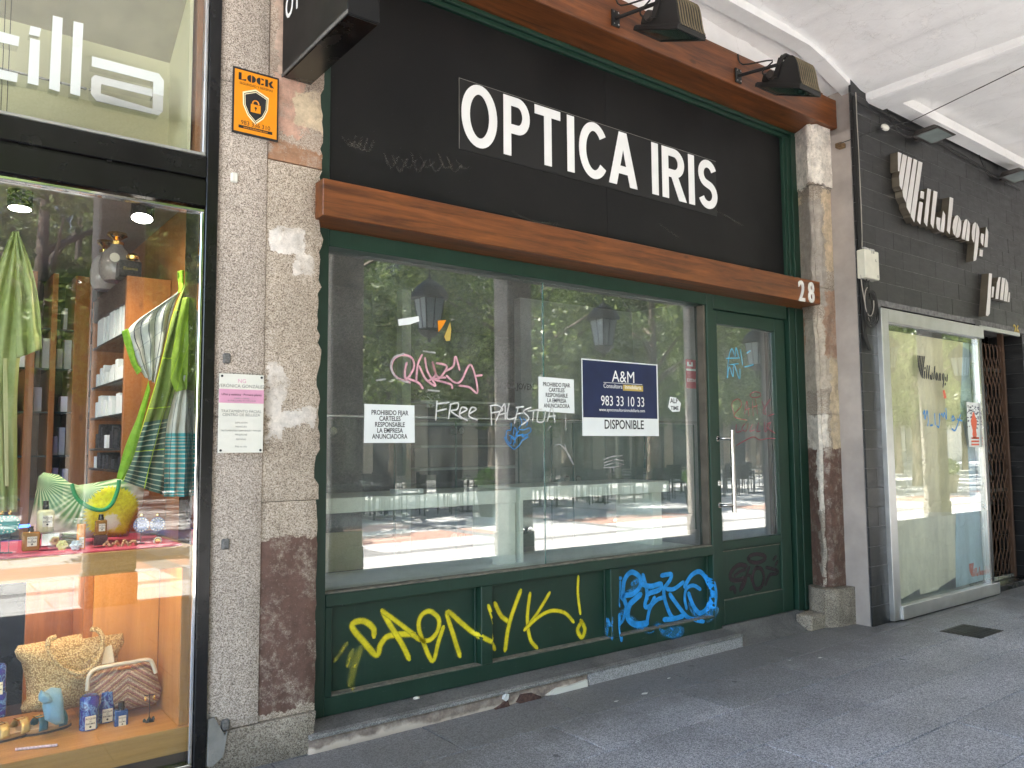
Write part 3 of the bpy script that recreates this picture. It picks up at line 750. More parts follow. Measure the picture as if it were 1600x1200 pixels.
# ---- OPTICA IRIS: letters drawn as bold strokes, unit cell height 1
def arc(cx, cz, rx, rz, a0, a1, n=26): return [(cx+rx*cos(radians(a0+(a1-a0)*i/n)), cz+rz*sin(radians(a0+(a1-a0)*i/n))) for i in range(n+1)]
def swept(pts, wx, wz, closed=False):
    """outline stroke whose width is wx across and wz up; returns (verts, quads) flat"""
    n = len(pts); L = []; R = []
    for i in range(n):
        if closed: a, b = pts[(i-1) % (n-1)], pts[(i+1) % (n-1)]
        else: a, b = pts[max(i-1, 0)], pts[min(i+1, n-1)]
        tx, tz = b[0]-a[0], b[1]-a[1]; l = math.hypot(tx, tz); tx /= l; tz /= l
        L.append((pts[i][0]-tz*wx/2, pts[i][1]+tx*wz/2)); R.append((pts[i][0]+tz*wx/2, pts[i][1]-tx*wz/2))
    return L, R
LET = {}
wx, wz = .17, .155
LET['O'] = (.74, [('s', arc(.37, .5, .285, .435, 90, 450, 40), True)])
LET['C'] = (.66, [('s', arc(.37, .5, .285, .435, 38, 322, 34), False)])
LET['I'] = (.17, [('p', [(0, 0), (.17, 0), (.17, 1), (0, 1)])])
LET['T'] = (.60, [('p', [(.215, 0), (.385, 0), (.385, .845), (.215, .845)]), ('p', [(0, .845), (.60, .845), (.60, 1), (0, 1)])])
LET['P'] = (.60, [('p', [(0, 0), (.17, 0), (.17, 1), (0, 1)]), ('s', [(.16, .9225), (.32, .9225)] + arc(.32, .69, .195, .2325, 88, -88, 16) + [(.32, .4575), (.16, .4575)], False)])
LET['R'] = (.64, [('p', [(0, 0), (.17, 0), (.17, 1), (0, 1)]), ('s', [(.16, .9225), (.32, .9225)] + arc(.32, .715, .195, .2075, 88, -88, 16) + [(.32, .5075), (.16, .5075)], False),
                  ('p', [(.45, 0), (.65, 0), (.42, .47), (.235, .47)])])
LET['A'] = (.68, [('p', [(0, 0), (.18, 0), (.425, 1), (.25, 1)]), ('p', [(.50, 0), (.68, 0), (.43, 1), (.335, .72)]), ('p', [(.19, .22), (.50, .22), (.46, .365), (.225, .365)])])
LET['S'] = (.62, [('s', arc(.31, .715, .215, .2075, 20, 250, 22) + arc(.31, .285, .225, .2075, 70, -160, 22), False)])
def place_letter(ch, x, z, sx, sz, Y, mat, parent):
    mb = MB()
    for k, e in enumerate(LET[ch][1]):
        y1 = Y + .003 + k*.0004
        if e[0] == 'p': mb.prism([(x+p[0]*sx, z+p[1]*sz) for p in e[1]], Y-.0004*k, y1)
        else:
            Lh, Rh = swept(e[1], wx, wz, e[2]); n = len(Lh)
            for i in range(n-1):
                mb.prism([(x+q[0]*sx, z+q[1]*sz) for q in (Lh[i], Lh[i+1], Rh[i+1], Rh[i])], Y-.0004*k, y1)
    return part('letter', mb, mat, parent)
# backing vinyl of the name
xa, xb = W(717, 200, 3.927).x, W(1119, 290, 3.927).x
za, zb = W(717, 122, 3.927).z, W(717, 232, 3.927).z
mb = MB(); mb.box(xa, xb, 3.9255, 3.9279, zb, za); nb = part('name_board', mb, M['panel2'], sf)
mb = MB()
for (a, b2, c, d) in ((xa, xb, za, za+.0025), (xa, xa+.0025, zb, za)): mb.box(a, b2, 3.9245, 3.9254, c, d)
part('board_edge', mb, M['greyink'], sf)
# letter positions measured on the photograph: (char, px left, px right)
for ch, l, r_ in (('O', 721, 777), ('P', 787, 828), ('T', 836, 876), ('I', 886.5, 897.5), ('C', 905, 946), ('A', 951, 995), ('I', 1018, 1028), ('R', 1034, 1070.5), ('I', 1075, 1084), ('S', 1090, 1119)):
    xl, xr = W(l, 250, 3.924).x, W(r_, 250, 3.924).x
    zt, zb_ = 3.677, 3.288
    sx = (xr-xl)/LET[ch][0]
    place_letter(ch, xl, zb_, sx, zt-zb_, 3.9215, M['white'], sf)
M['scuff'] = spray('chalky_scuff', (.30, .28, .24), .8, .16, 400, thin=.8)

# ---- step and ramp
t = thing('door_step', (3.2, 3.8, 0), 'worn granite step with rough broken face under the green shop front', 'step')
xb_ = W(921, 1075, 3.70).x
mb = rough_block(1.60, xb_, 3.705, 3.98, -.01, .068, amp=.010, seed=12, res=.02); part('step_stone', mb, M['stepside'], t, smooth=50, label='old rendered step length with crumbling face')
mb = MB(); mb.box(xb_+.003, 4.895, 3.700, 3.98, -.01, .0675); part('step_stone', mb, M['grn_step'], t, bevel=.003, label='newer grey speckled granite length of the step')
mb = MB(); mb.box(1.60, 4.895, 3.697, 3.735, .069, .088); part('step_nosing', mb, M['nosing'], t, bevel=.002)
mb = MB(); mb.prismx([(3.7355, .069), (3.99, .069), (3.99, .103), (3.88, .103), (3.7355, .0865)], 1.60, 4.895); part('step_tread', mb, M['ramp'], t)
mb = MB(); mb.prismx([(3.69, .0015), (3.99, .0015), (3.99, .108), (3.88, .108)], 4.899, 5.925); part('door_ramp', mb, M['ramp'], None, label='smooth cement ramp in front of the green door', cat='ramp', bevel=.003)
M['brickshade'] = plain('shaded_broken_brick', (.085, .045, .035), .95, var=.5, bump=1, bs=80, scale=60)  # exposed brown brick; the shade of the recess is put into its colour
for pts, m, nm, lb_ in (([(809, 1098), (815, 1086), (832, 1083), (846, 1088), (843, 1100), (824, 1104)], 'brickshade', 'shaded_brick_patch', 'brown brick patch coloured as a shaded hole in the old step face'),
        ([(772, 1111), (786, 1100), (794, 1094), (797, 1103), (788, 1112)], 'brickshade', 'shaded_brick_patch', 'brown brick patch coloured as a shaded crack in the old step face'), ([(787, 1093), (791, 1084), (796, 1085), (795, 1092), (791, 1096)], 'whitepaint', 'plaster_flake', 'white flake on the old step face'),
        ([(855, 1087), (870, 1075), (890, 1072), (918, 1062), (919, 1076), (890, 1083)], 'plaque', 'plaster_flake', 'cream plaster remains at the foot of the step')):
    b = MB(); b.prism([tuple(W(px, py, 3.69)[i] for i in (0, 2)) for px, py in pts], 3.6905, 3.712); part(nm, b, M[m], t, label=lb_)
b = MB(); c = W(650, 1083, 3.86); b.ball((c.x, 3.855, .102), .022, .014, .009, 8, 5); part('plaster_crumb', b, M['plaque'], None, label='small crumb of plaster lying on the step tread', cat='crumb')
# ================================================================ THINGS ON THE GREEN FRONT
def in_panel(x, z): return any(a < x < b and .20 < z < .642 for a, b in PAN)
def Yg(x, z):
    for a, b in PAN:
        if a < x < b and .20 < z < .642: return 3.9145 if (x < a+.015 or x > b-.015 or z > .627) else 3.9295
    return 3.8695
def Yd(x, z): return 3.9115 if (4.95 < x < 5.69 and .29 < z < .665) else 3.8945
def Yw(x, z): return GY - .0008
def Ydw(x, z): return 3.9243
def strokes(name, ss, width, mat, Y, Yf, label, parent=sf, wds=None, off=.0015):
    mb = MB()
    for k, s_ in enumerate(ss):
        P = [(W(px, py, Y).x, W(px, py, Y).z) for px, py in s_]
        ribbon(mb, P, (wds[k] if wds else width), Yf, off=off + k*.0003)
    return part(name, mb, mat, parent, label=label, solid=False, kind='stuff' if name in ('scuff', 'scratch', 'marker_tag', 'graffiti_drip') else None)
A = lambda p: crop(p, 480, 860, 3.3333)
yl = [[(350, 440), (345, 405), (300, 370), (250, 375), (238, 405), (290, 470), (362, 545), (385, 490), (430, 445), (550, 435)],
      [(395, 320), (440, 400), (490, 480), (530, 560)], [(395, 320), (440, 350), (500, 395), (550, 435)],
      [(550, 440), (600, 470), (645, 463), (682, 415), (685, 355), (640, 318), (595, 340), (582, 400), (610, 490), (655, 575), (685, 475), (708, 405)],
      [(795, 545), (765, 450), (730, 322), (800, 375), (880, 440), (950, 475), (975, 510)], [(915, 285), (945, 370), (962, 465)],
      [(980, 280), (1010, 340), (1048, 370)], [(1110, 215), (1065, 340), (1045, 420), (1032, 515)],
      [(1160, 230), (1148, 330), (1150, 400), (1165, 470), (1195, 505)], [(1260, 225), (1200, 325), (1135, 412)], [(1135, 412), (1200, 350), (1270, 315), (1340, 325), (1385, 370)],
      [(1412, 140), (1410, 230), (1422, 325)], [(1427, 370), (1446, 410), (1430, 452), (1408, 415), (1427, 375)]]
wy = [1.16*q for q in (.038, .036, .03, .032, .034, .030, .034, .034, .030, .028, .028, .026, .036)]
strokes('graffiti_tag', [A(s) for s in yl], .033, M['yellow'], 3.925, Yg, 'yellow spray lettering across the lower panels', wds=wy)
strokes('graffiti_drip', [A([(205, 490), (150, 570)]), A([(235, 530), (215, 590)]), A([(275, 520), (250, 600), (225, 700)])], .04, M['yellowf'], 3.925, Yg, 'faint yellow spray dashes', wds=[.035, .045, .055])
B_ = lambda p: crop(p, 840, 680, 3.75)
bl = [[(490, 838), (462, 845), (452, 900), (448, 990)], [(486, 860), (474, 960), (450, 992)], [(444, 1045), (446, 1120), (456, 1190)], [(455, 1112), (498, 1090), (518, 1000), (492, 950)],
      [(500, 940), (510, 850), (550, 803), (598, 830), (602, 885), (560, 930), (508, 945), (522, 1000)], [(602, 935), (568, 965), (538, 1000), (530, 1070), (572, 1108), (640, 1102)],
      [(618, 822), (642, 920), (630, 1000), (660, 1000), (684, 955)], [(612, 872), (660, 885), (722, 872), (715, 905), (650, 930), (640, 960)], [(642, 1090), (660, 1012), (700, 965), (742, 950)],
      [(728, 822), (782, 815), (775, 850), (742, 900), (745, 960), (772, 1040), (800, 1072), (842, 1060)], [(760, 902), (800, 900), (852, 862)], [(776, 935), (830, 1010), (880, 1068), (932, 1082)],
      [(952, 902), (912, 880), (872, 900), (862, 960), (872, 1012)], [(862, 885), (900, 822), (950, 800), (990, 850), (1006, 930), (992, 1010), (950, 1042), (912, 1000), (885, 930)], [(742, 1080), (800, 1075), (850, 1060)]]
strokes('graffiti_tag', [B_(s) for s in bl], .027, M['blue'], 3.925, Yg, 'bright blue bubble lettering on the right lower panel', wds=[1.3*q for q in (.020, .018, .022, .020, .030, .036, .028, .030, .026, .028, .026, .028, .024, .030, .030)])
strokes('graffiti_drip', [B_([(500, 930), (520, 930), (600, 900)]), B_([(540, 1080), (600, 1120), (630, 1130)]), B_([(700, 1130), (760, 1150), (800, 1140)]), B_([(900, 1000), (960, 1060), (1008, 1020)]), B_([(470, 1100), (500, 1040)]), B_([(400, 1180), (398, 1130), (402, 1070)]), B_([(560, 870), (590, 850)]), B_([(670, 900), (700, 890)])],
        .05, M['bluef'], 3.925, Yg, 'thin blue overspray', wds=[.06, .07, .09, .08, .06, .03, .05, .05], off=.0006)
C_ = lambda p: crop(p, 1090, 820, 6)
strokes('graffiti_tag', [C_(s) for s in ([(480, 320), (500, 290), (560, 275), (630, 290), (635, 325), (570, 355), (500, 345), (478, 318)],
    [(460, 385), (400, 375), (345, 410), (310, 470), (325, 515), (390, 520), (440, 500), (430, 540), (405, 610)], [(350, 480), (400, 440), (450, 420)], [(315, 600), (345, 590), (355, 630)],
    [(490, 400), (470, 450), (450, 540), (420, 600)], [(470, 470), (500, 480), (510, 520)], [(560, 400), (530, 440), (520, 520), (550, 600), (600, 580), (625, 500), (605, 420), (560, 400)], [(650, 400), (750, 430), (740, 460), (680, 470), (640, 560)], [(735, 300), (715, 325)], [(750, 345), (735, 375)])],
    .028, M['purple'], 3.905, Yd, 'dark purple bubble tag on the door panel', dr, wds=[.034, .040, .026, .04, .030, .026, .036, .030, .03, .03])
# scratches on the rail
D_ = lambda p: crop(p, 480, 900, 15)
strokes('scratch', [D_([(700, 500), (730, 630), (800, 560)]), D_([(720, 520), (830, 485)]), D_([(740, 600), (860, 520)]), D_([(820, 670), (905, 545)]), D_([(950, 480), (1020, 560)]), D_([(1050, 470), (1100, 540), (1150, 540)])], .006, M['greym'], 3.87, Yg, None, wds=[.010, .008, .008, .007, .006, .006])
strokes('scuff', [[(535+i*9, 215+i*3), (548+i*9, 228+i*3), (556+i*9, 212+i*3)] for i in range(4)] + [[(600+i*14, 240+(i%3)*5), (610+i*14, 262+(i%2)*6), (622+i*14, 246+i*2)] for i in range(9)], .016, M['scuff'], 3.928, lambda x, z: 3.9275, 'chalky scuffs on the black sign')
strokes('scuff', [[(860, 190), (900, 207), (940, 222)], [(980, 245), (1010, 250)], [(1120, 330), (1160, 352)], [(800, 330), (830, 345), (870, 350)], [(1030, 350), (1060, 372)]], .022, M['scuff'], 3.928, lambda x, z: 3.9275, None)
# markers on the glass
E_ = lambda p: crop(p, 480, 340, 4)
strokes('marker_tag', [E_(s) for s in ([(640, 1030), (560, 1000), (525, 940), (545, 880), (600, 858), (655, 880), (665, 940), (620, 1010), (610, 970), (620, 910)], [(610, 1000), (690, 1030), (720, 1065)], [(680, 1020), (690, 920), (715, 860)],
    [(700, 930), (740, 1010), (800, 1050), (750, 960), (735, 880)], [(760, 1020), (800, 980), (780, 900), (810, 990), (860, 1000)], [(810, 910), (870, 930), (830, 1000), (790, 1010), (890, 1040), (905, 1065)], [(860, 960), (910, 930), (925, 870), (950, 950)], [(870, 990), (920, 1030), (960, 1020), (1015, 920), (1050, 1000), (1060, 1095), (1010, 1060), (950, 1050)], [(1050, 990), (1088, 985)])],
    .014, M['pink'], GY, Yw, 'pink and grey marker tag on the glass', sf)
strokes('marker_tag', [E_(s) for s in ([(725, 835), (798, 845)], [(433, 1017), (487, 1010)], [(755, 1078), (823, 1085)], [(630, 1030), (560, 1004), (522, 940), (540, 876), (600, 852)])], .012, M['greym'], GY, Yw, None, sf)
F_ = lambda p: crop(p, 480, 600, 3.53)
strokes('marker_tag', [F_(s) for s in ([(715, 95), (708, 198)], [(712, 110), (780, 102)], [(712, 150), (765, 138)], [(790, 110), (778, 190)], [(790, 112), (830, 105), (825, 140), (792, 150), (850, 190)], [(838, 165), (880, 140), (850, 130), (840, 175), (880, 200)], [(890, 165), (930, 140), (905, 130), (890, 175), (935, 198)],
    [(1010, 125), (1015, 225)], [(1008, 120), (1050, 118), (1075, 145), (1015, 160)], [(1040, 200), (1085, 110), (1090, 195)], [(1055, 170), (1095, 160)], [(1110, 110), (1100, 190), (1150, 185)], [(1160, 130), (1140, 215)], [(1150, 130), (1190, 125)], [(1155, 165), (1185, 160)], [(1230, 130), (1190, 150), (1220, 190), (1180, 225)], [(1245, 150), (1240, 200)], [(1215, 150), (1290, 140)], [(1270, 150), (1265, 205), (1300, 205), (1310, 150)], [(1320, 205), (1345, 130), (1362, 210)], [(1330, 180), (1365, 175)])],
    .0105, M['whitem'], GY, Yw, 'white handwritten FREE PALESTINA on the glass', sf)
H_ = lambda p: crop(p, 740, 640, 6)
strokes('marker_tag', [H_(s) for s in ([(290, 260), (310, 310), (350, 350), (380, 370), (430, 330), (450, 290), (490, 270), (500, 240), (440, 240), (400, 260), (370, 330)], [(350, 130), (345, 190), (310, 200), (305, 270), (345, 320), (350, 260), (380, 280), (400, 200), (380, 170), (370, 230)], [(430, 70), (450, 130), (420, 180), (470, 190), (520, 170), (535, 200), (500, 230), (450, 250), (510, 260)], [(460, 80), (500, 120), (490, 150)], [(420, 200), (400, 240), (460, 230)], [(330, 240), (370, 260), (390, 310)])],
    .006, M['bluem'], GY, Yw, 'tangled blue marker scribble on the glass', sf)
J_ = lambda p: crop(p, 1100, 460, 3)
strokes('marker_tag', [J_(s) for s in ([(108, 390), (115, 300), (130, 255), (145, 290), (150, 250), (162, 295)], [(110, 390), (118, 340), (135, 385), (140, 330), (165, 395), (168, 350)], [(105, 300), (165, 298)], [(170, 260), (180, 330)], [(200, 275), (215, 265)], [(190, 340), (230, 330)], [(120, 330), (160, 325)])], .012, M['cyanm'], 3.924, Ydw, 'light blue marker tag on the door glass', dr)
strokes('marker_tag', [J_(s) for s in ([(215, 470), (235, 457), (262, 462), (262, 478), (230, 484), (214, 472)], [(140, 560), (130, 510), (160, 490), (175, 520), (140, 570), (200, 590)], [(190, 560), (200, 500), (210, 570)], [(195, 540), (215, 535)], [(225, 500), (230, 570)], [(240, 490), (250, 560)], [(225, 530), (250, 520)], [(270, 500), (290, 560), (275, 545), (310, 490)], [(300, 570), (335, 560), (340, 580)],
    [(150, 610), (150, 645), (175, 640)], [(190, 605), (175, 630), (195, 640), (205, 605)], [(225, 610), (212, 640), (235, 635)], [(255, 600), (245, 640), (262, 640)], [(280, 600), (285, 645), (310, 600), (290, 620), (330, 650)], [(150, 708), (190, 685), (230, 668), (260, 682), (300, 675), (350, 677)])], .0065, M['redm'], 3.924, Ydw, 'dark red marker tag on the door glass', dr)
strokes('marker_tag', [H_(s) for s in ([(1215, 470), (1300, 440), (1390, 430)], [(1220, 500), (1320, 470), (1400, 480)], [(1225, 525), (1320, 500), (1405, 515)], [(1215, 545), (1300, 540), (1380, 525)], [(1275, 545), (1280, 585)], [(1310, 540), (1312, 580)], [(760, 340), (800, 325), (850, 370), (900, 440), (935, 515)], [(850, 330), (880, 420), (930, 510)], [(855, 50), (860, 190)], [(690, 190), (720, 155)])], .008, M['greym'], GY, Yw, None, sf)
# paper scraps, stickers (things stuck on the glass)
def sheet(name, pts, Y, mat, label, cat, group=None, parent=None, th=.0007):
    P = [(W(px, py, Y).x, W(px, py, Y).z) for px, py in pts]
    mb = MB(); mb.prism(P, Y-th, Y); return part(name, mb, mat, parent, label=label, cat=cat, group=group)
def notice(x0, x1, z0, z1, label, tilt):
    mb = MB(); mb.prism([(x0, z0), (x1, z0+tilt[0]), (x1-.003, z1+tilt[1]), (x0+.002, z1)], GY-.0016, GY-.0009)
    o = part('paper_notice', mb, M['paper'], None, label=label, cat='notice', group='no bill posting notices on the window')
    cx = (x0+x1)/2; h = (z1-z0)
    for i, ln in enumerate(('PROHIBIDO FIJAR', 'CARTELES', 'RESPONSABLE', 'LA EMPRESA', 'ANUNCIADORA')):
        text('lettering', ln, cx, GY-.0022, z1-h*(.27+.155*i), .037, M['ink'], o, bold=.018, ext=.0002, xs=.80)
a, b2 = W(568.5, 660, GY), W(648, 660, GY)
notice(a.x, b2.x, W(600, 692, GY).z, W(600, 632, GY).z, 'white no bill posting notice at lower left of the window', (.0, .0))
a, b2 = W(841, 615, GY), W(897, 615, GY)
notice(a.x, b2.x, W(870, 643, GY).z, W(870, 590, GY).z, 'white no bill posting notice left of the navy poster, partly torn', (-.01, -.006))
# estate agent poster
x0, x1 = W(909, 620, GY).x, W(1028, 620, GY).x
z1, z0, zm = W(909, 560, GY).z, W(909, 681, GY).z, W(909, 652, GY).z
mb = MB(); mb.box(x0, x1, GY-.0018, GY-.0009, z0, z1); po = part('estate_agent_poster', mb, M['paper'], None, label='navy and white A&M DISPONIBLE estate agent poster on the window', cat='poster')
mb = MB(); mb.box(x0+.008, x1-.012, GY-.0022, GY-.0019, zm, z1-.008); part('navy_field', mb, M['navy'], po)
xc = (x0+x1)/2+.03; H = z1-z0; Wd = x1-x0
def pt(s, fx, fz, sz, m, **k): text('lettering', s, x0+Wd*fx, GY-.0027, z0+H*fz, sz, M[m], po, ext=.0002, **k)
pt('A&M', .53, .72, .115, 'white', xs=.95); pt('Consultora', .39, .635, .042, 'white', xs=.95)
mb = MB(); mb.box(x0+Wd*.52, x0+Wd*.79, GY-.0025, GY-.0023, z0+H*.61, z0+H*.69); part('mustard_box', mb, M['gold'], po)
pt('Inmobiliaria', .655, .635, .040, 'white', xs=.88); pt('983 33 10 33', .52, .40, .098, 'white', xs=.82); pt('www.aymconsultorainmobiliaria.com', .51, .325, .032, 'white', xs=.93)
pt('DISPONIBLE', .53, .095, .088, 'ink', bold=.014, xs=.82)
mb = MB(); mb.box(x0+Wd*.27, x0+Wd*.78, GY-.0026, GY-.0024, z0+H*.702, z0+H*.708); part('rule', mb, M['white'], po)
# small stickers
c = W(1053, 632, GY)
mb = MB(); mb.prism([(c.x-.065, c.z-.02), (c.x-.02, c.z-.055), (c.x+.06, c.z-.05), (c.x+.075, c.z+.01), (c.x+.03, c.z+.05), (c.x-.04, c.z+.055)], GY-.0016, GY-.0009)
s_ = part('torn_sticker', mb, M['paper'], None, label='small torn black and white sticker right of the poster', cat='sticker')
text('lettering', 'ALF', c.x, GY-.002, c.z+.01, .05, M['ink'], s_, bold=.02, ext=.0002); text('lettering', 'TIME', c.x+.005, GY-.002, c.z-.04, .04, M['ink'], s_, bold=.02, ext=.0002)
sheet('paper_scrap', [(622, 499), (654, 494), (655, 502), (640, 507), (623, 509)], GY-.0009, M['paper'], 'torn white paper scrap high on the left of the window', 'paper scrap')
o = sheet('orange_sticker_remains', [(684, 501), (697, 500), (692, 510), (685, 519)], GY-.0009, M['orange'], 'torn orange sticker remains in the shop window', 'sticker')
part('sticker_scrap', MB().prism([tuple(W(px, py, GY)[i] for i in (0, 2)) for px, py in ((703, 503), (705, 515), (703, 532), (697, 533), (694, 526))], GY-.0016, GY-.0009), M['gold'], o)
# red fire-hose sign inside
x0, x1 = W(1072, 580, 4.02).x, W(1096, 580, 4.02).x; z1, z0 = W(1080, 562, 4.02).z, W(1080, 607, 4.02).z
mb = MB(); mb.box(x0, x1, 4.018, 4.022, z0, z1); s_ = part('fire_sign', mb, M['red'], None, label='red and white fire equipment sign inside the shop window', cat='sign')
mb = MB(); mb.box(x0+.01, x0+.075, 4.0165, 4.0175, z0+.17, z1-.02); mb.box(x0, x1, 4.0165, 4.0175, z0+.135, z0+.15); part('pictogram', mb, M['paper'], s_)
mb = MB(); mb.box(x0+.03, x0+.055, 4.0155, 4.016, z0+.21, z1-.04); part('pictogram', mb, M['red'], s_)
text('lettering', 'EXTINTOR', (x0+x1)/2, 4.0165, z0+.05, .035, M['paper'], s_, ext=.0002)
# inside words
for s_, px, py in (('MODA JOVEN', 806, 603), ('FIRMAS', 708, 613), ('MARCAS', 664, 618)):
    c = W(px, py, 4.0); text('window_lettering', s_, c.x, 4.0, c.z-.02, .055 if 'MODA' in s_ else .045, M['ink'], sf, bold=.012, xs=.85)
# ================================================================ INSIDE THE GREEN SHOP
def bx(n, x0, x1, y0, y1, z0, z1, m, p=None, b=.002, **k):
    mb = MB(); mb.box(x0, x1, y0, y1, z0, z1); return part(n, mb, m, p, bevel=b, **k)
rm = thing('shop_room', (4, 6, 0), 'dim empty shop interior behind the green shop window', 'room')
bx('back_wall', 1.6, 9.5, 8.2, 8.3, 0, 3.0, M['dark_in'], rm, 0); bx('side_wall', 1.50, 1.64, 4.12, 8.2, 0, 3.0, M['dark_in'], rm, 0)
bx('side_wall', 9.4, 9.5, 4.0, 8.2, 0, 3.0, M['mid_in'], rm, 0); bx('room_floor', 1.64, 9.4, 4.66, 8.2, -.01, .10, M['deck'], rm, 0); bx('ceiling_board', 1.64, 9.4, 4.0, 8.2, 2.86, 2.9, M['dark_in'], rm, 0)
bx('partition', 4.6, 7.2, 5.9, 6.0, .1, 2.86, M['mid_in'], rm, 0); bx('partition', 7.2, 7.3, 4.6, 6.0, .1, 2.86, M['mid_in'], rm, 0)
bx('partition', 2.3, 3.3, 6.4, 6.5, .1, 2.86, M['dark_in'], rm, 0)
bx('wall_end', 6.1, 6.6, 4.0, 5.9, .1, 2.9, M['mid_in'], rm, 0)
for i, x in enumerate((2.4, 3.5, 5.2)):
    bx('wall_post', x, x+.09, 6.2, 6.3, .1, 2.86, M['mid_in'], rm, 0)
for z in (1.25, 1.45, 1.65, 1.85):
    bx('wall_shelf', 3.6, 5.1, 6.05, 6.3, z, z+.02, M['mid_in'], rm, 0)
ww = thing('window_deck', (3.3, 4.3, .1), 'grey-green display deck just inside the green shop window', 'display deck')
bx('deck_top', 1.70, 4.86, 3.992, 4.64, .66, .69, M['deck'], ww); bx('deck_front', 1.70, 4.86, 4.60, 4.64, .1, .66, M['sage'], ww)
bx('back_board', 1.70, 2.35, 4.655, 4.67, .69, .93, M['cream'], ww)
# two counters
def px_x(px, Y): return W(px, 700, Y).x
YC = 4.22
xa, xb_, xc_ = px_x(508, YC)-.1, px_x(806, YC), px_x(1044, YC)
for i, (a, b2, lab) in enumerate(((xa, xb_, 'long pale green display counter in the left half of the window'), (xb_+.035, xc_, 'pale green display counter in the right half of the window'))):
    t = thing('display_counter', ((a+b2)/2, 4.5, .69), lab, 'counter', 'pale green counters')
    zt = W(806, 765, YC).z if i == 0 else W(852, 760, YC).z
    bx('counter_top', a, b2, YC, 4.72, zt-.085, zt, M['sage'], t, .003)
    if i == 0: bx('leg', b2-.14, b2-.02, YC+.01, 4.3, .69, zt-.086, M['sage'], t); bx('side_panel', b2-.02, b2, YC+.012, 4.70, .69, zt-.087, M['sage'], t)
    else: bx('leg', a, a+.03, YC+.01, 4.7, .69, zt-.086, M['sage'], t); bx('leg', b2-.10, b2, 4.3, 4.70, .69, zt-.086, M['sage'], t); 
mb = MB(); c = W(642, 771, 4.35); mb.box(c.x-.10, c.x+.085, 4.34, 4.44, c.z-.025, c.z+.028); part('paper_box', mb, M['paper'], None, label='small white box lying on the left counter', cat='box', bevel=.003)
# rail and glass doors
zr = W(510, 649, 4.78).z
rl = thing('glass_partition', (3.6, 4.78, .69), 'inner glass partition with chrome rail and round clamps', 'glass partition')
mb = MB(); mb.tube([(1.72, 4.78, zr), (6.0, 4.78, zr)], .011, 8); part('rail', mb, M['chrome'], rl, smooth=60)
xs2 = [px_x(p, 4.80) for p in (512, 617, 713, 811, 862, 896, 1008, 1085)]
for a, b2 in zip(xs2[:-1], xs2[1:]):
    mb = MB(); mb.box(a+.002, b2-.002, 4.80, 4.808, .70, zr-.02); part('glass_door', mb, M['glass_in'], rl)
    mb = MB(); mb.box(b2-.0035, b2+.0005, 4.798, 4.81, .70, zr-.02); part('glass_door_edge', mb, M['edge'], rl)
for px, py in ((520, 673), (707, 674), (720, 673), (516, 856), (708, 838), (721, 838), (815, 830), (827, 828), (960, 815), (968, 815), (885, 748), (903, 748)):
    c = W(px, py, 4.79); mb = MB(); mb.lathe([(.024, -.012), (.024, .004)], (c.x, 4.79, c.z), 18, 'y'); part('clamp', mb, M['chrome'] if py < 850 else M['steel'], rl, smooth=45)

# ================================================================ RIGHT: ALUMINIUM DISPLAY WINDOW, GATE, SIGN
AX0, AX1 = 6.515, 8.335
aw = thing('display_window', (7.4, 3.4, 0), 'aluminium framed display window papered from inside beside the black wall', 'display window')
def ab(n, x0, x1, y0, y1, z0, z1, m=M['alu'], b=.004): return bx(n, x0, x1, y0, y1, z0, z1, m, aw, b)
fz1 = W(1376, 480, 3.40).z; gz1 = W(1388, 503, 3.40).z; gz0 = W(1409, 947, 3.40).z
gx0, gx1 = W(1388.5, 503, 3.40).x, W(1531, 530, 3.40).x
AX0, AX1 = W(1376.5, 480, 3.40).x, W(1537, 512, 3.40).x
ab('frame_stile', AX0, gx0, 3.40, 3.455, .012, fz1); ab('frame_head', gx0+.001, AX1, 3.401, 3.455, gz1, fz1)
ab('frame_sill', gx0+.001, AX1+.02, 3.385, 3.455, .012, gz0)
ab('edge_strip', gx1, gx1+.03, 3.42, 3.50, gz0, gz1, M['steel'], .002)
bx('display_pane', gx0, gx1, 3.445, 3.451, gz0, gz1, M['glass_v'], aw, 0)
bx('blind_box', gx0, gx1, 3.47, 3.56, gz1-.045, gz1, M['iron'], aw, .002)
bx('niche_back', AX0, 8.46, 3.80, 3.84, 0, 2.62, M['dark_in'], aw, 0); bx('niche_side', 8.40, 8.46, 3.46, 3.80, 0, 2.62, M['mid_in'], aw, 0)
M['kraft'] = paper_mat('yellowed_kraft_paper', (.86, .77, .50))
M['kraft2'] = paper_mat('pale_wrapping_paper', (.88, .82, .64))
M['bluep'] = paper_mat('pale_blue_paper', (.56, .72, .80))
def paper(pts, Y, m, label, amp=.006):
    P = [W(px, py, Y) for px, py in pts]
    xs = [p.x for p in P]; zs = [p.z for p in P]; 
    mb = MB(); mb.prism([(p.x, p.z) for p in P], Y, Y+.0015)
    return part('paper_sheet', mb, m, aw, label=label)
paper([(1386, 516), (1400, 512), (1425, 522), (1450, 521), (1470, 526), (1505, 530), (1500, 640), (1512, 700), (1518, 830), (1386, 812)], 3.50, M['kraft'], 'yellowish sheet')
paper([(1390, 800), (1516, 800), (1519, 848), (1494, 846), (1493, 902), (1468, 918), (1466, 922), (1438, 929), (1437, 920), (1409, 936), (1398, 930)], 3.492, M['kraft2'], 'creased pale wrapping paper')
paper([(1497, 533), (1534, 537), (1540, 800), (1512, 795), (1505, 700), (1497, 600)], 3.505, M['bluep'], 'pale blue sheet')
paper([(1494, 790), (1543, 790), (1544, 850), (1541, 905), (1494, 918), (1493, 846)], 3.486, M['bluep'], 'creased pale blue sheet')
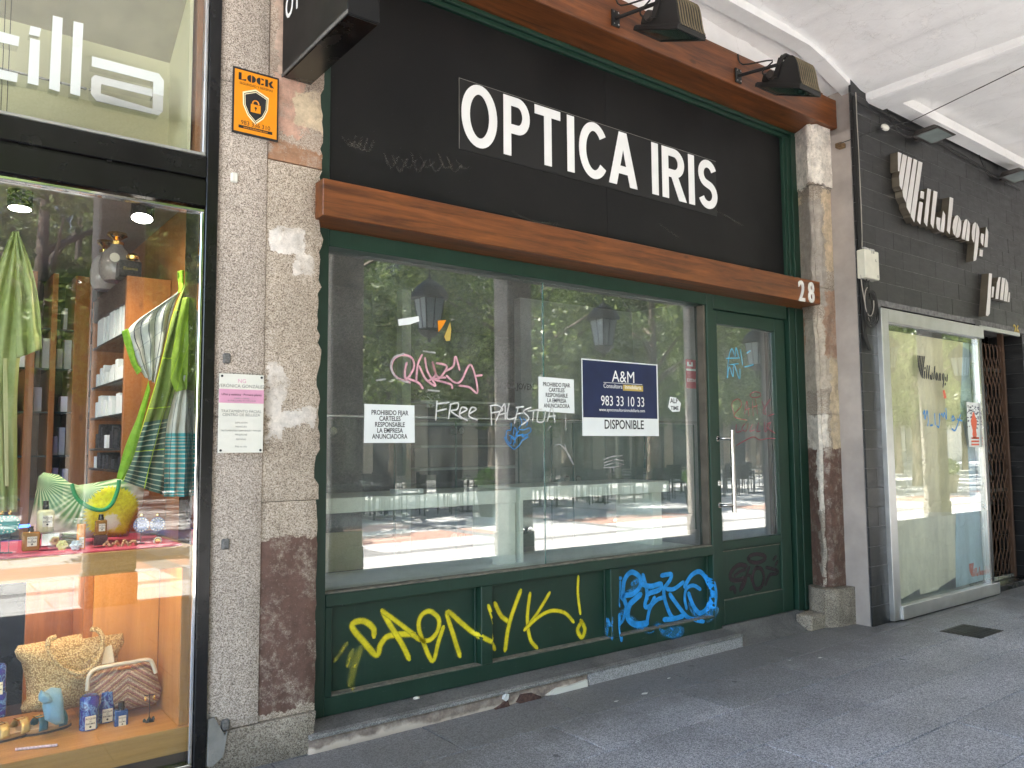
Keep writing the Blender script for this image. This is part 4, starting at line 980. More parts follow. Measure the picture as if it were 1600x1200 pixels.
bx('niche_panel', 6.7, 8.3, 3.60, 3.61, 0, 2.5, M['mid_in'], aw, 0)
# small event poster on glass
def stuck(name, pts, Y, m, label, cat): 
    return sheet(name, pts, Y, m, label, cat)
pp = stuck('event_poster', [(1510, 628), (1531, 630), (1535, 699), (1514, 698)], 3.4443, M['paper'], 'narrow red and blue event poster on the aluminium window', 'poster')
rs = random.Random(5)
mbb = MB(); mbr = MB()
for i in range(60):
    fx, fz = rs.uniform(.08, .9), rs.uniform(.45, .95); c = (W(1510+fx*21, 700-fz*70+fx*2, 3.4435)); s_ = rs.uniform(.006, .018)
    mbb.box(c.x-s_, c.x+s_, 3.4430, 3.4434, c.z-.005, c.z+.005)
c = W(1522, 665, 3.443); mbr.prism([(c.x+.055*cos(a)*(1+.3*sin(5*a)), c.z+.13*sin(a)) for a in [i*pi/9 for i in range(18)]], 3.4423, 3.4428)
for i in range(3): c = W(1524, 684+i*5, 3.443); mbr.box(c.x-.085, c.x+.08, 3.4423, 3.4428, c.z-.012, c.z+.005)
part('print', mbb, M['navy'], pp); M['tomato'] = plain('tomato_print', (.75, .12, .05), .5); part('print', mbr, M['tomato'], pp)
# blue marker on that glass
K_ = lambda p: crop(p, 1380, 500, 6)
strokes('marker_tag', [K_(s) for s in ([(375, 880), (385, 850), (390, 930), (410, 850), (420, 940), (415, 990)], [(440, 990), (460, 985)], [(480, 880), (485, 980)], [(500, 990), (520, 1000), (525, 880)], [(540, 890), (550, 880), (560, 910), (570, 870), (590, 930), (585, 830)], [(640, 930), (650, 900), (665, 930), (645, 945)], [(640, 1020), (670, 1035), (700, 960), (720, 890)], [(690, 930), (735, 945)])], .018, M['bluem'], 3.445, lambda x, z: 3.4445, 'blue marker scrawl', aw)
# the black script of the shop on the glass (small copy of the big sign)
VS = [[(150,50),(187,65),(163,250),(152,245)], [(200,72),(243,90),(190,440),(168,400),(163,300)], [(255,97),(295,115),(232,570),(205,510),(198,455)],
 [(312,120),(348,137),(275,690),(240,620),(238,575)], [(362,145),(402,160),(318,775),(285,715),(283,690)], [(385,450),(420,462),(415,535),(378,522)],
 [(372,560),(408,573),(380,798),(350,760),(348,745)], [(455,425),(490,437),(450,820),(420,775),(420,750)], [(518,450),(557,463),(515,840),(487,790),(487,765)],
 [(550,720),(587,733),(580,868),(555,840),(545,790)], [(615,655),(637,700),(635,780),(622,880),(585,868),(600,760)], [(685,515),(720,528),(712,640),(682,898),(655,860),(665,740)],
 [(760,702),(775,715),(740,915),(722,890),(713,830),(722,760),(740,715)], [(782,722),(803,770),(800,850),(785,920),(765,935),(745,925),(765,810)],
 [(855,742),(866,750),(838,955),(807,943),(825,790),(838,755)], [(873,755),(893,790),(890,870),(880,970),(848,962),(862,850)],
 [(945,772),(955,785),(935,985),(915,950),(912,880),(922,800)], [(963,785),(985,830),(990,880),(968,1100),(955,1165),(930,1175),(930,1140),(948,950)],
 [(1010,888),(1037,898),(1028,1020),(1005,985),(1003,930)], [(1060,822),(1080,870),(1080,920),(1072,1032),(1040,1030),(1052,900)], [(995,1055),(1027,1060),(1020,1130),(990,1120)]]
VS2 = [[(318,685),(350,690),(325,1130),(305,1157),(283,1150),(300,960)], [(355,832),(375,835),(365,952),(345,950)], [(425,728),(445,728),(420,970),(388,965),(405,790)],
 [(462,733),(495,742),(470,985),(438,975)], [(502,745),(525,790),(530,860),(515,998),(480,990)], [(537,893),(550,900),(543,1003),(523,1000)]]
YS = 3.37
sg = thing('letter_sign', (7.6, 3.4, 3.0), 'raised metal strip lettering on the black tiled wall', 'sign')
world = []
M['letterface'] = plain('pale_letter_face', (.66, .63, .60), .4, .1, var=.06); M['letterside'] = plain('bronze_letter_side', (.20, .17, .13), .35, .6, var=.2)
for i, p_ in enumerate(VS+VS2):
    P = crop(p_, 1380, 230, 6.6) if i < len(VS) else crop(p_, 1500, 330, 7.06)
    Q = [(W(a, b, YS).x, W(a, b, YS).z) for a, b in P]; world.append(Q)
    mb = MB(); mb.prism(Q, YS, 3.4375); o = part('metal_letter', mb, M['letterside'], sg); mb = MB(); mb.prism(Q, YS-.003, YS-.0003); part('letter_face', mb, M['letterface'], o)
# small vinyl copy
xs = [q[0] for Q in world[:len(VS)] for q in Q]; zs = [q[1] for Q in world[:len(VS)] for q in Q]
def mini(px0, py0, px1, py1, Y, m, lab, thick=.0006):
    a = W(px0, py0, Y); b = W(px1, py1, Y); mb = MB()
    for Q in world[:len(VS)]:
        mb.prism([(a.x+(q[0]-min(xs))/(max(xs)-min(xs))*(b.x-a.x), b.z+(q[1]-min(zs))/(max(zs)-min(zs))*(a.z-b.z)) for q in Q], Y-thick, Y)
    part('vinyl_lettering', mb, m, aw, label=lab)
mini(1433, 555, 1482, 607, 3.4445, M['ink'], 'black strip lettering on the glass')
mini(1514, 881, 1544, 903, 3.485, M['tomato'], 'red strip lettering low on the paper')
mb = MB(); mb.prism([tuple(W(px, py, 3.444)[i] for i in (0, 2)) for px, py in ((1473, 610), (1476, 609), (1479, 622), (1475, 623))], 3.4435, 3.444); part('sticker_scrap', mb, M['tomato'], aw)

# doorway with folding gate
gt = thing('security_gate', (9.0, 3.62, 0), 'brown folding lattice gate closing the dark doorway at the far right', 'gate')
YG_ = 3.60
gxl, gxr = W(1540, 700, YG_).x-.05, W(1572, 700, YG_).x
gzt, gzb = W(1555, 520, YG_).z, .09
M['gate'] = plain('brown_gate_steel', (.10, .055, .035), .5, .4, var=.3)
pw, ph = .092, .20
def lat(y, dirn):
    mb = MB(); 
    x = gxl - .4
    nx_ = int((gxr-gxl)/pw)+1; nz_ = int((gzt-gzb)/ph)
    for i in range(nx_):
        for s_ in (0, 1):
            pts = []
            for j in range(nz_*6+1):
                zz = gzb + j*ph/6; ph_ = zz/ph*pi + s_*pi + i*0
                xx = gxl + pw*(i+.5) + (pw/2)*cos(ph_)*(1 if True else -1)
                if xx < gxr+.01: pts.append((xx, y + s_*.006, zz))
            if len(pts) > 3: mb.tube(pts, .0052, 4)
    return mb
part('lattice', lat(YG_, 1), M['gate'], gt, solid=False, kind='stuff')
bx('gate_rail', gxl, gxr+.03, YG_-.012, YG_+.02, gzb-.03, gzb+.01, M['steel'], gt); bx('gate_rail', gxl, gxr+.03, YG_-.012, YG_+.02, gzt, gzt+.03, M['gate'], gt)
bx('gate_post', gxr, gxr+.045, YG_-.02, YG_+.03, .06, gzt, M['gate'], gt)
for z in (.95, gzt-.42): bx('gate_rail', gxl, gxr, YG_+.01, YG_+.016, z, z+.035, M['iron'], gt)
bx('door_head_strip', AX1+.002, W(1594, 524, 3.43).x, 3.43, 3.455, 2.575, 2.615, M['alu'], gt)
dw = thing('doorway', (9, 4, 0), 'dark doorway with brown door behind the folding gate', 'doorway')
M['brown'] = plain('brown_door', (.055, .03, .02), .55, var=.2)
bx('door_leaf', 8.4, 10.6, 4.02, 4.06, .06, 2.62, M['brown'], dw, 0); bx('door_light', W(1549, 700, 3.98).x, W(1563, 700, 3.98).x, 4.0, 4.015, .75, 2.13, M['paper'], dw)
bx('door_light', W(1546, 540, 3.98).x, W(1566, 540, 3.98).x, 4.0, 4.015, 2.28, 2.55, M['ramp'], dw)
bx('threshold', 8.47, 9.52, 3.45, 4.1, 0.0, .055, M['blacksteel'], dw); bx('side_panel', 10.0, 10.1, 3.81, 4.1, 0, 2.62, M['blacksteel'], dw, 0); bx('soffit_board', 8.47, 10.1, 3.46, 4.1, 2.621, 2.66, M['blacksteel'], dw, 0)
c = W(1588, 514, 3.435); text('house_number', '26', c.x, 3.436, c.z-.06, .15, M['gold'], bw, bold=.01, ext=.002)

# meter box, cables, coil
c0_, c1_ = W(1352, 388, 3.36), W(1377, 442, 3.36)
mt = thing('meter_box', (c0_.x, 3.40, c1_.z), 'cream junction box among cables beside the cement return wall', 'junction box')
bx('box_body', c0_.x, c1_.x-.01, 3.365, 3.439, c1_.z+.02, c0_.z, M['boxpaint'], mt, .006)
for s_, px, py, sz in (('2 60', 1364, 396, .03), ('IL', 1369, 409, .03), ('12', 1372, 434, .03)):
    q = W(px, py, 3.363); text('lettering', s_, q.x, 3.364, q.z, sz, M['ink'], mt, ext=.0002)
bx('box_gland', c0_.x+.02, c1_.x-.04, 3.38, 3.42, c0_.z, c0_.z+.02, M['steel'], mt)
cb = thing('cable_bundle', (6.24, 3.43, 2.2), 'bundle of black cables running down beside the cement return wall', 'cables')
rs = random.Random(2)
for i in range(11):
    x = 6.222 + (i % 6)*.009; y = 3.432 - (i//6)*.010; ph_ = rs.random()*6
    pts = [(x+.006*sin(z*3.1+ph_)+.002*sin(z*11+ph_), y, z) for z in [4.36-.1*k for k in range(21)]]
    pts += [(x+.02, y-.004, 2.30), (x+.05+.01*rs.random(), y-.012, 2.22)]
    mb = MB(); mb.tube(pts, .0042, 5); part('cable', mb, M['cable'], cb, solid=False)
mb = MB(); pts = [(6.262+.004*sin(z*4), 3.42, z) for z in [4.4-.1*k for k in range(12)]] + [(6.245, 3.418, 3.0), (6.20, 3.41, 2.85), (6.20, 3.40, 2.7), (6.26, 3.40, 2.5), (6.31, 3.40, 2.42)]
mb.tube(catmull(pts, 3), .0045, 5); part('cable', mb, M['cablew'], cb, solid=False)
mb = MB(); cc = W(1357, 478, 3.41)
for k in range(9):
    rx, rz = .055+.006*k, .10+.007*k
    pts = [(cc.x+.004*k-.01+rx*cos(a), 3.405-.006*(k % 4)+.004*sin(3*a+k), cc.z+.02+rz*sin(a)-.006*k) for a in [2*pi*j/20 for j in range(21)]]
    mb.tube(pts, .004, 5)
part('coil', mb, M['cable'], cb, solid=False)
mb = MB(); pts = [(cc.x-.03+.07*cos(a), 3.385, cc.z+.03+.12*sin(a)) for a in [pi*.6+1.6*pi*j/20 for j in range(19)]]; mb.tube(pts, .004, 5); part('coil', mb, M['cablew'], cb, solid=False)
mb = MB(); mb.tube([(c0_.x+.07, 3.40, c1_.z+.02), (c0_.x+.08, 3.40, c1_.z-.05), (c0_.x+.05, 3.40, c1_.z-.12)], .006, 5); mb.tube([(c0_.x+.13, 3.41, c1_.z+.02), (c0_.x+.135, 3.42, c1_.z-.14)], .004, 5); part('cable', mb, M['cable'], cb, solid=False)
# wire across to the arcade front with insulator
wr = thing('overhead_wire', (6.7, 3.3, 4.1), 'thin black wire strung from the bracket across the arcade ceiling', 'wire')
P0 = W(1310, 225, 3.46); P1 = W(1383, 199, 3.40); P2 = W(1425, 189, 3.25); P3 = WG(1600, 104, 4.33)
mb = MB(); mb.tube([P0, P1, P2, P3, P3+(P3-P2)*.8], .004, 5); part('wire_run', mb, M['cable'], wr, solid=False)
mb = MB(); mb.ball(P1, .06, .025, .028); part('insulator', mb, M['plaque'], wr, smooth=60)
mb = MB(); c = W(1318, 222, 3.47); mb.box(RX-.07, RX+.0, 3.50, 3.56, c.z-.02, c.z+.02); part('wall_bracket', mb, plain('rusty_bracket', (.16, .10, .05), .8, .3), wr, bevel=.004)

# ================================================================ FLOODLIGHTS
def floodlight(px, py, Ya, label, gear):
    """old ribbed floodlight hung in front of the beam; px,py = wall-side left corner of its lens frame"""
    o = W(px, py, Ya); w_, d_, a = .262, .40, radians(22)
    e2 = Vector((0, -cos(a), -sin(a))); nn = Vector((0, -sin(a), cos(a)))
    t = thing('floodlight', tuple(o), label, 'floodlight', 'old ribbed floodlights on the upper beam')
    def T(x, v, h): return tuple(o + Vector((x, 0, 0)) + e2*v + nn*h)
    def tb(mb, *q):
        m2 = MB(); m2.box(*q); mb.add([T(*v) for v in m2.v], m2.f); return mb
    mb = MB()
    for q in ((0, w_, 0, .022, 0, .026), (0, w_, d_-.022, d_, 0, .026), (0, .022, .0221, d_-.0221, 0, .026), (w_-.022, w_, .0221, d_-.0221, 0, .026)): tb(mb, *q)
    part('lens_frame', mb, M['flood'], t, bevel=.002)
    part('lens', tb(MB(), .023, w_-.023, .023, d_-.023, .004, .008), plain('dusty_lens', (.03, .05, .045), .10, 0, var=.4), t)
    part('back_tray', tb(MB(), .004, w_-.004, .004, d_-.004, .0265, .034), M['flood'], t, bevel=.002)
    def hump(x0, x1, g):
        n = 18; v0, v1, hp = d_*.26-g, d_*.985+g, .215+g; pr = [(v0, .0345)]
        for i in range(1, n):
            u = i/n; pr.append((v0+(v1-v0)*u, .0345+(hp-.03)*(sin(pi*u**.95)**1.45)))
        pr.append((v1, .0345)); m = len(pr); mb = MB()
        vs = [T(x0, v, h) for v, h in pr] + [T(x1, v, h) for v, h in pr]
        mb.add(vs, [tuple(range(m)), tuple(range(2*m-1, m-1, -1))] + [(i, i+m, (i+1) % m+m, (i+1) % m) for i in range(m)]); return mb
    part('housing', hump(.016, w_-.016, 0), M['flood'], t, smooth=40)
    for i in range(10):
        x = .014+(w_-.028)*i/9; part('cooling_rib', hump(x-.0025, x+.0025, .008), M['floodrib'] if i else M['flood'], t, smooth=40)
    part('gear_box', tb(MB(), .02, w_-.03, .02, d_*.27, .0345, .11), M['flood'], t, bevel=.015)
    mb = MB(); mb.lathe([(0, -.035), (.030, -.034), (.036, -.01), (.036, .02), (0, .02)], T(.015, d_*.30, .085), 16, 'x'); part('end_cap', mb, M['led'], t, smooth=50)
    vy = d_*.42; zt = .235; mb = MB()
    for x in (.0, w_): tb(mb, x-.008, x+.008, vy-.020, vy+.020, .07, zt-.03); 
    L_ = [T(0, vy, zt-.03), T(.035, vy, zt), T(w_-.035, vy, zt), T(w_, vy, zt-.03)]
    mb.tube(L_, .014, 6); mb.tube([T(.03, vy-.03, zt-.01), T(.12, vy, zt-.03), T(w_*.8, vy, zt+.01)], .012, 6)
    part('yoke', mb, M['flood'], t, smooth=50)
    wl = Vector((o.x-.055, 3.590, o.z+.105)); mb = MB(); mb.tube([T(.0, vy, .16), tuple(wl)], .014, 6); part('wall_arm', mb, M['flood'], t)
    mb = MB(); mb.box(wl.x-.035, wl.x+.035, 3.586, 3.599, wl.z-.055, wl.z+.055); part('wall_plate', mb, M['flood'], t, bevel=.002)
    for a_, b_ in ((-.02, -.04), (.02, -.04), (-.02, .04), (.02, .04)):
        mb = MB(); mb.lathe([(.006, -.004), (.006, 0)], (wl.x+a_, 3.586, wl.z+b_), 8, 'y'); part('bolt', mb, M['steel'], t)
    mb = MB(); mb.tube(catmull([T(.02, d_*.2, .07), T(-.03, d_*.15, .10), T(-.03, d_*.3, .18), (wl.x+.03, 3.57, wl.z+.09), (wl.x, 3.59, wl.z+.17)], 4), .006, 5); part('supply_cable', mb, M['cable'], t, solid=False)
    return t
floodlight(989, 47, 3.49, 'old black ribbed floodlight on the upper beam above the word OPTICA', 1)
floodlight(1179, 135, 3.49, 'old black ribbed floodlight near the right end of the upper beam', 1)
def ledflood(px, py, label):
    Yc = 3.30; c = W(px, py, Yc); t = thing('led_floodlight', tuple(c), label, 'floodlight', 'flat led floodlights on the tiled wall')
    w_ = .34
    mb = MB(); mb.add([(c.x-w_/2, 3.15, c.z), (c.x+w_/2, 3.15, c.z), (c.x+w_/2, 3.40, c.z-.02), (c.x-w_/2, 3.40, c.z-.02),
                       (c.x-w_*.33, 3.22, c.z+.055), (c.x+w_*.33, 3.22, c.z+.055), (c.x+w_*.33, 3.38, c.z+.05), (c.x-w_*.33, 3.38, c.z+.05)],
                      [(0, 3, 2, 1), (4, 5, 6, 7), (0, 1, 5, 4), (1, 2, 6, 5), (2, 3, 7, 6), (3, 0, 4, 7)])
    part('housing', mb, M['led'], t, bevel=.006)
    mb = MB(); mb.box(c.x-w_*.42, c.x+w_*.42, 3.18, 3.36, c.z-.021, c.z-.015); mb.v = [(x, y, z+.0+(3.38-y)*.08) for x, y, z in mb.v]; part('lens', mb, plain('led_glass', (.22, .26, .25), .15), t)
    mb = MB(); mb.lathe([(.012, -.004), (.012, .002)], (c.x-w_*.36, 3.19, c.z+.02), 10, 'y'); part('indicator', mb, plain('green_plug', (.03, .25, .15), .4), t)
    mb = MB(); mb.box(c.x-.03, c.x+.03, 3.36, 3.439, c.z-.01, c.z+.03); part('bracket', mb, M['led'], t)
    mb = MB(); mb.tube(catmull([(c.x-w_*.45, 3.3, c.z), (c.x-w_*.8, 3.38, c.z-.05), (c.x-w_*1.3, 3.41, c.z+.02), (c.x-w_*1.7, 3.42, c.z+.2)], 4), .005, 5); part('supply_cable', mb, M['cable'], t, solid=False)
    return t
ledflood(1455, 212, 'flat black led floodlight above the V of the metal lettering')
ledflood(1586, 276, 'flat black led floodlight cut by the right edge of the picture')

# blade sign
bs = thing('blade_sign', (1.485, 3.35, 3.27), 'black box sign sticking out from the pier over the walkway', 'sign')
bx('sign_box', 1.412, 1.562, 2.972, 3.70, 3.272, 4.25, M['panel'], bs, .003); bx('lower_edge', 1.409, 1.414, 2.970, 3.70, 3.268, 3.285, M['ramp'], bs, .0005)
bx('bottom_plate', 1.42, 1.556, 2.98, 3.69, 3.266, 3.2715, M['blacksteel'], bs, 0)
bx('wall_fixing', 1.44, 1.54, 3.70, 3.74, 3.30, 4.2, M['blacksteel'], bs)
for i, ch in enumerate('OPTICA'):
    y = 3.64 - i*.112; me = text_mesh(ch, .17, .012, .0008, xs=.72)
    for v in me.vertices: a, b2, c_ = v.co; v.co = (b2, -a, c_)
    me.materials.clear(); me.materials.append(M['white']); link('letter', me, bs, (1.4085, y-.03, WX(460, 17, 1.409).z))
# small pale scraps on the paving, as in the photograph
for px, py, r_, lb_ in ((1007, 1084, .015, 'biggest flattened white scrap on the paving below the step'), (1281, 1028, .013, 'flattened white scrap on the paving below the stone pier'), (963, 1096, .010, 'narrow white scrap on the paving below the step'), (1286, 1111, .005, 'tiny white scrap on the paving at bottom centre right'), (1045, 1060, .009, 'white smear shaped scrap close to the new granite step'), (1234, 1032, .008, 'small white scrap below the door ramp')):
    c = WG(px, py, 0); rq = random.Random(px); mb = MB()
    mb.prismz([(c.x+r_*1.8*cos(a)*rq.uniform(.5, 1.1), c.y+r_*.8*sin(a)*rq.uniform(.5, 1.1)) for a in [2*pi*i/11 for i in range(11)]], .0014, .0026)
    part('paper_scrap', mb, M['whitepaint'], None, label=lb_, cat='paper scrap')
# drain grate on the pavement
c = WG(1515, 991, .001)
dg_ = thing('drain_grate', (c.x, c.y, 0), 'small dark drain grate set in the paving at the right', 'drain grate')
P = [WG(*q, 0) for q in ((1471, 988), (1498, 983), (1552, 992), (1522, 999))]
x0, x1 = 6.46, 6.86; y0, y1 = 2.74, 3.04
bx('grate_frame', x0, x1, y0, y1, -.01, .0030, M['iron'], dg_, 0)
for i in range(9): bx('grate_bar', x0+.02, x1-.02, y0+.015+i*.031, y0+.032+i*.031, .0031, .0060, M['flood'], dg_, 0)
# ================================================================ LEFT SHOP
LY = 3.72; LG = 3.762
ls = thing('shop_window', (.4, 3.75, 0), 'black steel framed gift shop window with lit display at the left', 'shop window')
def lb(n, x0, x1, y0, y1, z0, z1, m=M['blacksteel'], b=.003, p=ls, **k): return bx(n, x0, x1, y0, y1, z0, z1, m, p, b, **k)
lx = 1.062
lb('frame_jamb', 1.070, 1.124, LY, 4.05, -.0, 4.19)
lb('transom', -1.9, 1.0695, LY, 3.80, 2.70, 2.80); lb('transom', -1.9, 1.0695, LY+.02, 3.80, 2.685, 2.6995); lb('transom', -1.9, 1.0695, LY, 3.80, 2.565, 2.6845)
lb('bottom_rail', -1.9, 1.0695, LY+.01, 3.80, 0, .06)
def trim(x0, x1, z0, z1, m):
    for a in ((x0, x1, z1-.016, z1), (x0, x1, z0, z0+.016), (x1-.016, x1, z0+.0165, z1-.0165)):
        lb('chrome_trim', a[0], a[1], 3.735, 3.775, a[2], a[3], m, .003)
trim(-1.9, 1.069, .062, 2.556, M['chrome']); trim(-1.9, 1.069, 2.806, 4.19, M['alu'])
lb('window_pane', -1.88, 1.052, LG, LG+.007, .079, 2.539, M['glass_l'], 0); lb('window_pane', -1.88, 1.052, LG, LG+.007, 2.823, 4.18, M['glass_l'], 0)
# upper light box
ub = thing('sign_niche', (.3, 4.0, 2.8), 'sage cream niche with chrome lettering above the gift shop window', 'sign niche')
lb('niche_back', -2, 1.03, 4.15, 4.17, 2.80, 3.40, M['cream'], 0, ub)
mb = MB(); mb.prismx([(4.15, 3.40), (4.17, 3.40), (3.80, 3.66), (3.78, 3.66)], -2, 1.03); part('niche_slope', mb, plain('taupe_soffit', (.34, .31, .22), .6), ub)
lb('niche_top', -2, 1.03, 3.775, 3.80, 3.66, 4.19, M['cream'], 0, ub); lb('niche_floor', -2, 1.03, 3.80, 4.15, 2.805, 2.83, plain('taupe_board', (.30, .27, .2), .6), 0, ub)
lb('niche_side', 1.00, 1.015, 3.80, 4.15, 2.83, 3.66, M['cream'], 0, ub)
M['reveal'] = wood('orange_reveal', (.20, .075, .025), (.40, .19, .085), 'z', 1.2, .4)
lb('reveal_board', 1.03, 1.06, 3.78, 4.2, 2.80, 4.19, M['reveal'], 0, ub)
lt = thing('chrome_letters', (.6, 3.9, 2.95), 'polished chrome letters illa standing in the upper window', 'lettering')
def cl_bar(l, r_, tl, tr_, bl_, br_):
    pass
M['glintface'] = plain('painted_glint_face', (.88, .86, .86), .3, .0, var=.02)  # white front plate; its colour stands for the chrome's bright reflection
def cpoly(pts, y0=3.87, y1=3.93):
    Q = [(W(a/4, b/4, y0).x, W(a/4, b/4, y0).z) for a, b in pts]
    mb = MB(); mb.prism(Q, y0, y1); o = part('chrome_letter', mb, M['chrome'], lt, bevel=.001); mb = MB(); mb.prism(Q, y0-.002, y0-.0003); part('letter_face', mb, M['glintface'], o)
cpoly([(190, 162), (257, 178), (247, 230), (180, 215)]); cpoly([(188, 238), (250, 254), (240, 535), (172, 520)])
cpoly([(330, 97), (392, 113), (372, 575), (306, 555)]); cpoly([(460, 133), (521, 148), (500, 602), (438, 585)])
cpoly([(-60, 180), (122, 230), (115, 290), (-60, 250)]); cpoly([(-60, 420), (112, 460), (105, 515), (-60, 480)])
# letter a: outer sweep, inner sweep
Ya = 3.87
def XZ(a, b): q = W(a/4, b/4, Ya); return (q.x, q.z)
x0, zt = XZ(575, 352); x1, _ = XZ(1025, 470); _, zb_ = XZ(570, 625)
Hh = zt-zb_; th = Hh*.23
mb = MB(); yy = (Ya, Ya+.06); mf = MB(); yf = (Ya-.002, Ya-.0003)
def rrect(xa, xb, za, zb, r): return [(xa, za), (xb-r, za)] + [(xb-r+r*sin(a), za+r-r*cos(a)) for a in (.4, .8, 1.2)] + [(xb, za+r), (xb, zb-r)] + [(xb-r+r*cos(a), zb-r+r*sin(a)) for a in (.4, .8, 1.2)] + [(xb-r, zb), (xa, zb)]
mb.prism([(x0, zt-th), (x1-th, zt-th), (x1-th, zb_+th*.5), (x1, zb_+th*.5), (x1, zt-th*.6), (x1-th*.5, zt), (x0, zt)], *yy)
mf.prism([(x0, zt-th), (x1-th, zt-th), (x1-th, zt-th*2.2), (x1, zt-th*2.2), (x1, zt-th*.6), (x1-th*.5, zt), (x0, zt)], *yf); part('letter_face', mf, M['glintface'], lt)  # white on the upper part only; lower part left chrome for its darker reflection
zi = zt-th*1.75
mb.prism([(x0+th*.3, zi), (x1-th*1.0-.001, zi), (x1-th-.001, zi-th*.8), (x0+th*.9, zi-th*.8), (x0+th*.9, zb_+th*.9), (x1-.001-th*0, zb_+th*.49), (x1-th*.4, zb_), (x0+th*.5, zb_), (x0, zb_+th*.6), (x0, zi-th*.4)], *yy)
part('chrome_letter', mb, M['chrome'], lt, bevel=.001)
mb = MB(); zz = XZ(440, 480)[1]; mb.tube([(-.6, 3.96, zz), (.60, 3.96, zz)], .006, 6); part('mounting_bar', mb, M['steel'], lt)
for px in (55, 18): mb = MB(); c = W(px/4*1.0, 100, 3.95); mb.tube([(c.x, 3.95, 2.9), (c.x, 3.95, 4.1)], .0015, 4); part('hanging_wire', mb, M['cable'], lt)

# ---- interior room of the gift shop
gr = thing('gift_shop_room', (-.5, 5, 0), 'dark panelled interior behind the gift shop window', 'room')
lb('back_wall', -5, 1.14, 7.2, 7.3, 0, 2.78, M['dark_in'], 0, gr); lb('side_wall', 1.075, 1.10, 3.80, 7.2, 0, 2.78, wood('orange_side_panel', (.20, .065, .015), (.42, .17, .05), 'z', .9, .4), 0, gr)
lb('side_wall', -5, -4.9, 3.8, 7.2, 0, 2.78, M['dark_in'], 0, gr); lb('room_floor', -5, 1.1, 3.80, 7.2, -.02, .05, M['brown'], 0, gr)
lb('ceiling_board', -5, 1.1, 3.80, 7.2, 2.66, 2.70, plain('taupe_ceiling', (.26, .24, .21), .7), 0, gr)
M['owood'] = wood('orange_shelving_wood', (.20, .06, .012), (.44, .16, .035), 'z', 1.2, .4)
M['owoodh'] = wood('honey_wood', (.36, .17, .04), (.66, .36, .11), 'x', 1.0, .38)
M['owoodv'] = wood('honey_wood_upright', (.38, .16, .04), (.60, .30, .09), 'z', .8, .38)
# free-standing shelf unit with white boxes
su = thing('shelf_unit', (.98, 4.7, 0), 'orange wood shelf unit stocked with white boxes behind the green cloth', 'shelf unit')
sx0, sx1, sz = .862, 1.072, 2.32
lb('front_panel', sx0, sx1, 4.30, 4.33, 1.05, sz, M['owood'], .002, su); lb('back_panel', sx0, sx1, 5.17, 5.2, 1.05, sz, M['owood'], .002, su); lb('top_board', sx0, sx1, 4.3305, 5.169, sz-.13, sz-.001, M['brown'], .002, su); lb('inner_back', sx1-.02, sx1, 4.331, 5.169, 1.05, sz-.14, M['brown'], 0, su)
M['shelfglass'] = plain('smoked_shelf', (.03, .045, .045), .15)
rs = random.Random(14)
ORD = ['first', 'second', 'third', 'fourth', 'fifth', 'sixth', 'seventh', 'eighth', 'ninth', 'tenth', 'eleventh', 'twelfth', 'thirteenth', 'fourteenth', 'fifteenth', 'sixteenth']
shz = [W(193, 518, 4.31).z, W(193, 590, 4.31).z, W(193, 645, 4.31).z, W(193, 700, 4.31).z, W(193, 735, 4.31).z]
for i, z in enumerate(shz):
    lb('shelf', sx0, sx1-.021, 4.331, 5.168, z-.012, z, M['shelfglass'], 0, su)
    y = 4.36; nn_ = -1
    while y < 5.1:
        nn_ += 1
        d = rs.uniform(.035, .09); h = (rs.uniform(.16, .20) if i == 0 else rs.uniform(.06, .14)) if i < 4 else rs.uniform(.05, .09)
        lb('carton', sx0+rs.uniform(.004, .02), sx0+.12, y, y+d-.003, z+.001, z+h, M['paper'] if (i < 3 or rs.random() < .25) else M['ink'], .001, None,
           label=['%s white carton from the front on the top shelf of the orange unit', '%s carton from the front on the second shelf of the orange unit', '%s carton from the front on the third shelf of the orange unit', '%s carton from the front on the dark fourth shelf', '%s carton from the front on the lowest dark shelf'][i] % ORD[nn_], cat='box', group='cartons on shelf %s of the orange unit' % ['one', 'two', 'three', 'four', 'five'][i])
        y += d + (rs.uniform(0, .01) if i == 0 else rs.uniform(.0, .08))
# wall shelving behind
wsx = [W(p, 500, 5.9).x for p in (42, 80, 116)]; wse = [W(p, 500, 5.9).x for p in (56, 89, 142)]
wsu = thing('wall_shelving', (.9, 6.1, 0), 'tall orange wall shelving with glass shelves at the back of the gift shop', 'shelving')
for a, b2 in zip(wsx, wse): lb('upright', a, b2, 5.88, 6.3, .05, 2.6, M['owood'], .002, wsu)
lb('back_board', -1.6, 1.07, 6.31, 6.33, .05, 2.62, M['brown'], 0, wsu)
k_ = 0
for a, b2 in ((-1.2, wsx[0]), (wse[0], wsx[1]), (wse[1], wsx[2]), (wse[2], 1.06)):
    for z in (1.15, 1.42, 1.70, 1.98, 2.24):
        lb('shelf', a, b2, 5.90, 6.28, z-.012, z, M['shelfglass'], 0, wsu); x = a+.01
        mb = MB(); n_ = 0
        while x < b2-.03:
            d = rs.uniform(.02, .05); h = rs.uniform(.08, .2)
            if rs.random() < .8: mb.box(x, x+d, 5.93, 6.05, z+.001, z+h)
            x += d+rs.uniform(.004, .03)
        if mb.v: part('shelf_goods', mb, M['mid_in'] if (k_ % 3) else M['paper'], wsu, kind='stuff')
        k_ += 1
bi = thing('blue_lit_counter', (.6, 5.5, 0), 'counter edge glowing blue deep in the gift shop', 'counter')
lb('counter_body', -1.5, 1.06, 5.3, 5.6, .05, .95, M['blacksteel'], .002, bi); lb('blue_strip', .2, 1.06, 5.28, 5.298, 1.02, 1.035, emis('blue_led', (.02, .06, 1.0), 3.5), 0, bi)
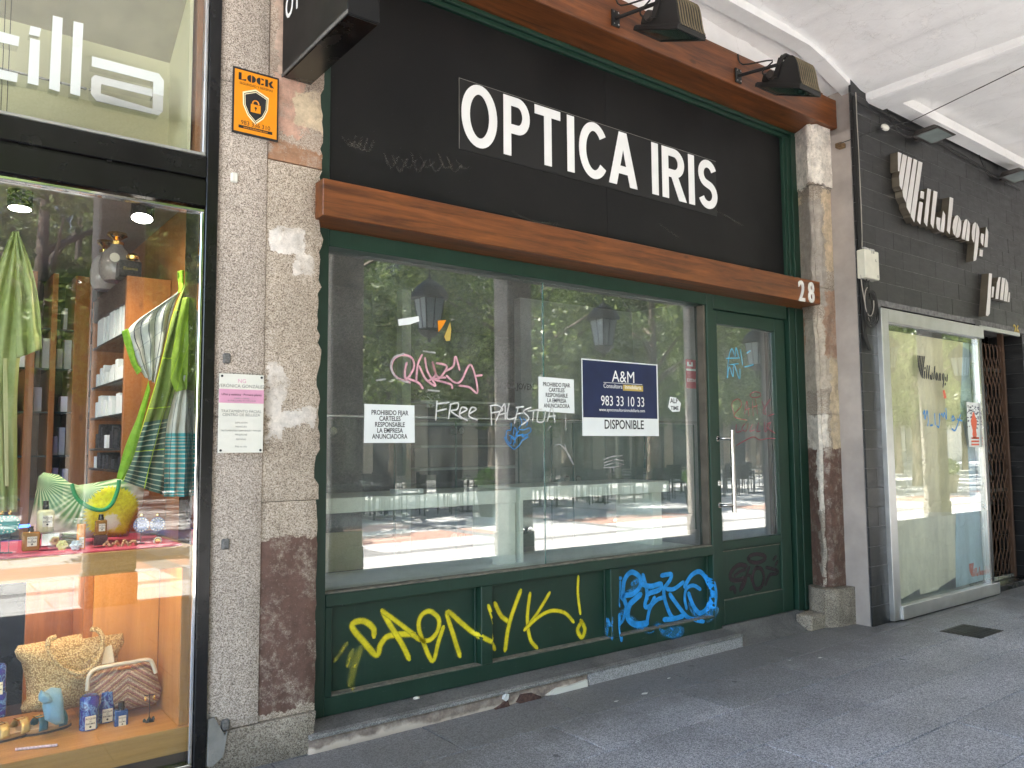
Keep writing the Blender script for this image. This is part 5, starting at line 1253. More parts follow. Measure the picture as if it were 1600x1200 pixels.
# lamps that are lit
def lamp(px, py, Y, label, ax):
    c = W(px, py, Y); t = thing('ceiling_spotlight', tuple(c), label, 'spotlight', 'lit ceiling spotlights in the gift shop')
    a = Vector(ax).normalized(); q = a.to_track_quat('Z', 'Y').to_matrix()
    def tf(mb): mb.v = [tuple(c+q@Vector(v)) for v in mb.v]; return mb
    mb = MB(); mb.lathe([(.052, 0), (.052, .11), (.0, .112)], (0, 0, 0), 24); part('lamp_body', tf(mb), M['blacksteel'], t, smooth=45)
    mb = MB(); mb.lathe([(0, -.0015), (.046, -.0015), (.046, -.0005), (0, -.0005)], (0, 0, 0), 24); part('lamp_disc', tf(mb), emis('lamp_glow', (1, .93, .82), 9), t)
    b = c + a*.13; mb = MB(); mb.box(b.x-.045, b.x+.045, b.y-.02, b.y+.03, b.z-.02, 2.66); part('lamp_bracket', mb, M['iron'], t)
    L = bpy.data.lights.new('spotlight', 'SPOT'); L.energy = 8; L.spot_size = radians(120); L.spot_blend = .6; L.shadow_soft_size = .05; L.color = (1, .86, .68)
    o = link('spot_beam', L, t, tuple(c - a*.02)); o.rotation_euler = a.to_track_quat('Z', 'Y').to_euler()
lamp(222, 341, 4.05, 'lit black ceiling spotlight above the shelf unit', (.10, .25, 1)); lamp(31, 326, 4.3, 'lit round ceiling spotlight above the green scarf', (.0, .05, 1))
# unseen strips added under the shelf to light the lower display
# ---- display platforms
up = thing('display_shelf', (.2, 4.2, 1.0), 'upper display shelf covered in raspberry cloth', 'shelf')
lb('shelf_board', -1.9, 1.073, 3.822, 4.52, .958, 1.015, M['owoodh'], .003, up); lb('shelf_front', -1.9, 1.073, 3.80, 3.8215, .922, 1.016, M['owoodh'], .002, up); lb('cloth_cover', -1.9, 1.03, 3.83, 4.50, 1.0155, 1.024, plain('raspberry_cloth', (.62, .07, .12), .7, var=.1, bump=.4), .002, up)
lb('unseen_strip_light', .15, .95, 4.42, 4.44, .935, .957, emis('warm_strip', (1, .82, .54), 8), 0, up)
lb('unseen_strip_light', .10, 1.0, 3.835, 3.85, .940, .957, emis('warm_front_strip', (1, .82, .54), 9), 0, up)  # unseen, added behind the front board to brighten the display
lo = thing('lower_display', (.2, 4.2, .05), 'honey wood lower display compartment', 'display case')
zl = .223
lb('floor_board', -1.9, 1.073, 3.82, 4.46, zl-.02, zl, M['owoodh'], .002, lo); lb('front_fascia', -1.9, 1.073, 3.80, 3.819, .115, zl+.001, M['owoodh'], .002, lo); lb('skirting', -1.9, 1.06, 3.81, 3.83, .07, .114, M['brown'], .001, lo)
lb('side_panel', 1.03, 1.073, 3.822, 4.20, zl+.001, .957, M['owoodv'], .002, lo); lb('back_panel', .74, 1.029, 4.20, 4.22, zl, .957, M['owoodv'], .002, lo)
lb('back_panel', .50, .7, 4.47, 4.49, zl, .957, M['owood'], .002, lo); lb('upright', .70, .739, 4.20, 4.49, zl, .957, M['owood'], .002, lo)
lb('upright', .30, .33, 4.46, 4.49, zl, .957, M['brown'], .002, lo)

# ---- cloth
def cloth(name, L, R, Y, amp, folds, mat, nu=40, nv=40, ph=0.0, parent=None, **k):
    """hanging cloth between a left and a right outline given as px points from top to bottom"""
    def samp(P, t):
        s_ = t*(len(P)-1); i = min(int(s_), len(P)-2); f = s_-i; a = P[max(i-1, 0)]; b = P[i]; c = P[i+1]; d = P[min(i+2, len(P)-1)]
        return tuple(.5*((2*b[j])+(-a[j]+c[j])*f+(2*a[j]-5*b[j]+4*c[j]-d[j])*f*f+(-a[j]+3*b[j]-3*c[j]+d[j])*f**3) for j in (0, 1))
    def fn(u, v):
        l, r_ = samp(L, v), samp(R, v); px = l[0]+(r_[0]-l[0])*u; py = l[1]+(r_[1]-l[1])*u
        p = W(px, py, Y); wv = sin(u*folds*2*pi+ph+1.5*v+.8*sin(v*5))*amp*(.5+.5*v) + noise.noise(Vector((u*6, v*6, ph)))*amp*.8
        return (p.x, Y+wv, p.z)
    mb = MB(); mb.grid(fn, nu, nv)
    mb.uv = [(i/nu, j/nv) for j in range(nv+1) for i in range(nu+1)]
    o = part(name, mb, mat, parent, smooth=80, solid=False, **k)
    md = o.modifiers.new('thickness', 'SOLIDIFY'); md.thickness = .0015
    return o
def clothmat(name, fn, rough=.8, trans=.25):
    t = NT(name); uv = t.n('ShaderNodeUVMap').outputs[0]; s_ = t.n('ShaderNodeSeparateXYZ', {0: uv}).outputs
    col = fn(t, s_[0], s_[1])
    b = t.bsdf(col, rough, 0, t.bump(t.noise(700, 2).outputs[0], .15, .001)); tl = t.n('ShaderNodeBsdfTranslucent', {0: col})
    return t.done(t.n('ShaderNodeMixShader', {0: trans, 1: b.outputs[0], 2: tl.outputs[0]}))
def lines(t, v, n, w): return t.math('LESS_THAN', t.math('FRACT', t.math('MULTIPLY', v, n)), w)
m1 = clothmat('pistachio_linen', lambda t, u, v: t.mix(t.ramp(t.noise(4, 4).outputs[0], [(.4, 0), (.6, .6)]), (.36, .42, .15, 1), (.52, .56, .30, 1)))
sc_ = thing('linen_scarf', (.3, 4.05, 1.1), 'pale green linen scarf hanging at the left of the gift window', 'scarf')
cloth('scarf_fold', [(18, 362), (-12, 450), (-30, 600), (-30, 700), (-20, 800)], [(30, 363), (40, 450), (28, 600), (27, 700), (27, 800)], 4.06, .018, 3, m1, parent=sc_)
cloth('scarf_fold', [(24, 362), (27, 420), (26, 480), (27, 560)], [(30, 362), (50, 420), (62, 480), (66, 545)], 4.0, .016, 2, m1, parent=sc_, ph=2)
cloth('scarf_fringe', [(5, 560), (6, 650), (8, 760)], [(10, 560), (12, 650), (13, 760)], 4.02, .004, 3, clothmat('fringe', lambda t, u, v: t.mix(0.5, (.6, .6, .3, 1), (.7, .68, .4, 1))), parent=sc_)
def sar(t, u, v):
    c = t.mix(t.math('LESS_THAN', v, .52), (.06, .45, .46, 1), (.76, .74, .66, 1))
    ln = t.math('MULTIPLY', lines(t, v, 34, .28), t.math('GREATER_THAN', v, .55)); c = t.mix(ln, c, (.75, .75, .62, 1))
    c = t.mix(lines(t, u, 4.5, .05), c, (.03, .05, .05, 1)); return c
def olv(t, u, v):
    c = t.mix(t.math('LESS_THAN', v, .66), (.07, .15, .12, 1), (.20, .28, .06, 1))
    ln = t.math('MULTIPLY', lines(t, v, 40, .22), t.math('GREATER_THAN', v, .66)); c = t.mix(ln, c, (.6, .65, .45, 1))
    c = t.mix(lines(t, v, 5, .02), c, (.55, .75, .05, 1)); c = t.mix(lines(t, u, 2.2, .04), c, (.55, .75, .05, 1)); return c
lime = clothmat('lime_cotton', lambda t, u, v: t.mix(lines(t, v, 9, .5), (.26, .52, .02, 1), (.30, .56, .03, 1)))
def wck(t, u, v):
    c = t.mix(lines(t, u, 6.5, .13), (.62, .63, .60, 1), (.02, .03, .05, 1)); return t.mix(lines(t, v, 5, .03), c, (.25, .27, .3, 1))
sr = thing('beach_sarong', (1.0, 4.1, 1.1), 'green, white and turquoise striped beach cloth tied at the right of the gift window', 'beach cloth')
whc = clothmat('white_check_cotton', wck); olc = clothmat('olive_check_cotton', olv); tqc = clothmat('turquoise_stripe_cotton', sar)
cloth('sarong_knot', [(277, 424), (280, 450), (276, 460)], [(299, 420), (297, 440), (292, 450)], 4.08, .015, 2, lime, parent=sr, nv=12, nu=16)
cloth('sarong_fold', [(277, 460), (200, 515), (210, 560), (228, 590)], [(290, 445), (275, 470), (262, 520), (243, 600)], 4.10, .014, 3, whc, parent=sr, ph=1)
cloth('sarong_fold', [(190, 518), (196, 540), (206, 570), (215, 586)], [(200, 513), (208, 540), (214, 565), (222, 578)], 4.09, .006, 1, lime, parent=sr, nu=10)
cloth('sarong_fold', [(290, 440), (268, 500), (243, 600), (215, 690), (192, 752)], [(303, 440), (303, 500), (296, 600), (274, 680), (262, 776)], 4.07, .020, 3, olc, parent=sr, ph=2)
cloth('sarong_fold', [(232, 595), (215, 650), (195, 700), (182, 748)], [(235, 610), (224, 655), (210, 710), (192, 750)], 4.05, .004, 1, lime, parent=sr, nu=10)
cloth('sarong_fold', [(280, 585), (262, 650), (256, 700), (254, 776)], [(303, 590), (304, 650), (304, 700), (303, 776)], 3.98, .016, 3, tqc, parent=sr, ph=4)
cloth('sarong_fold', [(286, 465), (272, 540), (268, 590), (276, 612)], [(308, 465), (309, 520), (308, 570), (306, 605)], 3.96, .014, 2, clothmat('lime_gauze', lambda t, u, v: t.mix(lines(t, t.math('ADD', u, v), 3, .06), (.32, .48, .05, 1), (.55, .75, .03, 1)), trans=.45), parent=sr, ph=1)

# ---- bags
def pillow(name, pts, Y, th, mat, parent=None, rings=7, bump_=0.0, seed=0, **k):
    P = [Vector((W(a, b, Y).x, W(a, b, Y).z)) for a, b in pts]
    # resample
    Q = []
    for i in range(len(P)):
        a, b = P[i], P[(i+1) % len(P)]; n = max(1, int((b-a).length/.012))
        Q += [a+(b-a)*j/n for j in range(n)]
    c = sum(Q, Vector((0, 0)))/len(Q); n = len(Q); vs = []; fs = []
    for s_ in (-1, 1):
        base = len(vs)
        for r_ in range(rings+1):
            f = 1-r_/rings
            d = th/2*sqrt(max(0, 1-f**3.2))
            for q in Q:
                p = c+(q-c)*f; nz = noise.noise(Vector((p.x*14+seed, p.y*14, s_)))*bump_
                vs.append((p.x, Y+s_*(d+nz*(1-f)), p.y))
        for r_ in range(rings):
            for i in range(n): fs.append((base+r_*n+i, base+r_*n+(i+1) % n, base+(r_+1)*n+(i+1) % n, base+(r_+1)*n+i))
    mb = MB(); mb.add(vs, fs); return part(name, mb, mat, parent, smooth=70, **k)
def px_tube(name, pts, Y, r_, mat, parent, yo=None, n=10):
    P = [W(a, b, Y) for a, b in pts]; mb = MB(); mb.tube(catmull(P, 5), r_, n); return part(name, mb, mat, parent, smooth=60)
def totemat():
    t = NT('printed_canvas'); p = t.sep()
    fc = W(172, 800, 4.15); lc = W(62, 752, 4.15)
    def pol(c): 
        dx = t.math('SUBTRACT', p[0], c.x); dz = t.math('SUBTRACT', p[2], c.z)
        return t.math('SQRT', t.math('ADD', t.math('POWER', dx, 2), t.math('POWER', dz, 2))), t.math('ARCTAN2', dz, dx)
    col = t.mix(0.0, (.74, .68, .55, 1), (.7, .7, .6, 1))
    d2 = t.n('ShaderNodeVectorMath', {0: t.P, 1: tuple(W(140, 735, 4.15))}, operation='DISTANCE').outputs['Value']
    r_, a_ = pol(W(133, 762, 4.15)); st = t.math('ADD', t.math('MULTIPLY', t.math('SINE', t.math('MULTIPLY', a_, 34)), .5), .5)
    leaf = t.ramp(st, [(.15, (.10, .28, .10)), (.6, (.38, .55, .24)), (.95, (.70, .76, .55))])
    col = t.mix(t.ramp(r_, [(.155, 1), (.20, 0)]), col, leaf)
    r2, a2 = pol(lc); st2 = t.math('ADD', t.math('MULTIPLY', t.math('SINE', t.math('MULTIPLY', a2, 44)), .5), .5)
    leaf2 = t.ramp(st2, [(.2, (.08, .25, .10)), (.7, (.42, .56, .28)), (.95, (.6, .7, .42))])
    col = t.mix(t.ramp(r2, [(.10, 1), (.16, 0)]), col, leaf2)
    r3, a3 = pol(fc); rg = t.math('ADD', r3, t.math('MULTIPLY', t.math('SINE', t.math('MULTIPLY', a3, 46)), .005))
    rg = t.math('ADD', rg, t.math('MULTIPLY', t.math('SUBTRACT', t.noise(40, 4).outputs[0], .5), .03))
    pet = t.ramp(t.noise(60, 3).outputs[0], [(.35, (.70, .58, .01)), (.6, (.88, .80, .02))])
    col = t.mix(t.ramp(rg, [(.115, 1), (.122, 0)]), col, pet)
    r4, _ = pol(W(168, 815, 4.15)); col = t.mix(t.ramp(t.math('ADD', r4, t.math('MULTIPLY', t.noise(50, 4).outputs[0], .06)), [(.06, 1), (.075, 0)]), col, (.80, .76, .58, 1))
    return t.done(t.bsdf(col, .75, 0, t.bump(t.noise(20, 5).outputs[0], .5, .01)))
tb_ = thing('canvas_tote', (.75, 4.15, 1.024), 'canvas tote bag printed with a yellow flower and palm leaf', 'bag')
pillow('bag_body', [(60, 745), (68, 738), (92, 742), (108, 754), (122, 758), (150, 754), (190, 746), (218, 738), (226, 760), (222, 790), (208, 815), (200, 838), (120, 842), (60, 848), (46, 820), (54, 780)], 4.15, .15, totemat(), tb_, bump_=.02)
px_tube('bag_handle', [(112, 756), (120, 778), (140, 793), (160, 797), (175, 787), (184, 765), (186, 750)], 4.06, .009, plain('green_strap', (.01, .30, .10), .6), tb_)
M['straw'] = None
def strawmat():
    t = NT('woven_straw'); v = t.vmul(t.P, (1, 1, 1)); 
    w1 = t.vor(150).outputs[0]; w2 = t.noise(24, 4).outputs[0]
    h = t.math('ADD', t.math('SUBTRACT', 1.0, w1), t.math('MULTIPLY', w2, .3))
    col = t.ramp(h, [(.45, (.34, .22, .09)), (.75, (.68, .52, .26)), (.98, (.84, .70, .42))])
    return t.done(t.bsdf(col, .8, 0, t.bump(h, 1.0, .006)))
M['straw'] = strawmat()
st = thing('straw_bag', (.8, 4.35, zl), 'big woven straw bag in the lower display', 'bag')
S4 = lambda p: [(a/3.637, 870+b/3.637) for a, b in p]
YB = 4.24
pillow('bag_body', S4([(82, 540), (100, 505), (250, 480), (380, 450), (560, 420), (720, 402), (728, 460), (690, 530), (680, 640), (640, 760), (460, 850), (340, 875), (130, 885), (115, 860), (150, 800), (145, 700), (120, 600), (95, 575)]), YB, .17, M['straw'], st, bump_=.012)
px_tube('bag_handle', S4([(320, 455), (280, 470), (275, 520), (320, 590), (390, 645), (460, 662), (530, 620), (575, 540), (585, 470), (560, 420), (515, 410)]), YB-.12, .011, M['straw'], st)
sheet('price_tag', S4([(590, 515), (635, 500), (650, 600), (578, 612)]), YB-.10, M['kraft2'], 'beige card tag tucked in the straw bag', 'tag')
def clutchmat():
    t = NT('beaded_chevron'); p = t.sep(); c = W(205, 1090, 3.99)
    dx = t.math('ABSOLUTE', t.math('SUBTRACT', p[0], c.x)); q = t.math('ADD', t.math('MULTIPLY', dx, .75), p[2])
    f = t.math('FRACT', t.math('MULTIPLY', q, 26)); bead = t.vor(260).outputs[0]
    col = t.ramp(f, [(.0, (.30, .12, .09)), (.3, (.42, .20, .16)), (.5, (.72, .60, .42)), (.75, (.34, .16, .12)), (.95, (.60, .44, .22))])
    col = t.mix(1.0, col, t.ramp(bead, [(.2, 1.3), (.7, .5)]), 'MULTIPLY')
    return t.done(t.bsdf(col, .4, 0, t.bump(t.math('SUBTRACT', 1.0, bead), .8, .004)))
cp = thing('beaded_clutch', (.88, 4.07, zl), 'pink and beige beaded clutch with white rim leaning on the straw bag', 'clutch bag')
YK = 4.10
pillow('clutch_body', S4([(520, 680), (560, 650), (700, 615), (850, 590), (875, 620), (895, 680), (918, 760), (905, 810), (870, 840), (700, 870), (560, 870), (500, 850), (490, 780)]), YK, .07, clutchmat(), cp, bump_=.004)
px_tube('clutch_rim', S4([(495, 760), (505, 680), (540, 640), (620, 620), (740, 600), (840, 585), (868, 610), (885, 660)]), YK-.035, .009, plain('beaded_rim', (.68, .62, .50), .4, bump=1.0, bs=300), cp)
b_ = W(705/3.637, 870+633/3.637, YK-.055); mb = MB(); mb.box(b_.x-.028, b_.x+.028, b_.y-.006, b_.y, b_.z-.006, b_.z+.006); part('clasp', mb, M['owood'], cp, bevel=.003)

# ---- bottles, candles
M['label'] = plain('cream_label', (.78, .74, .62), .5, var=.03)
M['amber'] = plain('amber_liquid', (.55, .26, .04), .08, 0, var=.1, Transmission_Weight=.5)
M['pearl'] = plain('pale_yellow_bottle', (.72, .68, .42), .25, var=.05)
M['capblk'] = plain('black_cap', (.012, .012, .014), .3)
def lab(t_, x, y, z, w_, h, small=True):
    mb = MB(); mb.box(x-w_/2, x+w_/2, y-.0008, y, z, z+h); part('label_sheet', mb, M['label'], t_)
    for i, s_ in enumerate(('ACQUA', 'DI', 'PARMA')): text('lettering', s_, x, y-.0012, z+h*(.74-.19*i), w_*.27 if s_ != 'DI' else w_*.2, M['ink'], t_, ext=.0001, bold=.01)
    mb = MB(); mb.lathe([(w_*.11, -.0004), (w_*.11, 0)], (x, y-.0009, z+h*.2), 10, 'y'); part('crest', mb, M['ink'], t_)
def bottle(px0, px1, pt_, pb, Y, m, label, cat, capw=.45, caph=.25, lbl=True, round_=True, group=None):
    a = W(px0, pb, Y); b = W(px1, pb, Y); zt = W((px0+px1)/2, pt_, Y).z; z0 = W((px0+px1)/2, pb, Y).z
    w_ = b.x-a.x; cx = (a.x+b.x)/2; H_ = zt-z0; hb = H_*(1-caph)
    t = thing('perfume_bottle', (cx, Y+w_/2, z0), label, cat, group)
    if round_:
        r_ = w_/2; mb = MB(); mb.lathe([(0, 0), (r_*.94, 0), (r_, r_*.1), (r_, hb*.88), (r_*.8, hb*.97), (r_*capw*.9, hb), (0, hb)], (cx, Y+r_, z0), 20)
    else: mb = MB(); mb.box(a.x, b.x, Y, Y+w_*.55, z0, z0+hb)
    part('bottle_body', mb, m, t, smooth=40, bevel=0 if round_ else .004)
    cr = w_*capw/2; mb = MB(); mb.lathe([(0, 0), (cr, 0), (cr, H_*caph*.45), (cr*.85, H_*caph*.5), (cr*.85, H_*caph), (0, H_*caph)], (cx, Y+w_*.28 if not round_ else Y+w_/2, z0+hb), 16); part('cap', mb, M['capblk'], t, smooth=40)
    if lbl: lab(t, cx+w_*.05, Y-.001, z0+hb*.25, w_*.55, hb*.5)
    return t
bottle(58, 86, 783, 832, 3.97, M['pearl'], 'tall pale yellow lotion bottle with black pump on silver box', 'bottle', .38, .28)
bottle(34, 62, 823, 861, 3.90, M['amber'], 'square amber cologne bottle with cream label at the left', 'bottle', .35, .22, round_=False)
bottle(149, 167, 804, 836, 3.93, M['amber'], 'small amber cologne bottle on dark block beside the orange candle', 'bottle', .5, .27, round_=False)
def blockat(name, px0, px1, pt_, pb, Y, d, m, label, cat):
    a = W(px0, pb, Y); b = W(px1, pb, Y); zt = W(px0, pt_, Y).z; mb = MB(); mb.box(a.x, b.x, Y, Y+d, a.z, zt); return part(name, mb, m, None, label=label, cat=cat, bevel=.002)
blockat('silver_box', 64, 93, 834, 854, 3.955, .06, M['chrome'], 'shiny silver box under the lotion bottle', 'box')
blockat('display_block', 147, 168, 837, 853, 3.925, .05, plain('smoked_block', (.10, .05, .05), .1), 'dark glassy block under the small cologne bottle', 'block')
def candle(px0, px1, pt_, pb, Y, m, label, group=None, lid=True, lbl=True, mlid=None):
    a = W(px0, pb, Y); b = W(px1, pb, Y); zt = W((px0+px1)/2, pt_, Y).z; z0 = W((px0+px1)/2, pb, Y).z; r_ = (b.x-a.x)/2; cx = (a.x+b.x)/2
    t = thing('candle_jar', (cx, Y+r_, z0), label, 'candle', group)
    mb = MB(); mb.lathe([(0, 0), (r_*.96, 0), (r_, .003), (r_, zt-z0-.003), (r_*.95, zt-z0), (0, zt-z0)], (cx, Y+r_, z0), 26); part('jar', mb, m, t, smooth=40)
    if lid: mb = MB(); mb.lathe([(0, 0), (r_*.85, 0), (r_*.8, .006), (0, .008)], (cx, Y+r_, zt), 20); part('lid', mb, mlid or m, t, smooth=50)
    if lbl: lab(t, cx, Y-.001, z0+.006, r_*1.1, (zt-z0)*.42)
    return t
def swirl():
    t = NT('blue_swirl_glass'); n = t.noise(24, 2, .4, dist=1.5).outputs[0]
    col = t.ramp(n, [(.40, (.02, .03, .22)), (.47, (.16, .32, .62)), (.52, (.02, .04, .26)), (.7, (.05, .03, .30))])
    return t.done(t.bsdf(col, .12, Coat_Weight=.5))
M['swirl'] = swirl()
candle(120, 134, 819, 858, 3.88, plain('orange_lacquer', (.88, .30, .01), .15), 'orange candle jar on the raspberry shelf', lid=False)
G_ = 'blue swirled candle jars'
candle(125.5, 156, 1092, 1142, 4.00, M['swirl'], 'blue swirled candle jar in front beside the small blue bottle', G_)
candle(153, 182, 1082, 1130, 4.06, M['swirl'], 'blue swirled candle jar behind, against the beaded clutch', G_)
candle(-16, 9.5, 1042, 1088, 4.12, M['swirl'], 'blue swirled candle jar, upper one of the pair at the left edge', G_); candle(-14, 10.5, 1085, 1122, 4.12, M['swirl'], 'blue swirled candle jar, lower one of the pair at the left edge', G_, lid=False, lbl=False)
bottle(179, 200, 1098, 1143, 3.99, plain('deep_blue_glass', (.02, .08, .25), .1), 'small blue cologne bottle with black cap in the lower display', 'bottle', .55, .27, round_=False)
# big factice flacons on top of the shelf unit
M['gold2'] = plain('polished_gold', (.83, .55, .16), .12, 1.0)
def flacon(px, pt_, pb, r_, Y, label):
    zt = W(px, pt_, Y).z; cx = W(px, 440, Y).x; zb = max(W(px, pb, Y).z, 2.321); t = thing('glass_flacon', (cx, Y, zb), label, 'flacon', 'big ribbed perfume flacons'); H_ = zt-zb
    mb = MB(); n = 40; prof_ = [(0, 0), (r_*.7, 0), (r_*.95, H_*.12), (r_, H_*.35), (r_*.85, H_*.55), (r_*.4, H_*.70), (r_*.36, H_*.74), (0, H_*.74)]
    mb.lathe(prof_, (cx, Y, zb), n); mb.v = [(cx+(v[0]-cx)*(1+.03*((i % n) % 2)), Y+(v[1]-Y)*(1+.03*((i % n) % 2)), v[2]) for i, v in enumerate(mb.v)]
    part('flacon_body', mb, plain('clear_ribbed_glass', (.42, .38, .36), .08, 0, Transmission_Weight=.4), t, smooth=30)
    mb = MB(); z = H_*.74; mb.lathe([(0, z), (r_*.4, z), (r_*.42, z+H_*.06), (r_*.2, z+H_*.07), (r_*.18, z+H_*.09), (r_*.62, z+H_*.19), (r_*.58, z+H_*.24), (r_*.3, z+H_*.26), (0, H_)], (cx, Y, zb), 24); part('stopper', mb, M['gold2'], t, smooth=50)
    mb = MB(); mb.lathe([(r_*.30, -.001), (r_*.30, .001)], (cx-r_*.3, Y-r_*1.02, zb+H_*.42), 12, 'y'); part('hang_tag', mb, M['label'], t)
    return t
flacon(181, 363, 456, .080, 4.50, 'large ribbed glass flacon with gold stopper on the shelf unit'); flacon(163, 375, 458, .072, 4.78, 'second ribbed glass flacon behind the first on the shelf unit')
a = W(186, 437, 4.34); b = W(221, 437, 4.34); zt = W(186, 405, 4.34).z
bb = thing('black_perfume_box', ((a.x+b.x)/2, 4.4, 2.321), 'black perfume box with gold ball stopper on the shelf unit', 'perfume box')
mb = MB(); mb.box(a.x, b.x, 4.34, 4.46, 2.321, zt); part('box_body', mb, M['capblk'], bb, bevel=.003)
text('lettering', 'Essence', (a.x+b.x)/2, 4.339, (2.32+zt)/2-.005, .022, M['gold2'], bb, ext=.0002)
mb = MB(); c = ((a.x+b.x)/2+.02, 4.40, zt); mb.lathe([(0, 0), (.018, 0), (.016, .015), (.03, .02), (.034, .035), (.02, .05), (0, .052)], c, 20); part('stopper', mb, M['gold2'], bb, smooth=50)

# ---- sandals
M['cork'] = plain('cork_sole', (.45, .27, .12), .8, bump=.6, bs=120); M['sole'] = plain('dark_sole', (.06, .04, .03), .7); M['insole'] = plain('suede_insole', (.60, .44, .27), .8)
def sandal(px, py, ang, m, label, L=.19, mb_=None):
    c = WG(px, py, zl); t = thing('sandal', (c.x, c.y, zl), label, 'sandal')
    ca, sa = cos(ang), sin(ang)
    def T(x, y, z): return (c.x+x*ca-y*sa, c.y+x*sa+y*ca, zl+z)
    out = [(L/2*cos(a)*1.0, (.042+.010*cos(a))*sin(a)) for a in [2*pi*i/28 for i in range(28)]]
    def slab(z0, z1, k=1.0):
        mb = MB(); mb.prismz([(x*k, y*k) for x, y in out], z0, z1); mb.v = [T(*v) for v in mb.v]; return mb
    part('sole', slab(0, .008), M['sole'], t); part('cork', slab(.0085, .026, .98), M['cork'], t, bevel=.003); part('insole', slab(.0265, .029, .95), M['insole'], t)
    for k, xo in enumerate((-.045, .035)):
        w_ = .036
        def fn(u, v):
            a = pi*u; wy = (.046+.006*(xo > 0)); return T(xo-w_/2+w_*v+.01*sin(a), -wy*cos(a), .020+.050*sin(a))
        mb = MB(); mb.grid(fn, 14, 3); o = part('strap', mb, m, t, smooth=60, solid=False); md = o.modifiers.new('thickness', 'SOLIDIFY'); md.thickness = .003
        mb = MB()
        for (x_, y_) in ((-.016, 0), (.016, 0)): mb.tube([T(xo+x_, -.016, .071), T(xo+x_, .016, .0715)], .0022, 6)
        for y_ in (-.016, .016): mb.tube([T(xo-.016, y_, .071), T(xo+.016, y_, .071)], .0022, 6)
        part('buckle', mb, M['gold2'], t, smooth=60)
    return t
sandal(76, 1141, .30, plain('petrol_leather', (.03, .12, .17), .4), 'petrol blue buckled sandal standing behind the gold one'); sandal(16, 1153, .34, plain('gold_leather', (.62, .44, .16), .35, .3), 'gold buckled sandal at the front left')
# wrapped blue scarf ring
sb = thing('blue_bandana', (.66, 4.1, zl), 'light blue knotted headband on a stand beside the sandals', 'headband')
mm = plain('light_blue_knit', (.22, .42, .58), .8, bump=.8, bs=160)
pillow('wrapped_cloth', [(68, 1082), (80, 1074), (95, 1075), (99, 1090), (100, 1130), (88, 1133), (70, 1125), (66, 1105)], 4.02, .09, mm, sb, bump_=.02)
pillow('knot_wing', [(60, 1086), (64, 1078), (78, 1086), (82, 1096), (68, 1100), (60, 1094)], 3.98, .05, mm, sb, bump_=.01)
# pen / incense sleeve
pA, pB = WG(24, 1171, zl+.006), WG(90, 1164, zl+.006); mb = MB(); mb.tube([pA, pB], .006, 8); pn = part('patterned_pen', mb, plain('patterned_pen', (.62, .5, .58), .4, var=.5, scale=120), None, label='slim patterned pen lying on the lower display floor', cat='pen', smooth=50)
# jewellery stands and brooches
def stand(px, pyt, pyb, Y, label, earr=True, metal=None):
    a = W(px, pyb, Y); zt = W(px, pyt, Y).z; t = thing('earring_stand', tuple(a), label, 'earring stand')
    mb = MB(); mb.tube([(a.x, Y, a.z), (a.x, Y, zt)], .002, 6); mb.tube([(a.x-.022, Y, zt), (a.x+.022, Y, zt)], .002, 6); mb.box(a.x-.018, a.x+.018, Y-.015, Y+.015, a.z, a.z+.004); part('stand_frame', mb, M['capblk'], t)
    for s_ in (-1, 1):
        mb = MB(); mb.ball((a.x+s_*.019, Y-.002, zt-.014), .005, .004, .011); part('earring', mb, metal or M['gold2'], t, smooth=60)
    return t
stand(233, 1086, 1128, 3.97, 'thin black T shaped earring stand in the lower display')
mb = MB(); c = WG(231, 1124, zl+.008)
rs = random.Random(4)
for i in range(16): mb.ball((c.x-.03+.06*rs.random(), c.y-.015+.03*rs.random(), zl+.006+.005*rs.random()), .005, n=6, m=4)
part('pebble_brooch', mb, plain('dark_pebbles', (.05, .07, .07), .2, var=.6, scale=90), None, label='dark pebble brooch at the foot of the earring stand', cat='brooch')
def disc(px, py, r_, Y, m, label, cat, ball=True):
    c = W(px, py, Y); t = thing('disc_earring', tuple(c), label, cat, 'round disc earrings on the raspberry shelf')
    mb = MB(); mb.lathe([(0, -.002), (r_*.5, -.004), (r_, -.002), (r_, .003), (0, .003)], tuple(c), 24, 'y'); part('disc', mb, m, t, smooth=50)
    for k in range(14):
        mb = MB(); a_ = 2*pi*k/14; mb.ball((c.x+r_*.82*cos(a_), Y-.004, c.z+r_*.82*sin(a_)), .0035, n=6, m=4)
        part('bead', mb, M['label'], t, smooth=60)
    if ball:
        mb = MB(); mb.ball((c.x, Y, c.z+r_+.008), .009); part('stud', mb, M['gold2'], t, smooth=60); mb = MB(); mb.tube([(c.x+.001, Y+.008, c.z+r_), (c.x+.001, Y+.008, 1.026)], .0015, 5); mb.box(c.x-.015, c.x+.015, Y-.005, Y+.02, 1.0245, 1.028); part('holder', mb, M['capblk'], t)
teal = plain('teal_raffia', (.03, .30, .26), .6, bump=1, bs=300); bw_ = plain('blue_white_enamel', (.20, .26, .45), .3, var=.9, scale=160)
disc(2, 820, .040, 3.98, teal, 'teal raffia disc earring at the left edge', 'earring'); disc(15, 819, .038, 3.96, teal, 'second teal raffia disc earring at the left edge', 'earring')
disc(221, 820, .034, 3.96, bw_, 'blue and white disc earring on the left of the pair', 'earring'); disc(246, 819, .033, 3.97, bw_, 'blue and white disc earring on the right of the pair', 'earring')
disc(246, 845, .019, 3.93, M['gold2'], 'small gold disc earring lying at the shelf edge', 'earring', False)
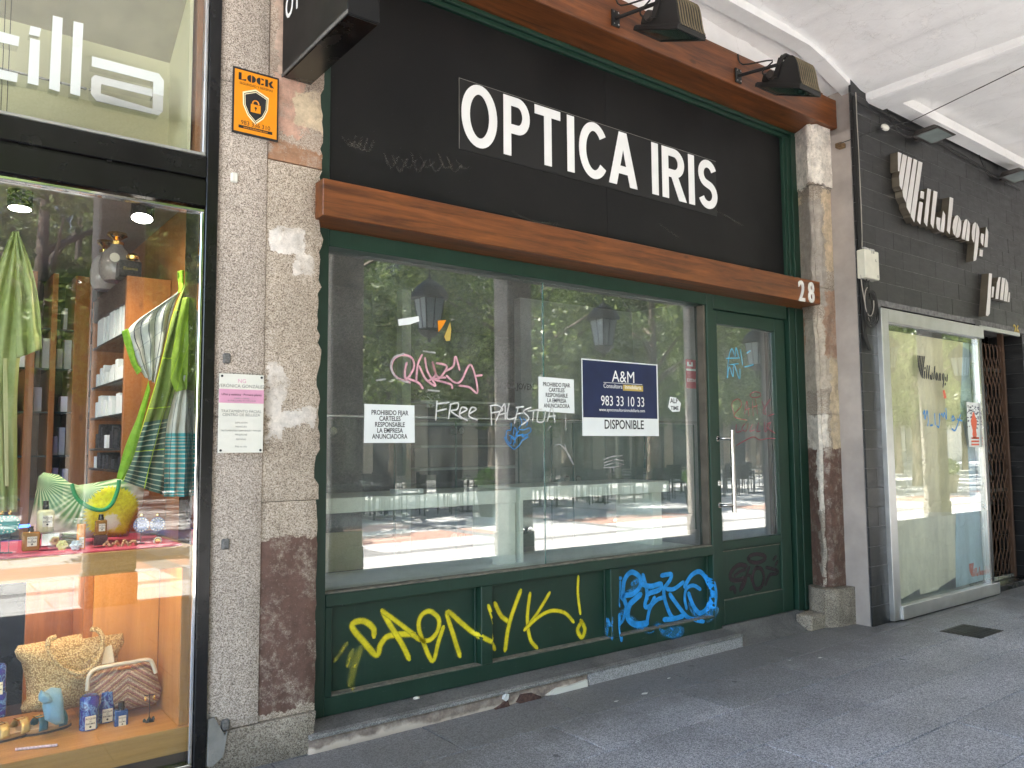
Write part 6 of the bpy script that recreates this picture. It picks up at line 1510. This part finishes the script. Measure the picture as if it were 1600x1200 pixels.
for px, py, m, lb_ in ((97, 855, plain('yellow_flower', (.75, .68, .25), .5), 'small yellow flower clip on the shelf edge'), (118, 855, plain('pearly_flower', (.6, .68, .72), .3), 'small pearly flower clip beside the orange candle')):
    c = W(px, py, 3.86); mb = MB()
    for k in range(6): a_ = k*pi/3; mb.ball((c.x+.013*cos(a_), c.y, c.z+.008+.013*sin(a_)), .010, .006, .010, 8, 5)
    mb.ball((c.x, c.y-.006, c.z+.008), .007); part('flower_clip', mb, m, None, label=lb_, cat='hair clip', smooth=60)
mb = MB(); rs = random.Random(9)
c = W(190, 845, 3.92)
for i in range(34): mb.ball((c.x-.07+.14*i/34, 3.92+.012*sin(i), 1.032+.010*sin(i*.7)+.006*rs.random()), .0075, n=6, m=4)
part('coral_necklace', mb, plain('coral_beads', (.60, .33, .18), .35, .3, var=.4, scale=60), None, label='coral and gold bead necklace lying beside the tote', cat='necklace', smooth=60)
# stack of folded cloths
t = thing('folded_cloths', (.62, 4.0, 1.024), 'stack of folded olive cloths behind the orange candle', 'folded cloth')
for i in range(5):
    a = W(100, 850-6*i, 3.98); mb = MB(); mb.box(a.x, a.x+.075, 3.98, 4.06, 1.0245+i*.013, 1.0245+i*.013+.012); part('folded_cloth', mb, plain('olive_cloth', (.26-.03*i, .24-.01*i, .10), .8), t, bevel=.004)

# ================================================================ PLACARDS ON THE PIER
x0, x1 = W(363.5, 160, 3.72).x, W(435.5, 170, 3.72).x; z1, z0 = W(364, 102, 3.72).z, W(361, 205, 3.72).z
al = thing('alarm_placard', ((x0+x1)/2, 3.72, z0), 'orange and black LOCK alarm placard on the granite pier', 'placard')
bx('placard_plate', x0, x1, 3.722, 3.728, z0, z1, M['ink'], al, .0008); bx('orange_field', x0+.008, x1-.008, 3.7212, 3.7217, z0+.010, z1-.010, M['orange'], al, 0)
w_ = x1-x0; h_ = z1-z0
def pl(px, py): q = W(360+px/10, 100+py/10, 3.72); return q
# LOCK in heavy stencil shapes
lw = .030; zL = z1-.060; xx = x0+.026
def pris(pts, m, Y=3.7205, nm='lettering'): mb = MB(); mb.prism(pts, Y-.0004, Y); return part(nm, mb, m, al)
Hc = .036
pris([(xx, zL), (xx+.036, zL), (xx+.036, zL+.010), (xx+.014, zL+.003), (xx+.014, zL+Hc), (xx, zL+Hc)], M['ink'])
for (cx_, cut) in ((xx+.063, 0), (xx+.108, 1)):
    P = [(cx_-.003+.019*cos(a), zL+Hc/2+.018*sin(a)) for a in [pi/2+pi*i/12 for i in range(13)]]; pris(P, M['ink'])
    if not cut: pris([(cx_+.001+.019*cos(a), zL+Hc/2+.018*sin(a)) for a in [-pi/2+pi*i/12 for i in range(13)]], M['ink'])
    else: pris([(cx_+.001, zL+Hc), (cx_+.015, zL+Hc*.9), (cx_+.013, zL+Hc*.68), (cx_+.001, zL+Hc*.8)], M['ink']); pris([(cx_+.001, zL), (cx_+.015, zL+Hc*.1), (cx_+.013, zL+Hc*.32), (cx_+.001, zL+Hc*.2)], M['ink'])
kx = xx+.129; pris([(kx, zL), (kx+.014, zL), (kx+.014, zL+Hc), (kx, zL+Hc)], M['ink']); pris([(kx+.016, zL+Hc*.5), (kx+.034, zL+Hc), (kx+.038, zL+Hc*.85), (kx+.030, zL+Hc*.45), (kx+.045, zL), (kx+.026, zL)], M['ink'])
text('lettering', 'SEGURIDAD Y SISTEMAS', (x0+x1)/2, 3.7205, zL-.020, .0155, M['ink'], al, ext=.0002, xs=.98)
sc0 = ((x0+x1)/2-.002, (z0+z1)/2-.012)
def shield(k): 
    P = [(0, 1), (.9, .68), (.86, -.05), (.55, -.62), (0, -1.05), (-.55, -.62), (-.86, -.05), (-.9, .68)]
    return [(sc0[0]+p[0]*k*.058, sc0[1]+p[1]*k*.070) for p in P]
for k, m, Y in ((1.22, M['cremeprint'], 3.7208), (1.10, M['ink'], 3.7203), (1.04, M['cremeprint'], 3.7198), (.98, M['ink'], 3.7193)): pris(shield(k), m, Y, 'shield')
cx_, cz_ = sc0; mb = MB(); mb.box(cx_-.024, cx_+.024, 3.7184, 3.7188, cz_-.032, cz_+.008); mb.tube([(cx_+.015*cos(a), 3.7186, cz_+.010+.018*sin(a)) for a in [pi*i/10 for i in range(11)]], .0035, 4); part('padlock', mb, M['orange'], al)
mb = MB(); mb.box(cx_-.002, cx_+.002, 3.7179, 3.7183, cz_-.024, cz_-.01); mb.lathe([(.006, -.0004), (.006, 0)], (cx_, 3.7183, cz_-.009), 10, 'y'); part('keyhole', mb, M['ink'], al)
text('lettering', '983 336 310', (x0+x1)/2, 3.7205, z0+.047, .030, M['ink'], al, ext=.0002, xs=.95)
mb = MB(); mb.box(x0+.03, x1-.03, 3.7202, 3.7206, z0+.028, z0+.042); part('web_band', mb, M['ink'], al); text('lettering', 'www.lockalarmas.com', (x0+x1)/2, 3.7198, z0+.031, .013, M['orange'], al, ext=.0002)
# plaque
x0, x1 = W(342.5, 600, 3.705).x, W(412.5, 600, 3.705).x; z1, z0 = W(342, 583, 3.705).z, W(340, 708, 3.705).z
pq = thing('name_plaque', ((x0+x1)/2, 3.71, z0), 'cream plaque with a pink band screwed to the granite pier', 'plaque')
bx('plaque_plate', x0, x1, 3.705, 3.709, z0, z1, M['plaque'], pq, .001); h_ = z1-z0
bx('pink_band', x0, x1, 3.7042, 3.7048, z1-h_*.37, z1-h_*.195, M['pinkprint'], pq, 0)
for cx_, cz_ in ((x0+.012, z1-.012), (x1-.012, z1-.012), (x0+.012, z0+.012), (x1-.012, z0+.012)):
    mb = MB(); mb.lathe([(.0055, -.004), (.0055, .026)], (cx_, 3.706, cz_), 10, 'y'); part('plaque_screw', mb, M['ink'], pq)
cm = (x0+x1)/2
for s_, f, sz, m in (('NG', .09, .026, 'pinkprint'), ('VERÓNICA GONZÁLEZ', .155, .021, 'greyink'), ('Uñas y estética · Primera planta', .262, .0145, 'ink'), ('LUNES A VIERNES', .31, .009, 'greyink'), ('de 10.00 a 14.00 y de 17.00 a 20.30', .34, .009, 'greyink'),
                     ('TRATAMIENTO FACIAL', .475, .018, 'greyink'), ('CENTRO DE BELLEZA', .52, .018, 'greyink'), ('DEPILACIÓN', .62, .010, 'greyink'), ('MANICURA', .67, .010, 'greyink'), ('TRATAMIENTOS CORPORALES Y MASAJES', .72, .010, 'greyink'), ('MAQUILLAJE', .77, .010, 'greyink'), ('PESTAÑAS', .83, .010, 'greyink'), ('Pida su cita', .92, .012, 'greyink')):
    text('lettering', s_, cm, 3.7039 if f < .2 or f > .37 else 3.7036, z1-h_*f-sz*.3, sz, M[m], pq, ext=.0001)
# ================================================================ LANTERNS UNDER THE ARCADE EDGE
def langlass():
    t = NT('frosted_lantern_glass'); b = t.bsdf((.75, .80, .82), .4); tl = t.n('ShaderNodeBsdfTranslucent', {0: (.80, .86, .88, 1)})
    return t.done(t.n('ShaderNodeMixShader', {0: .6, 1: b.outputs[0], 2: tl.outputs[0]}))
M['langlass'] = langlass()
def lantern():
    t = thing('hanging_lantern', (0, 0, 0), 'four sided frosted lantern hanging opposite the left half of the green window', 'lantern', 'lanterns hanging along the arcade')
    mb = MB(); mb.lathe([(.0, .80), (.012, .79), (.02, .74), (.05, .70), (.10, .67), (.19, .60), (.25, .50), (.26, .46), (.255, .455), (0, .455)], (0, 0, 0), 8); part('lantern_hood', mb, M['iron'], t, smooth=30)
    def q(z): r_ = .135+.065*(z-.06)/.39; return r_
    for k in range(4):
        a0, a1 = pi/4+k*pi/2, pi/4+(k+1)*pi/2; r0, r1 = q(.06), q(.45)
        mb = MB(); V = [(r0*cos(a0), r0*sin(a0), .06), (r0*cos(a1), r0*sin(a1), .06), (r1*cos(a1), r1*sin(a1), .45), (r1*cos(a0), r1*sin(a0), .45)]
        mb.add(V+[(x*.96, y*.96, z) for x, y, z in V], [(0, 1, 2, 3), (7, 6, 5, 4), (0, 4, 5, 1), (1, 5, 6, 2), (2, 6, 7, 3), (3, 7, 4, 0)]); part('lantern_pane', mb, M['langlass'], t)
        mb = MB(); mb.tube([(r0*1.02*cos(a0), r0*1.02*sin(a0), .05), (r1*1.02*cos(a0), r1*1.02*sin(a0), .455)], .009, 6)
        am = (a0+a1)/2; mb.tube([(r0*.73*cos(am), r0*.73*sin(am), .05), (r1*.73*cos(am), r1*.73*sin(am), .455)], .006, 5); part('lantern_bar', mb, M['iron'], t)
    mb = MB(); mb.lathe([(0, -.12), (.02, -.11), (.03, -.06), (.09, -.03), (.15, .03), (.16, .058), (0, .058)], (0, 0, 0), 8); part('lantern_base', mb, M['iron'], t, smooth=30)
    mb = MB(); mb.tube([(0, 0, .79), (0, 0, 1.62)], .012, 6); part('hanging_rod', mb, M['iron'], t)
    return t
l0 = lantern(); l0.location = (5.40, -.95, 2.93)
for x, s_ in ((8.52, 'opposite the right half of the green window'), (12.3, 'opposite the green door'), (15.1, 'left of the two opposite the papered window'), (18.2, 'right of the two opposite the papered window')):
    copy_tree(l0, None, (x, -.95, 2.93 if x < 12 else 2.85), 'four sided frosted lantern hanging ' + s_)

# ================================================================ TREES
def leafmat():
    t = NT('plane_tree_leaf'); n = t.noise(1.7, 3).outputs[0]; r_ = t.vor(9).outputs['Color']; g = t.n('ShaderNodeSeparateColor', {0: r_}).outputs[1]
    col = t.ramp(t.math('ADD', t.math('MULTIPLY', n, .5), t.math('MULTIPLY', g, .5)), [(.25, (.05, .09, .015)), (.5, (.15, .21, .045)), (.75, (.32, .38, .12))])
    b = t.bsdf(col, .33); tl = t.n('ShaderNodeBsdfTranslucent', {0: col})
    return t.done(t.n('ShaderNodeMixShader', {0: .38, 1: b.outputs[0], 2: tl.outputs[0]}))
M['leaf'] = leafmat(); M['bark'] = plain('grey_bark', (.16, .13, .10), .9, var=.3, bump=1, bs=20)
def crown(seed, R, H, n, leaf=.066, clumps=60):
    rs = random.Random(seed); mb = MB(); C = []
    for i in range(clumps):
        a = rs.uniform(0, 2*pi); e = rs.uniform(-1, 1); r_ = rs.uniform(.35, 1)**.6
        C.append((R*r_*cos(a)*sqrt(1-e*e*.7), R*r_*sin(a)*sqrt(1-e*e*.7), H*.5*e*r_, rs.uniform(.35, .75)))
    for i in range(n):
        c = C[rs.randrange(len(C))]; 
        d = Vector((rs.gauss(0, 1), rs.gauss(0, 1), rs.gauss(0, .8))).normalized()*c[3]*R*.42*rs.uniform(.3, 1)**.5
        p = Vector(c[:3])+d; u = Vector((rs.gauss(0, 1), rs.gauss(0, 1), rs.gauss(0, .6))).normalized(); v = u.cross(Vector((rs.gauss(0, 1), rs.gauss(0, 1), rs.gauss(0, 1)))).normalized()
        s_ = leaf*rs.uniform(.6, 1.3); mb.v += [tuple(p-u*s_), tuple(p+v*s_*.55), tuple(p+u*s_), tuple(p-v*s_*.55)]; k = len(mb.v); mb.f.append((k-4, k-3, k-2, k-1))
    return mb
def tree(x, y, h, seed, R, n, label):
    t = thing('plaza_tree', (x, y, -.03), label, 'tree', 'leafy trees on the sunlit plaza'); rs = random.Random(seed)
    mb = MB(); mb.tube([(x, y, -.03), (x+.03, y, 1), (x-.04, y+.03, h*.5), (x, y, h*.8)], .15, 9, rs=[.2, .15, .11, .05]); part('trunk', mb, M['bark'], t, smooth=60)
    mb = MB()
    for k in range(7):
        a = k*.9+rs.random(); L = R*.75; z = h*.4+k*.25; mb.tube([(x, y, z), (x+L*.5*cos(a), y+L*.5*sin(a), z+.7), (x+L*cos(a), y+L*sin(a), z+1.3)], .05, 5, rs=[.06, .04, .015])
    part('limbs', mb, M['bark'], t, solid=False)
    cr = crown(seed, R, h*.72, n); cr.v = [(a+x, b+y, c+h*.66) for a, b, c in cr.v]
    part('crown', cr, M['leaf'], t, solid=False)
    return t
TR = [(1.6, -6.3, 7.4, 'nearest the left shop'), (6.6, -7.0, 7.8, 'opposite the left end of the green window'), (11.2, -6.6, 7.6, 'opposite the middle of the green window'), (16.4, -7.2, 8.0, 'opposite the green door'),
      (22.0, -6.6, 7.8, 'opposite the papered window'), (28.5, -7.0, 8.0, 'furthest right on the plaza'), (9.0, -13, 8.6, 'in the second row at the left'), (15.5, -13.6, 9, 'in the second row at the middle'), (23, -13.5, 9, 'in the second row at the right'), (3.0, -12.5, 8.5, 'in the second row by the left shop'), (33, -13.5, 9, 'in the second row at the far right'), (-3.5, -8, 8, 'beyond the left edge of the gift shop')]
TT = []
for i, (x, y, h, s_) in enumerate(TR): TT.append(tree(x, y, h, 20+i, 2.8, 24000 if i < 6 else 9000, 'leafy plane tree ' + s_))
for i, (x, y) in enumerate(((35, -6.8), (42, -7.2), (49, -6.9), (57, -7.3), (40, -13.5), (48, -13.8), (57, -13.6), (66, -13))):
    s_ = TT[1+i % 5]; dx = x-s_.location.x; copy_tree(s_, None, (x, y, -.03), 'distant leafy plane tree, number %s down the plaza' % ['one', 'two', 'three', 'four', 'five', 'six', 'seven', 'eight'][i])

words = ['first', 'second', 'third', 'fourth', 'fifth', 'sixth', 'seventh', 'eighth', 'ninth', 'tenth', 'eleventh', 'twelfth', 'thirteenth', 'fourteenth']
for r_, (y, nm, st_) in enumerate(((-10.2, 'middle', 4.3), (-17.2, 'back', 4.0), (-20.4, 'last', 4.6))):
    for i in range(14 if r_ else 6):
        if not r_: st_ = 9.6
        x = -3 + i*st_ + (r_*1.7) % 3; copy_tree(TT[(i*2+r_) % 12], None, (x, y+.5*sin(i*2.3+r_), -.03), 'leafy plane tree, %s from the left in the %s row of the plaza' % (words[i], nm))

# ================================================================ TERRACE FURNITURE AND PLANTERS
M['pot'] = plain('dark_planter', (.05, .055, .06), .6); M['potg'] = plain('stone_planter', (.30, .27, .2), .8); M['bush'] = plain('bright_shrub_leaf', (.16, .32, .03), .45, var=.3)
def planter(x, y, m, label):
    t = thing('planter', (x, y, -.03), label, 'planter', 'planters on the plaza')
    mb = MB(); mb.lathe([(0, -.03), (.27, -.03), (.36, .46), (.36, .52), (.32, .52), (.31, .46), (0, .46)], (x, y, 0), 18); part('pot', mb, m, t, smooth=40)
    rs = random.Random(int(x*7)); mb = MB()
    for i in range(1500):
        d = Vector((rs.gauss(0, 1), rs.gauss(0, 1), rs.gauss(0, 1))).normalized()*rs.uniform(.4, 1)**.4; p = Vector((x+d.x*.40, y+d.y*.4, .74+d.z*.27))
        u = Vector((rs.gauss(0, 1), rs.gauss(0, 1), rs.gauss(0, 1))).normalized(); v = u.cross(Vector((0.3, .2, 1))).normalized(); s_ = .035
        mb.v += [tuple(p-u*s_), tuple(p+v*s_*.6), tuple(p+u*s_), tuple(p-v*s_*.6)]; k = len(mb.v); mb.f.append((k-4, k-3, k-2, k-1))
    part('shrub', mb, M['bush'], t, solid=False)
planter(14.6, -4.2, M['pot'], 'dark planter with bright shrub at the plaza terrace'); planter(10.2, -6.2, M['pot'], 'dark planter left of the terrace tables'); planter(25.3, -4.6, M['potg'], 'stone planter with bright shrub, left of two beyond the papered window'); planter(29.5, -3.4, M['pot'], 'dark planter with bright shrub, right of two beyond the papered window')
M['rattan'] = plain('dark_rattan', (.035, .03, .028), .6)
def chair():
    t = thing('terrace_chair', (0, 0, -.03), 'dark rattan chair on the shaded terrace', 'chair', 'dark terrace chairs on the plaza')
    bx('seat', -.23, .23, -.23, .23, .42, .46, M['rattan'], t, .01); mb = MB(); mb.box(-.23, .23, .20, .24, .46, .86); part('backrest', mb, M['rattan'], t, bevel=.01)
    for sx in (-.2, .2):
        for sy in (-.2, .2): mb = MB(); mb.tube([(sx, sy, -.03), (sx, sy, .42)], .016, 5); part('leg', mb, M['rattan'], t)
        mb = MB(); mb.tube([(sx, -.2, .42), (sx, -.2, .64), (sx, .2, .66)], .015, 5); part('armrest', mb, M['rattan'], t)
    return t
ch = chair(); used = False
def tabl():
    t = thing('terrace_table', (0, 0, -.03), 'small dark terrace table', 'table', 'small tables on the plaza terrace')
    mb = MB(); mb.lathe([(0, .70), (.34, .70), (.34, .725), (0, .725)], (0, 0, 0), 16); part('table_top', mb, M['steel'], t); mb = MB(); mb.tube([(0, 0, -.02), (0, 0, .70)], .03, 8); mb.lathe([(0, -.03), (.22, -.03), (.2, -.01), (0, -.01)], (0, 0, 0), 12); part('pedestal', mb, M['rattan'], t)
    return t
tb0 = tabl(); rs = random.Random(6); k = 0
for j, y in enumerate((-7.6, -9.4)):
    for i in range(9):
        x = 6.2 + i*2.15 + j*.9; lbl_ = 'small round terrace table'
        if k == 0: tb0.location = (x, y, -.03)
        else: copy_tree(tb0, None, (x, y, -.03), 'small round table on the shaded plaza terrace')
        if k == 0: tb0['label'] = 'small round table on the shaded plaza terrace'
        for m_ in range(3):
            a = m_*2.1 + rs.random(); q = (x+.62*cos(a), y+.62*sin(a), -.03)
            if k == 0 and m_ == 0: c_ = ch; c_.location = q
            else: c_ = copy_tree(ch, None, q)
            c_.rotation_euler = (0, 0, a-pi/2)
        k += 1

# ================================================================ HOUSES ACROSS THE PLAZA
M['stucco'] = plain('warm_stucco', (.40, .33, .25), .9, var=.1); M['stucco2'] = plain('cream_stucco', (.50, .46, .39), .9, var=.1); M['shopglass'] = plain('dark_shop_glass', (.03, .035, .04), .08)
M['bluesign'] = plain('blue_letters', (.03, .10, .35), .5); M['redsign'] = plain('red_roundels', (.55, .06, .06), .5)
HY = -24
for i, (x0, x1, h, m, lbl_) in enumerate(((-14, 2.5, 15, 'stucco2', 'cream house across the plaza, furthest left'), (2.6, 16, 17, 'stucco', 'warm stucco house across the plaza with a row of shops'), (16.1, 33, 15.5, 'stucco2', 'cream house across the plaza with travel agency'), (33.1, 60, 17, 'stucco', 'warm stucco house across the plaza, second from the right'), (60.1, 95, 16, 'stucco2', 'long cream house across the plaza, furthest right'))):
    t = thing('plaza_house', ((x0+x1)/2, HY, -.03), lbl_, 'house', 'houses across the plaza')
    bx('wall', x0, x1, HY-8, HY, -.03, h, M[m], t, 0)
    bx('cornice', x0, x1, HY+.001, HY+.45, h-.35, h, M['colstone'], t, .03); bx('string_course', x0, x1, HY+.001, HY+.18, 4.1, 4.35, M['colstone'], t, .02)
    n = int((x1-x0)/(2.6 if x1 < 70 else 4.5))
    for k in range(n):
        cx_ = x0+(k+.5)*(x1-x0)/n
        bx('shop_opening', cx_-.95, cx_+.95, HY+.001, HY+.03, .2, 3.3, M['shopglass'], t, 0); bx('shop_fascia', cx_-1.05, cx_+1.05, HY+.031, HY+.12, 3.32, 3.95, M['paper'] if k % 3 == 1 else M['brown'], t, 0)
        for f in range(3 if h < 16 else 4):
            z = 5.1+f*3.0
            w_ = bx('window', cx_-.55, cx_+.55, HY+.001, HY+.05, z, z+1.9, M['white'], t, .01); bx('pane', cx_-.46, cx_-.03, HY+.051, HY+.06, z+.1, z+1.8, M['shopglass'], w_, 0); bx('pane', cx_+.03, cx_+.46, HY+.051, HY+.06, z+.1, z+1.8, M['shopglass'], w_, 0)
            if f < 2: bx('balcony', cx_-.8, cx_+.8, HY+.001, HY+.6, z-.18, z-.02, M['colstone'], w_, .02)
    if i == 2:
        for s_, x in (('Viajes', 26.5), ('PARADOR', 31)): 
            me = text_mesh(s_, .62, .01, .02)
            for v in me.vertices: v.co.x, v.co.y = -v.co.x, -v.co.y
            me.materials.clear(); me.materials.append(M['bluesign']); link('shop_lettering', me, t, (x, HY+.15, 3.42))
    if i == 1:
        for k2 in range(4): mb = MB(); mb.lathe([(.30, 0), (.30, .03)], (12.0+k2*.66, HY+.14, 3.62), 16, 'y'); part('round_sign', mb, M['redsign'], t)
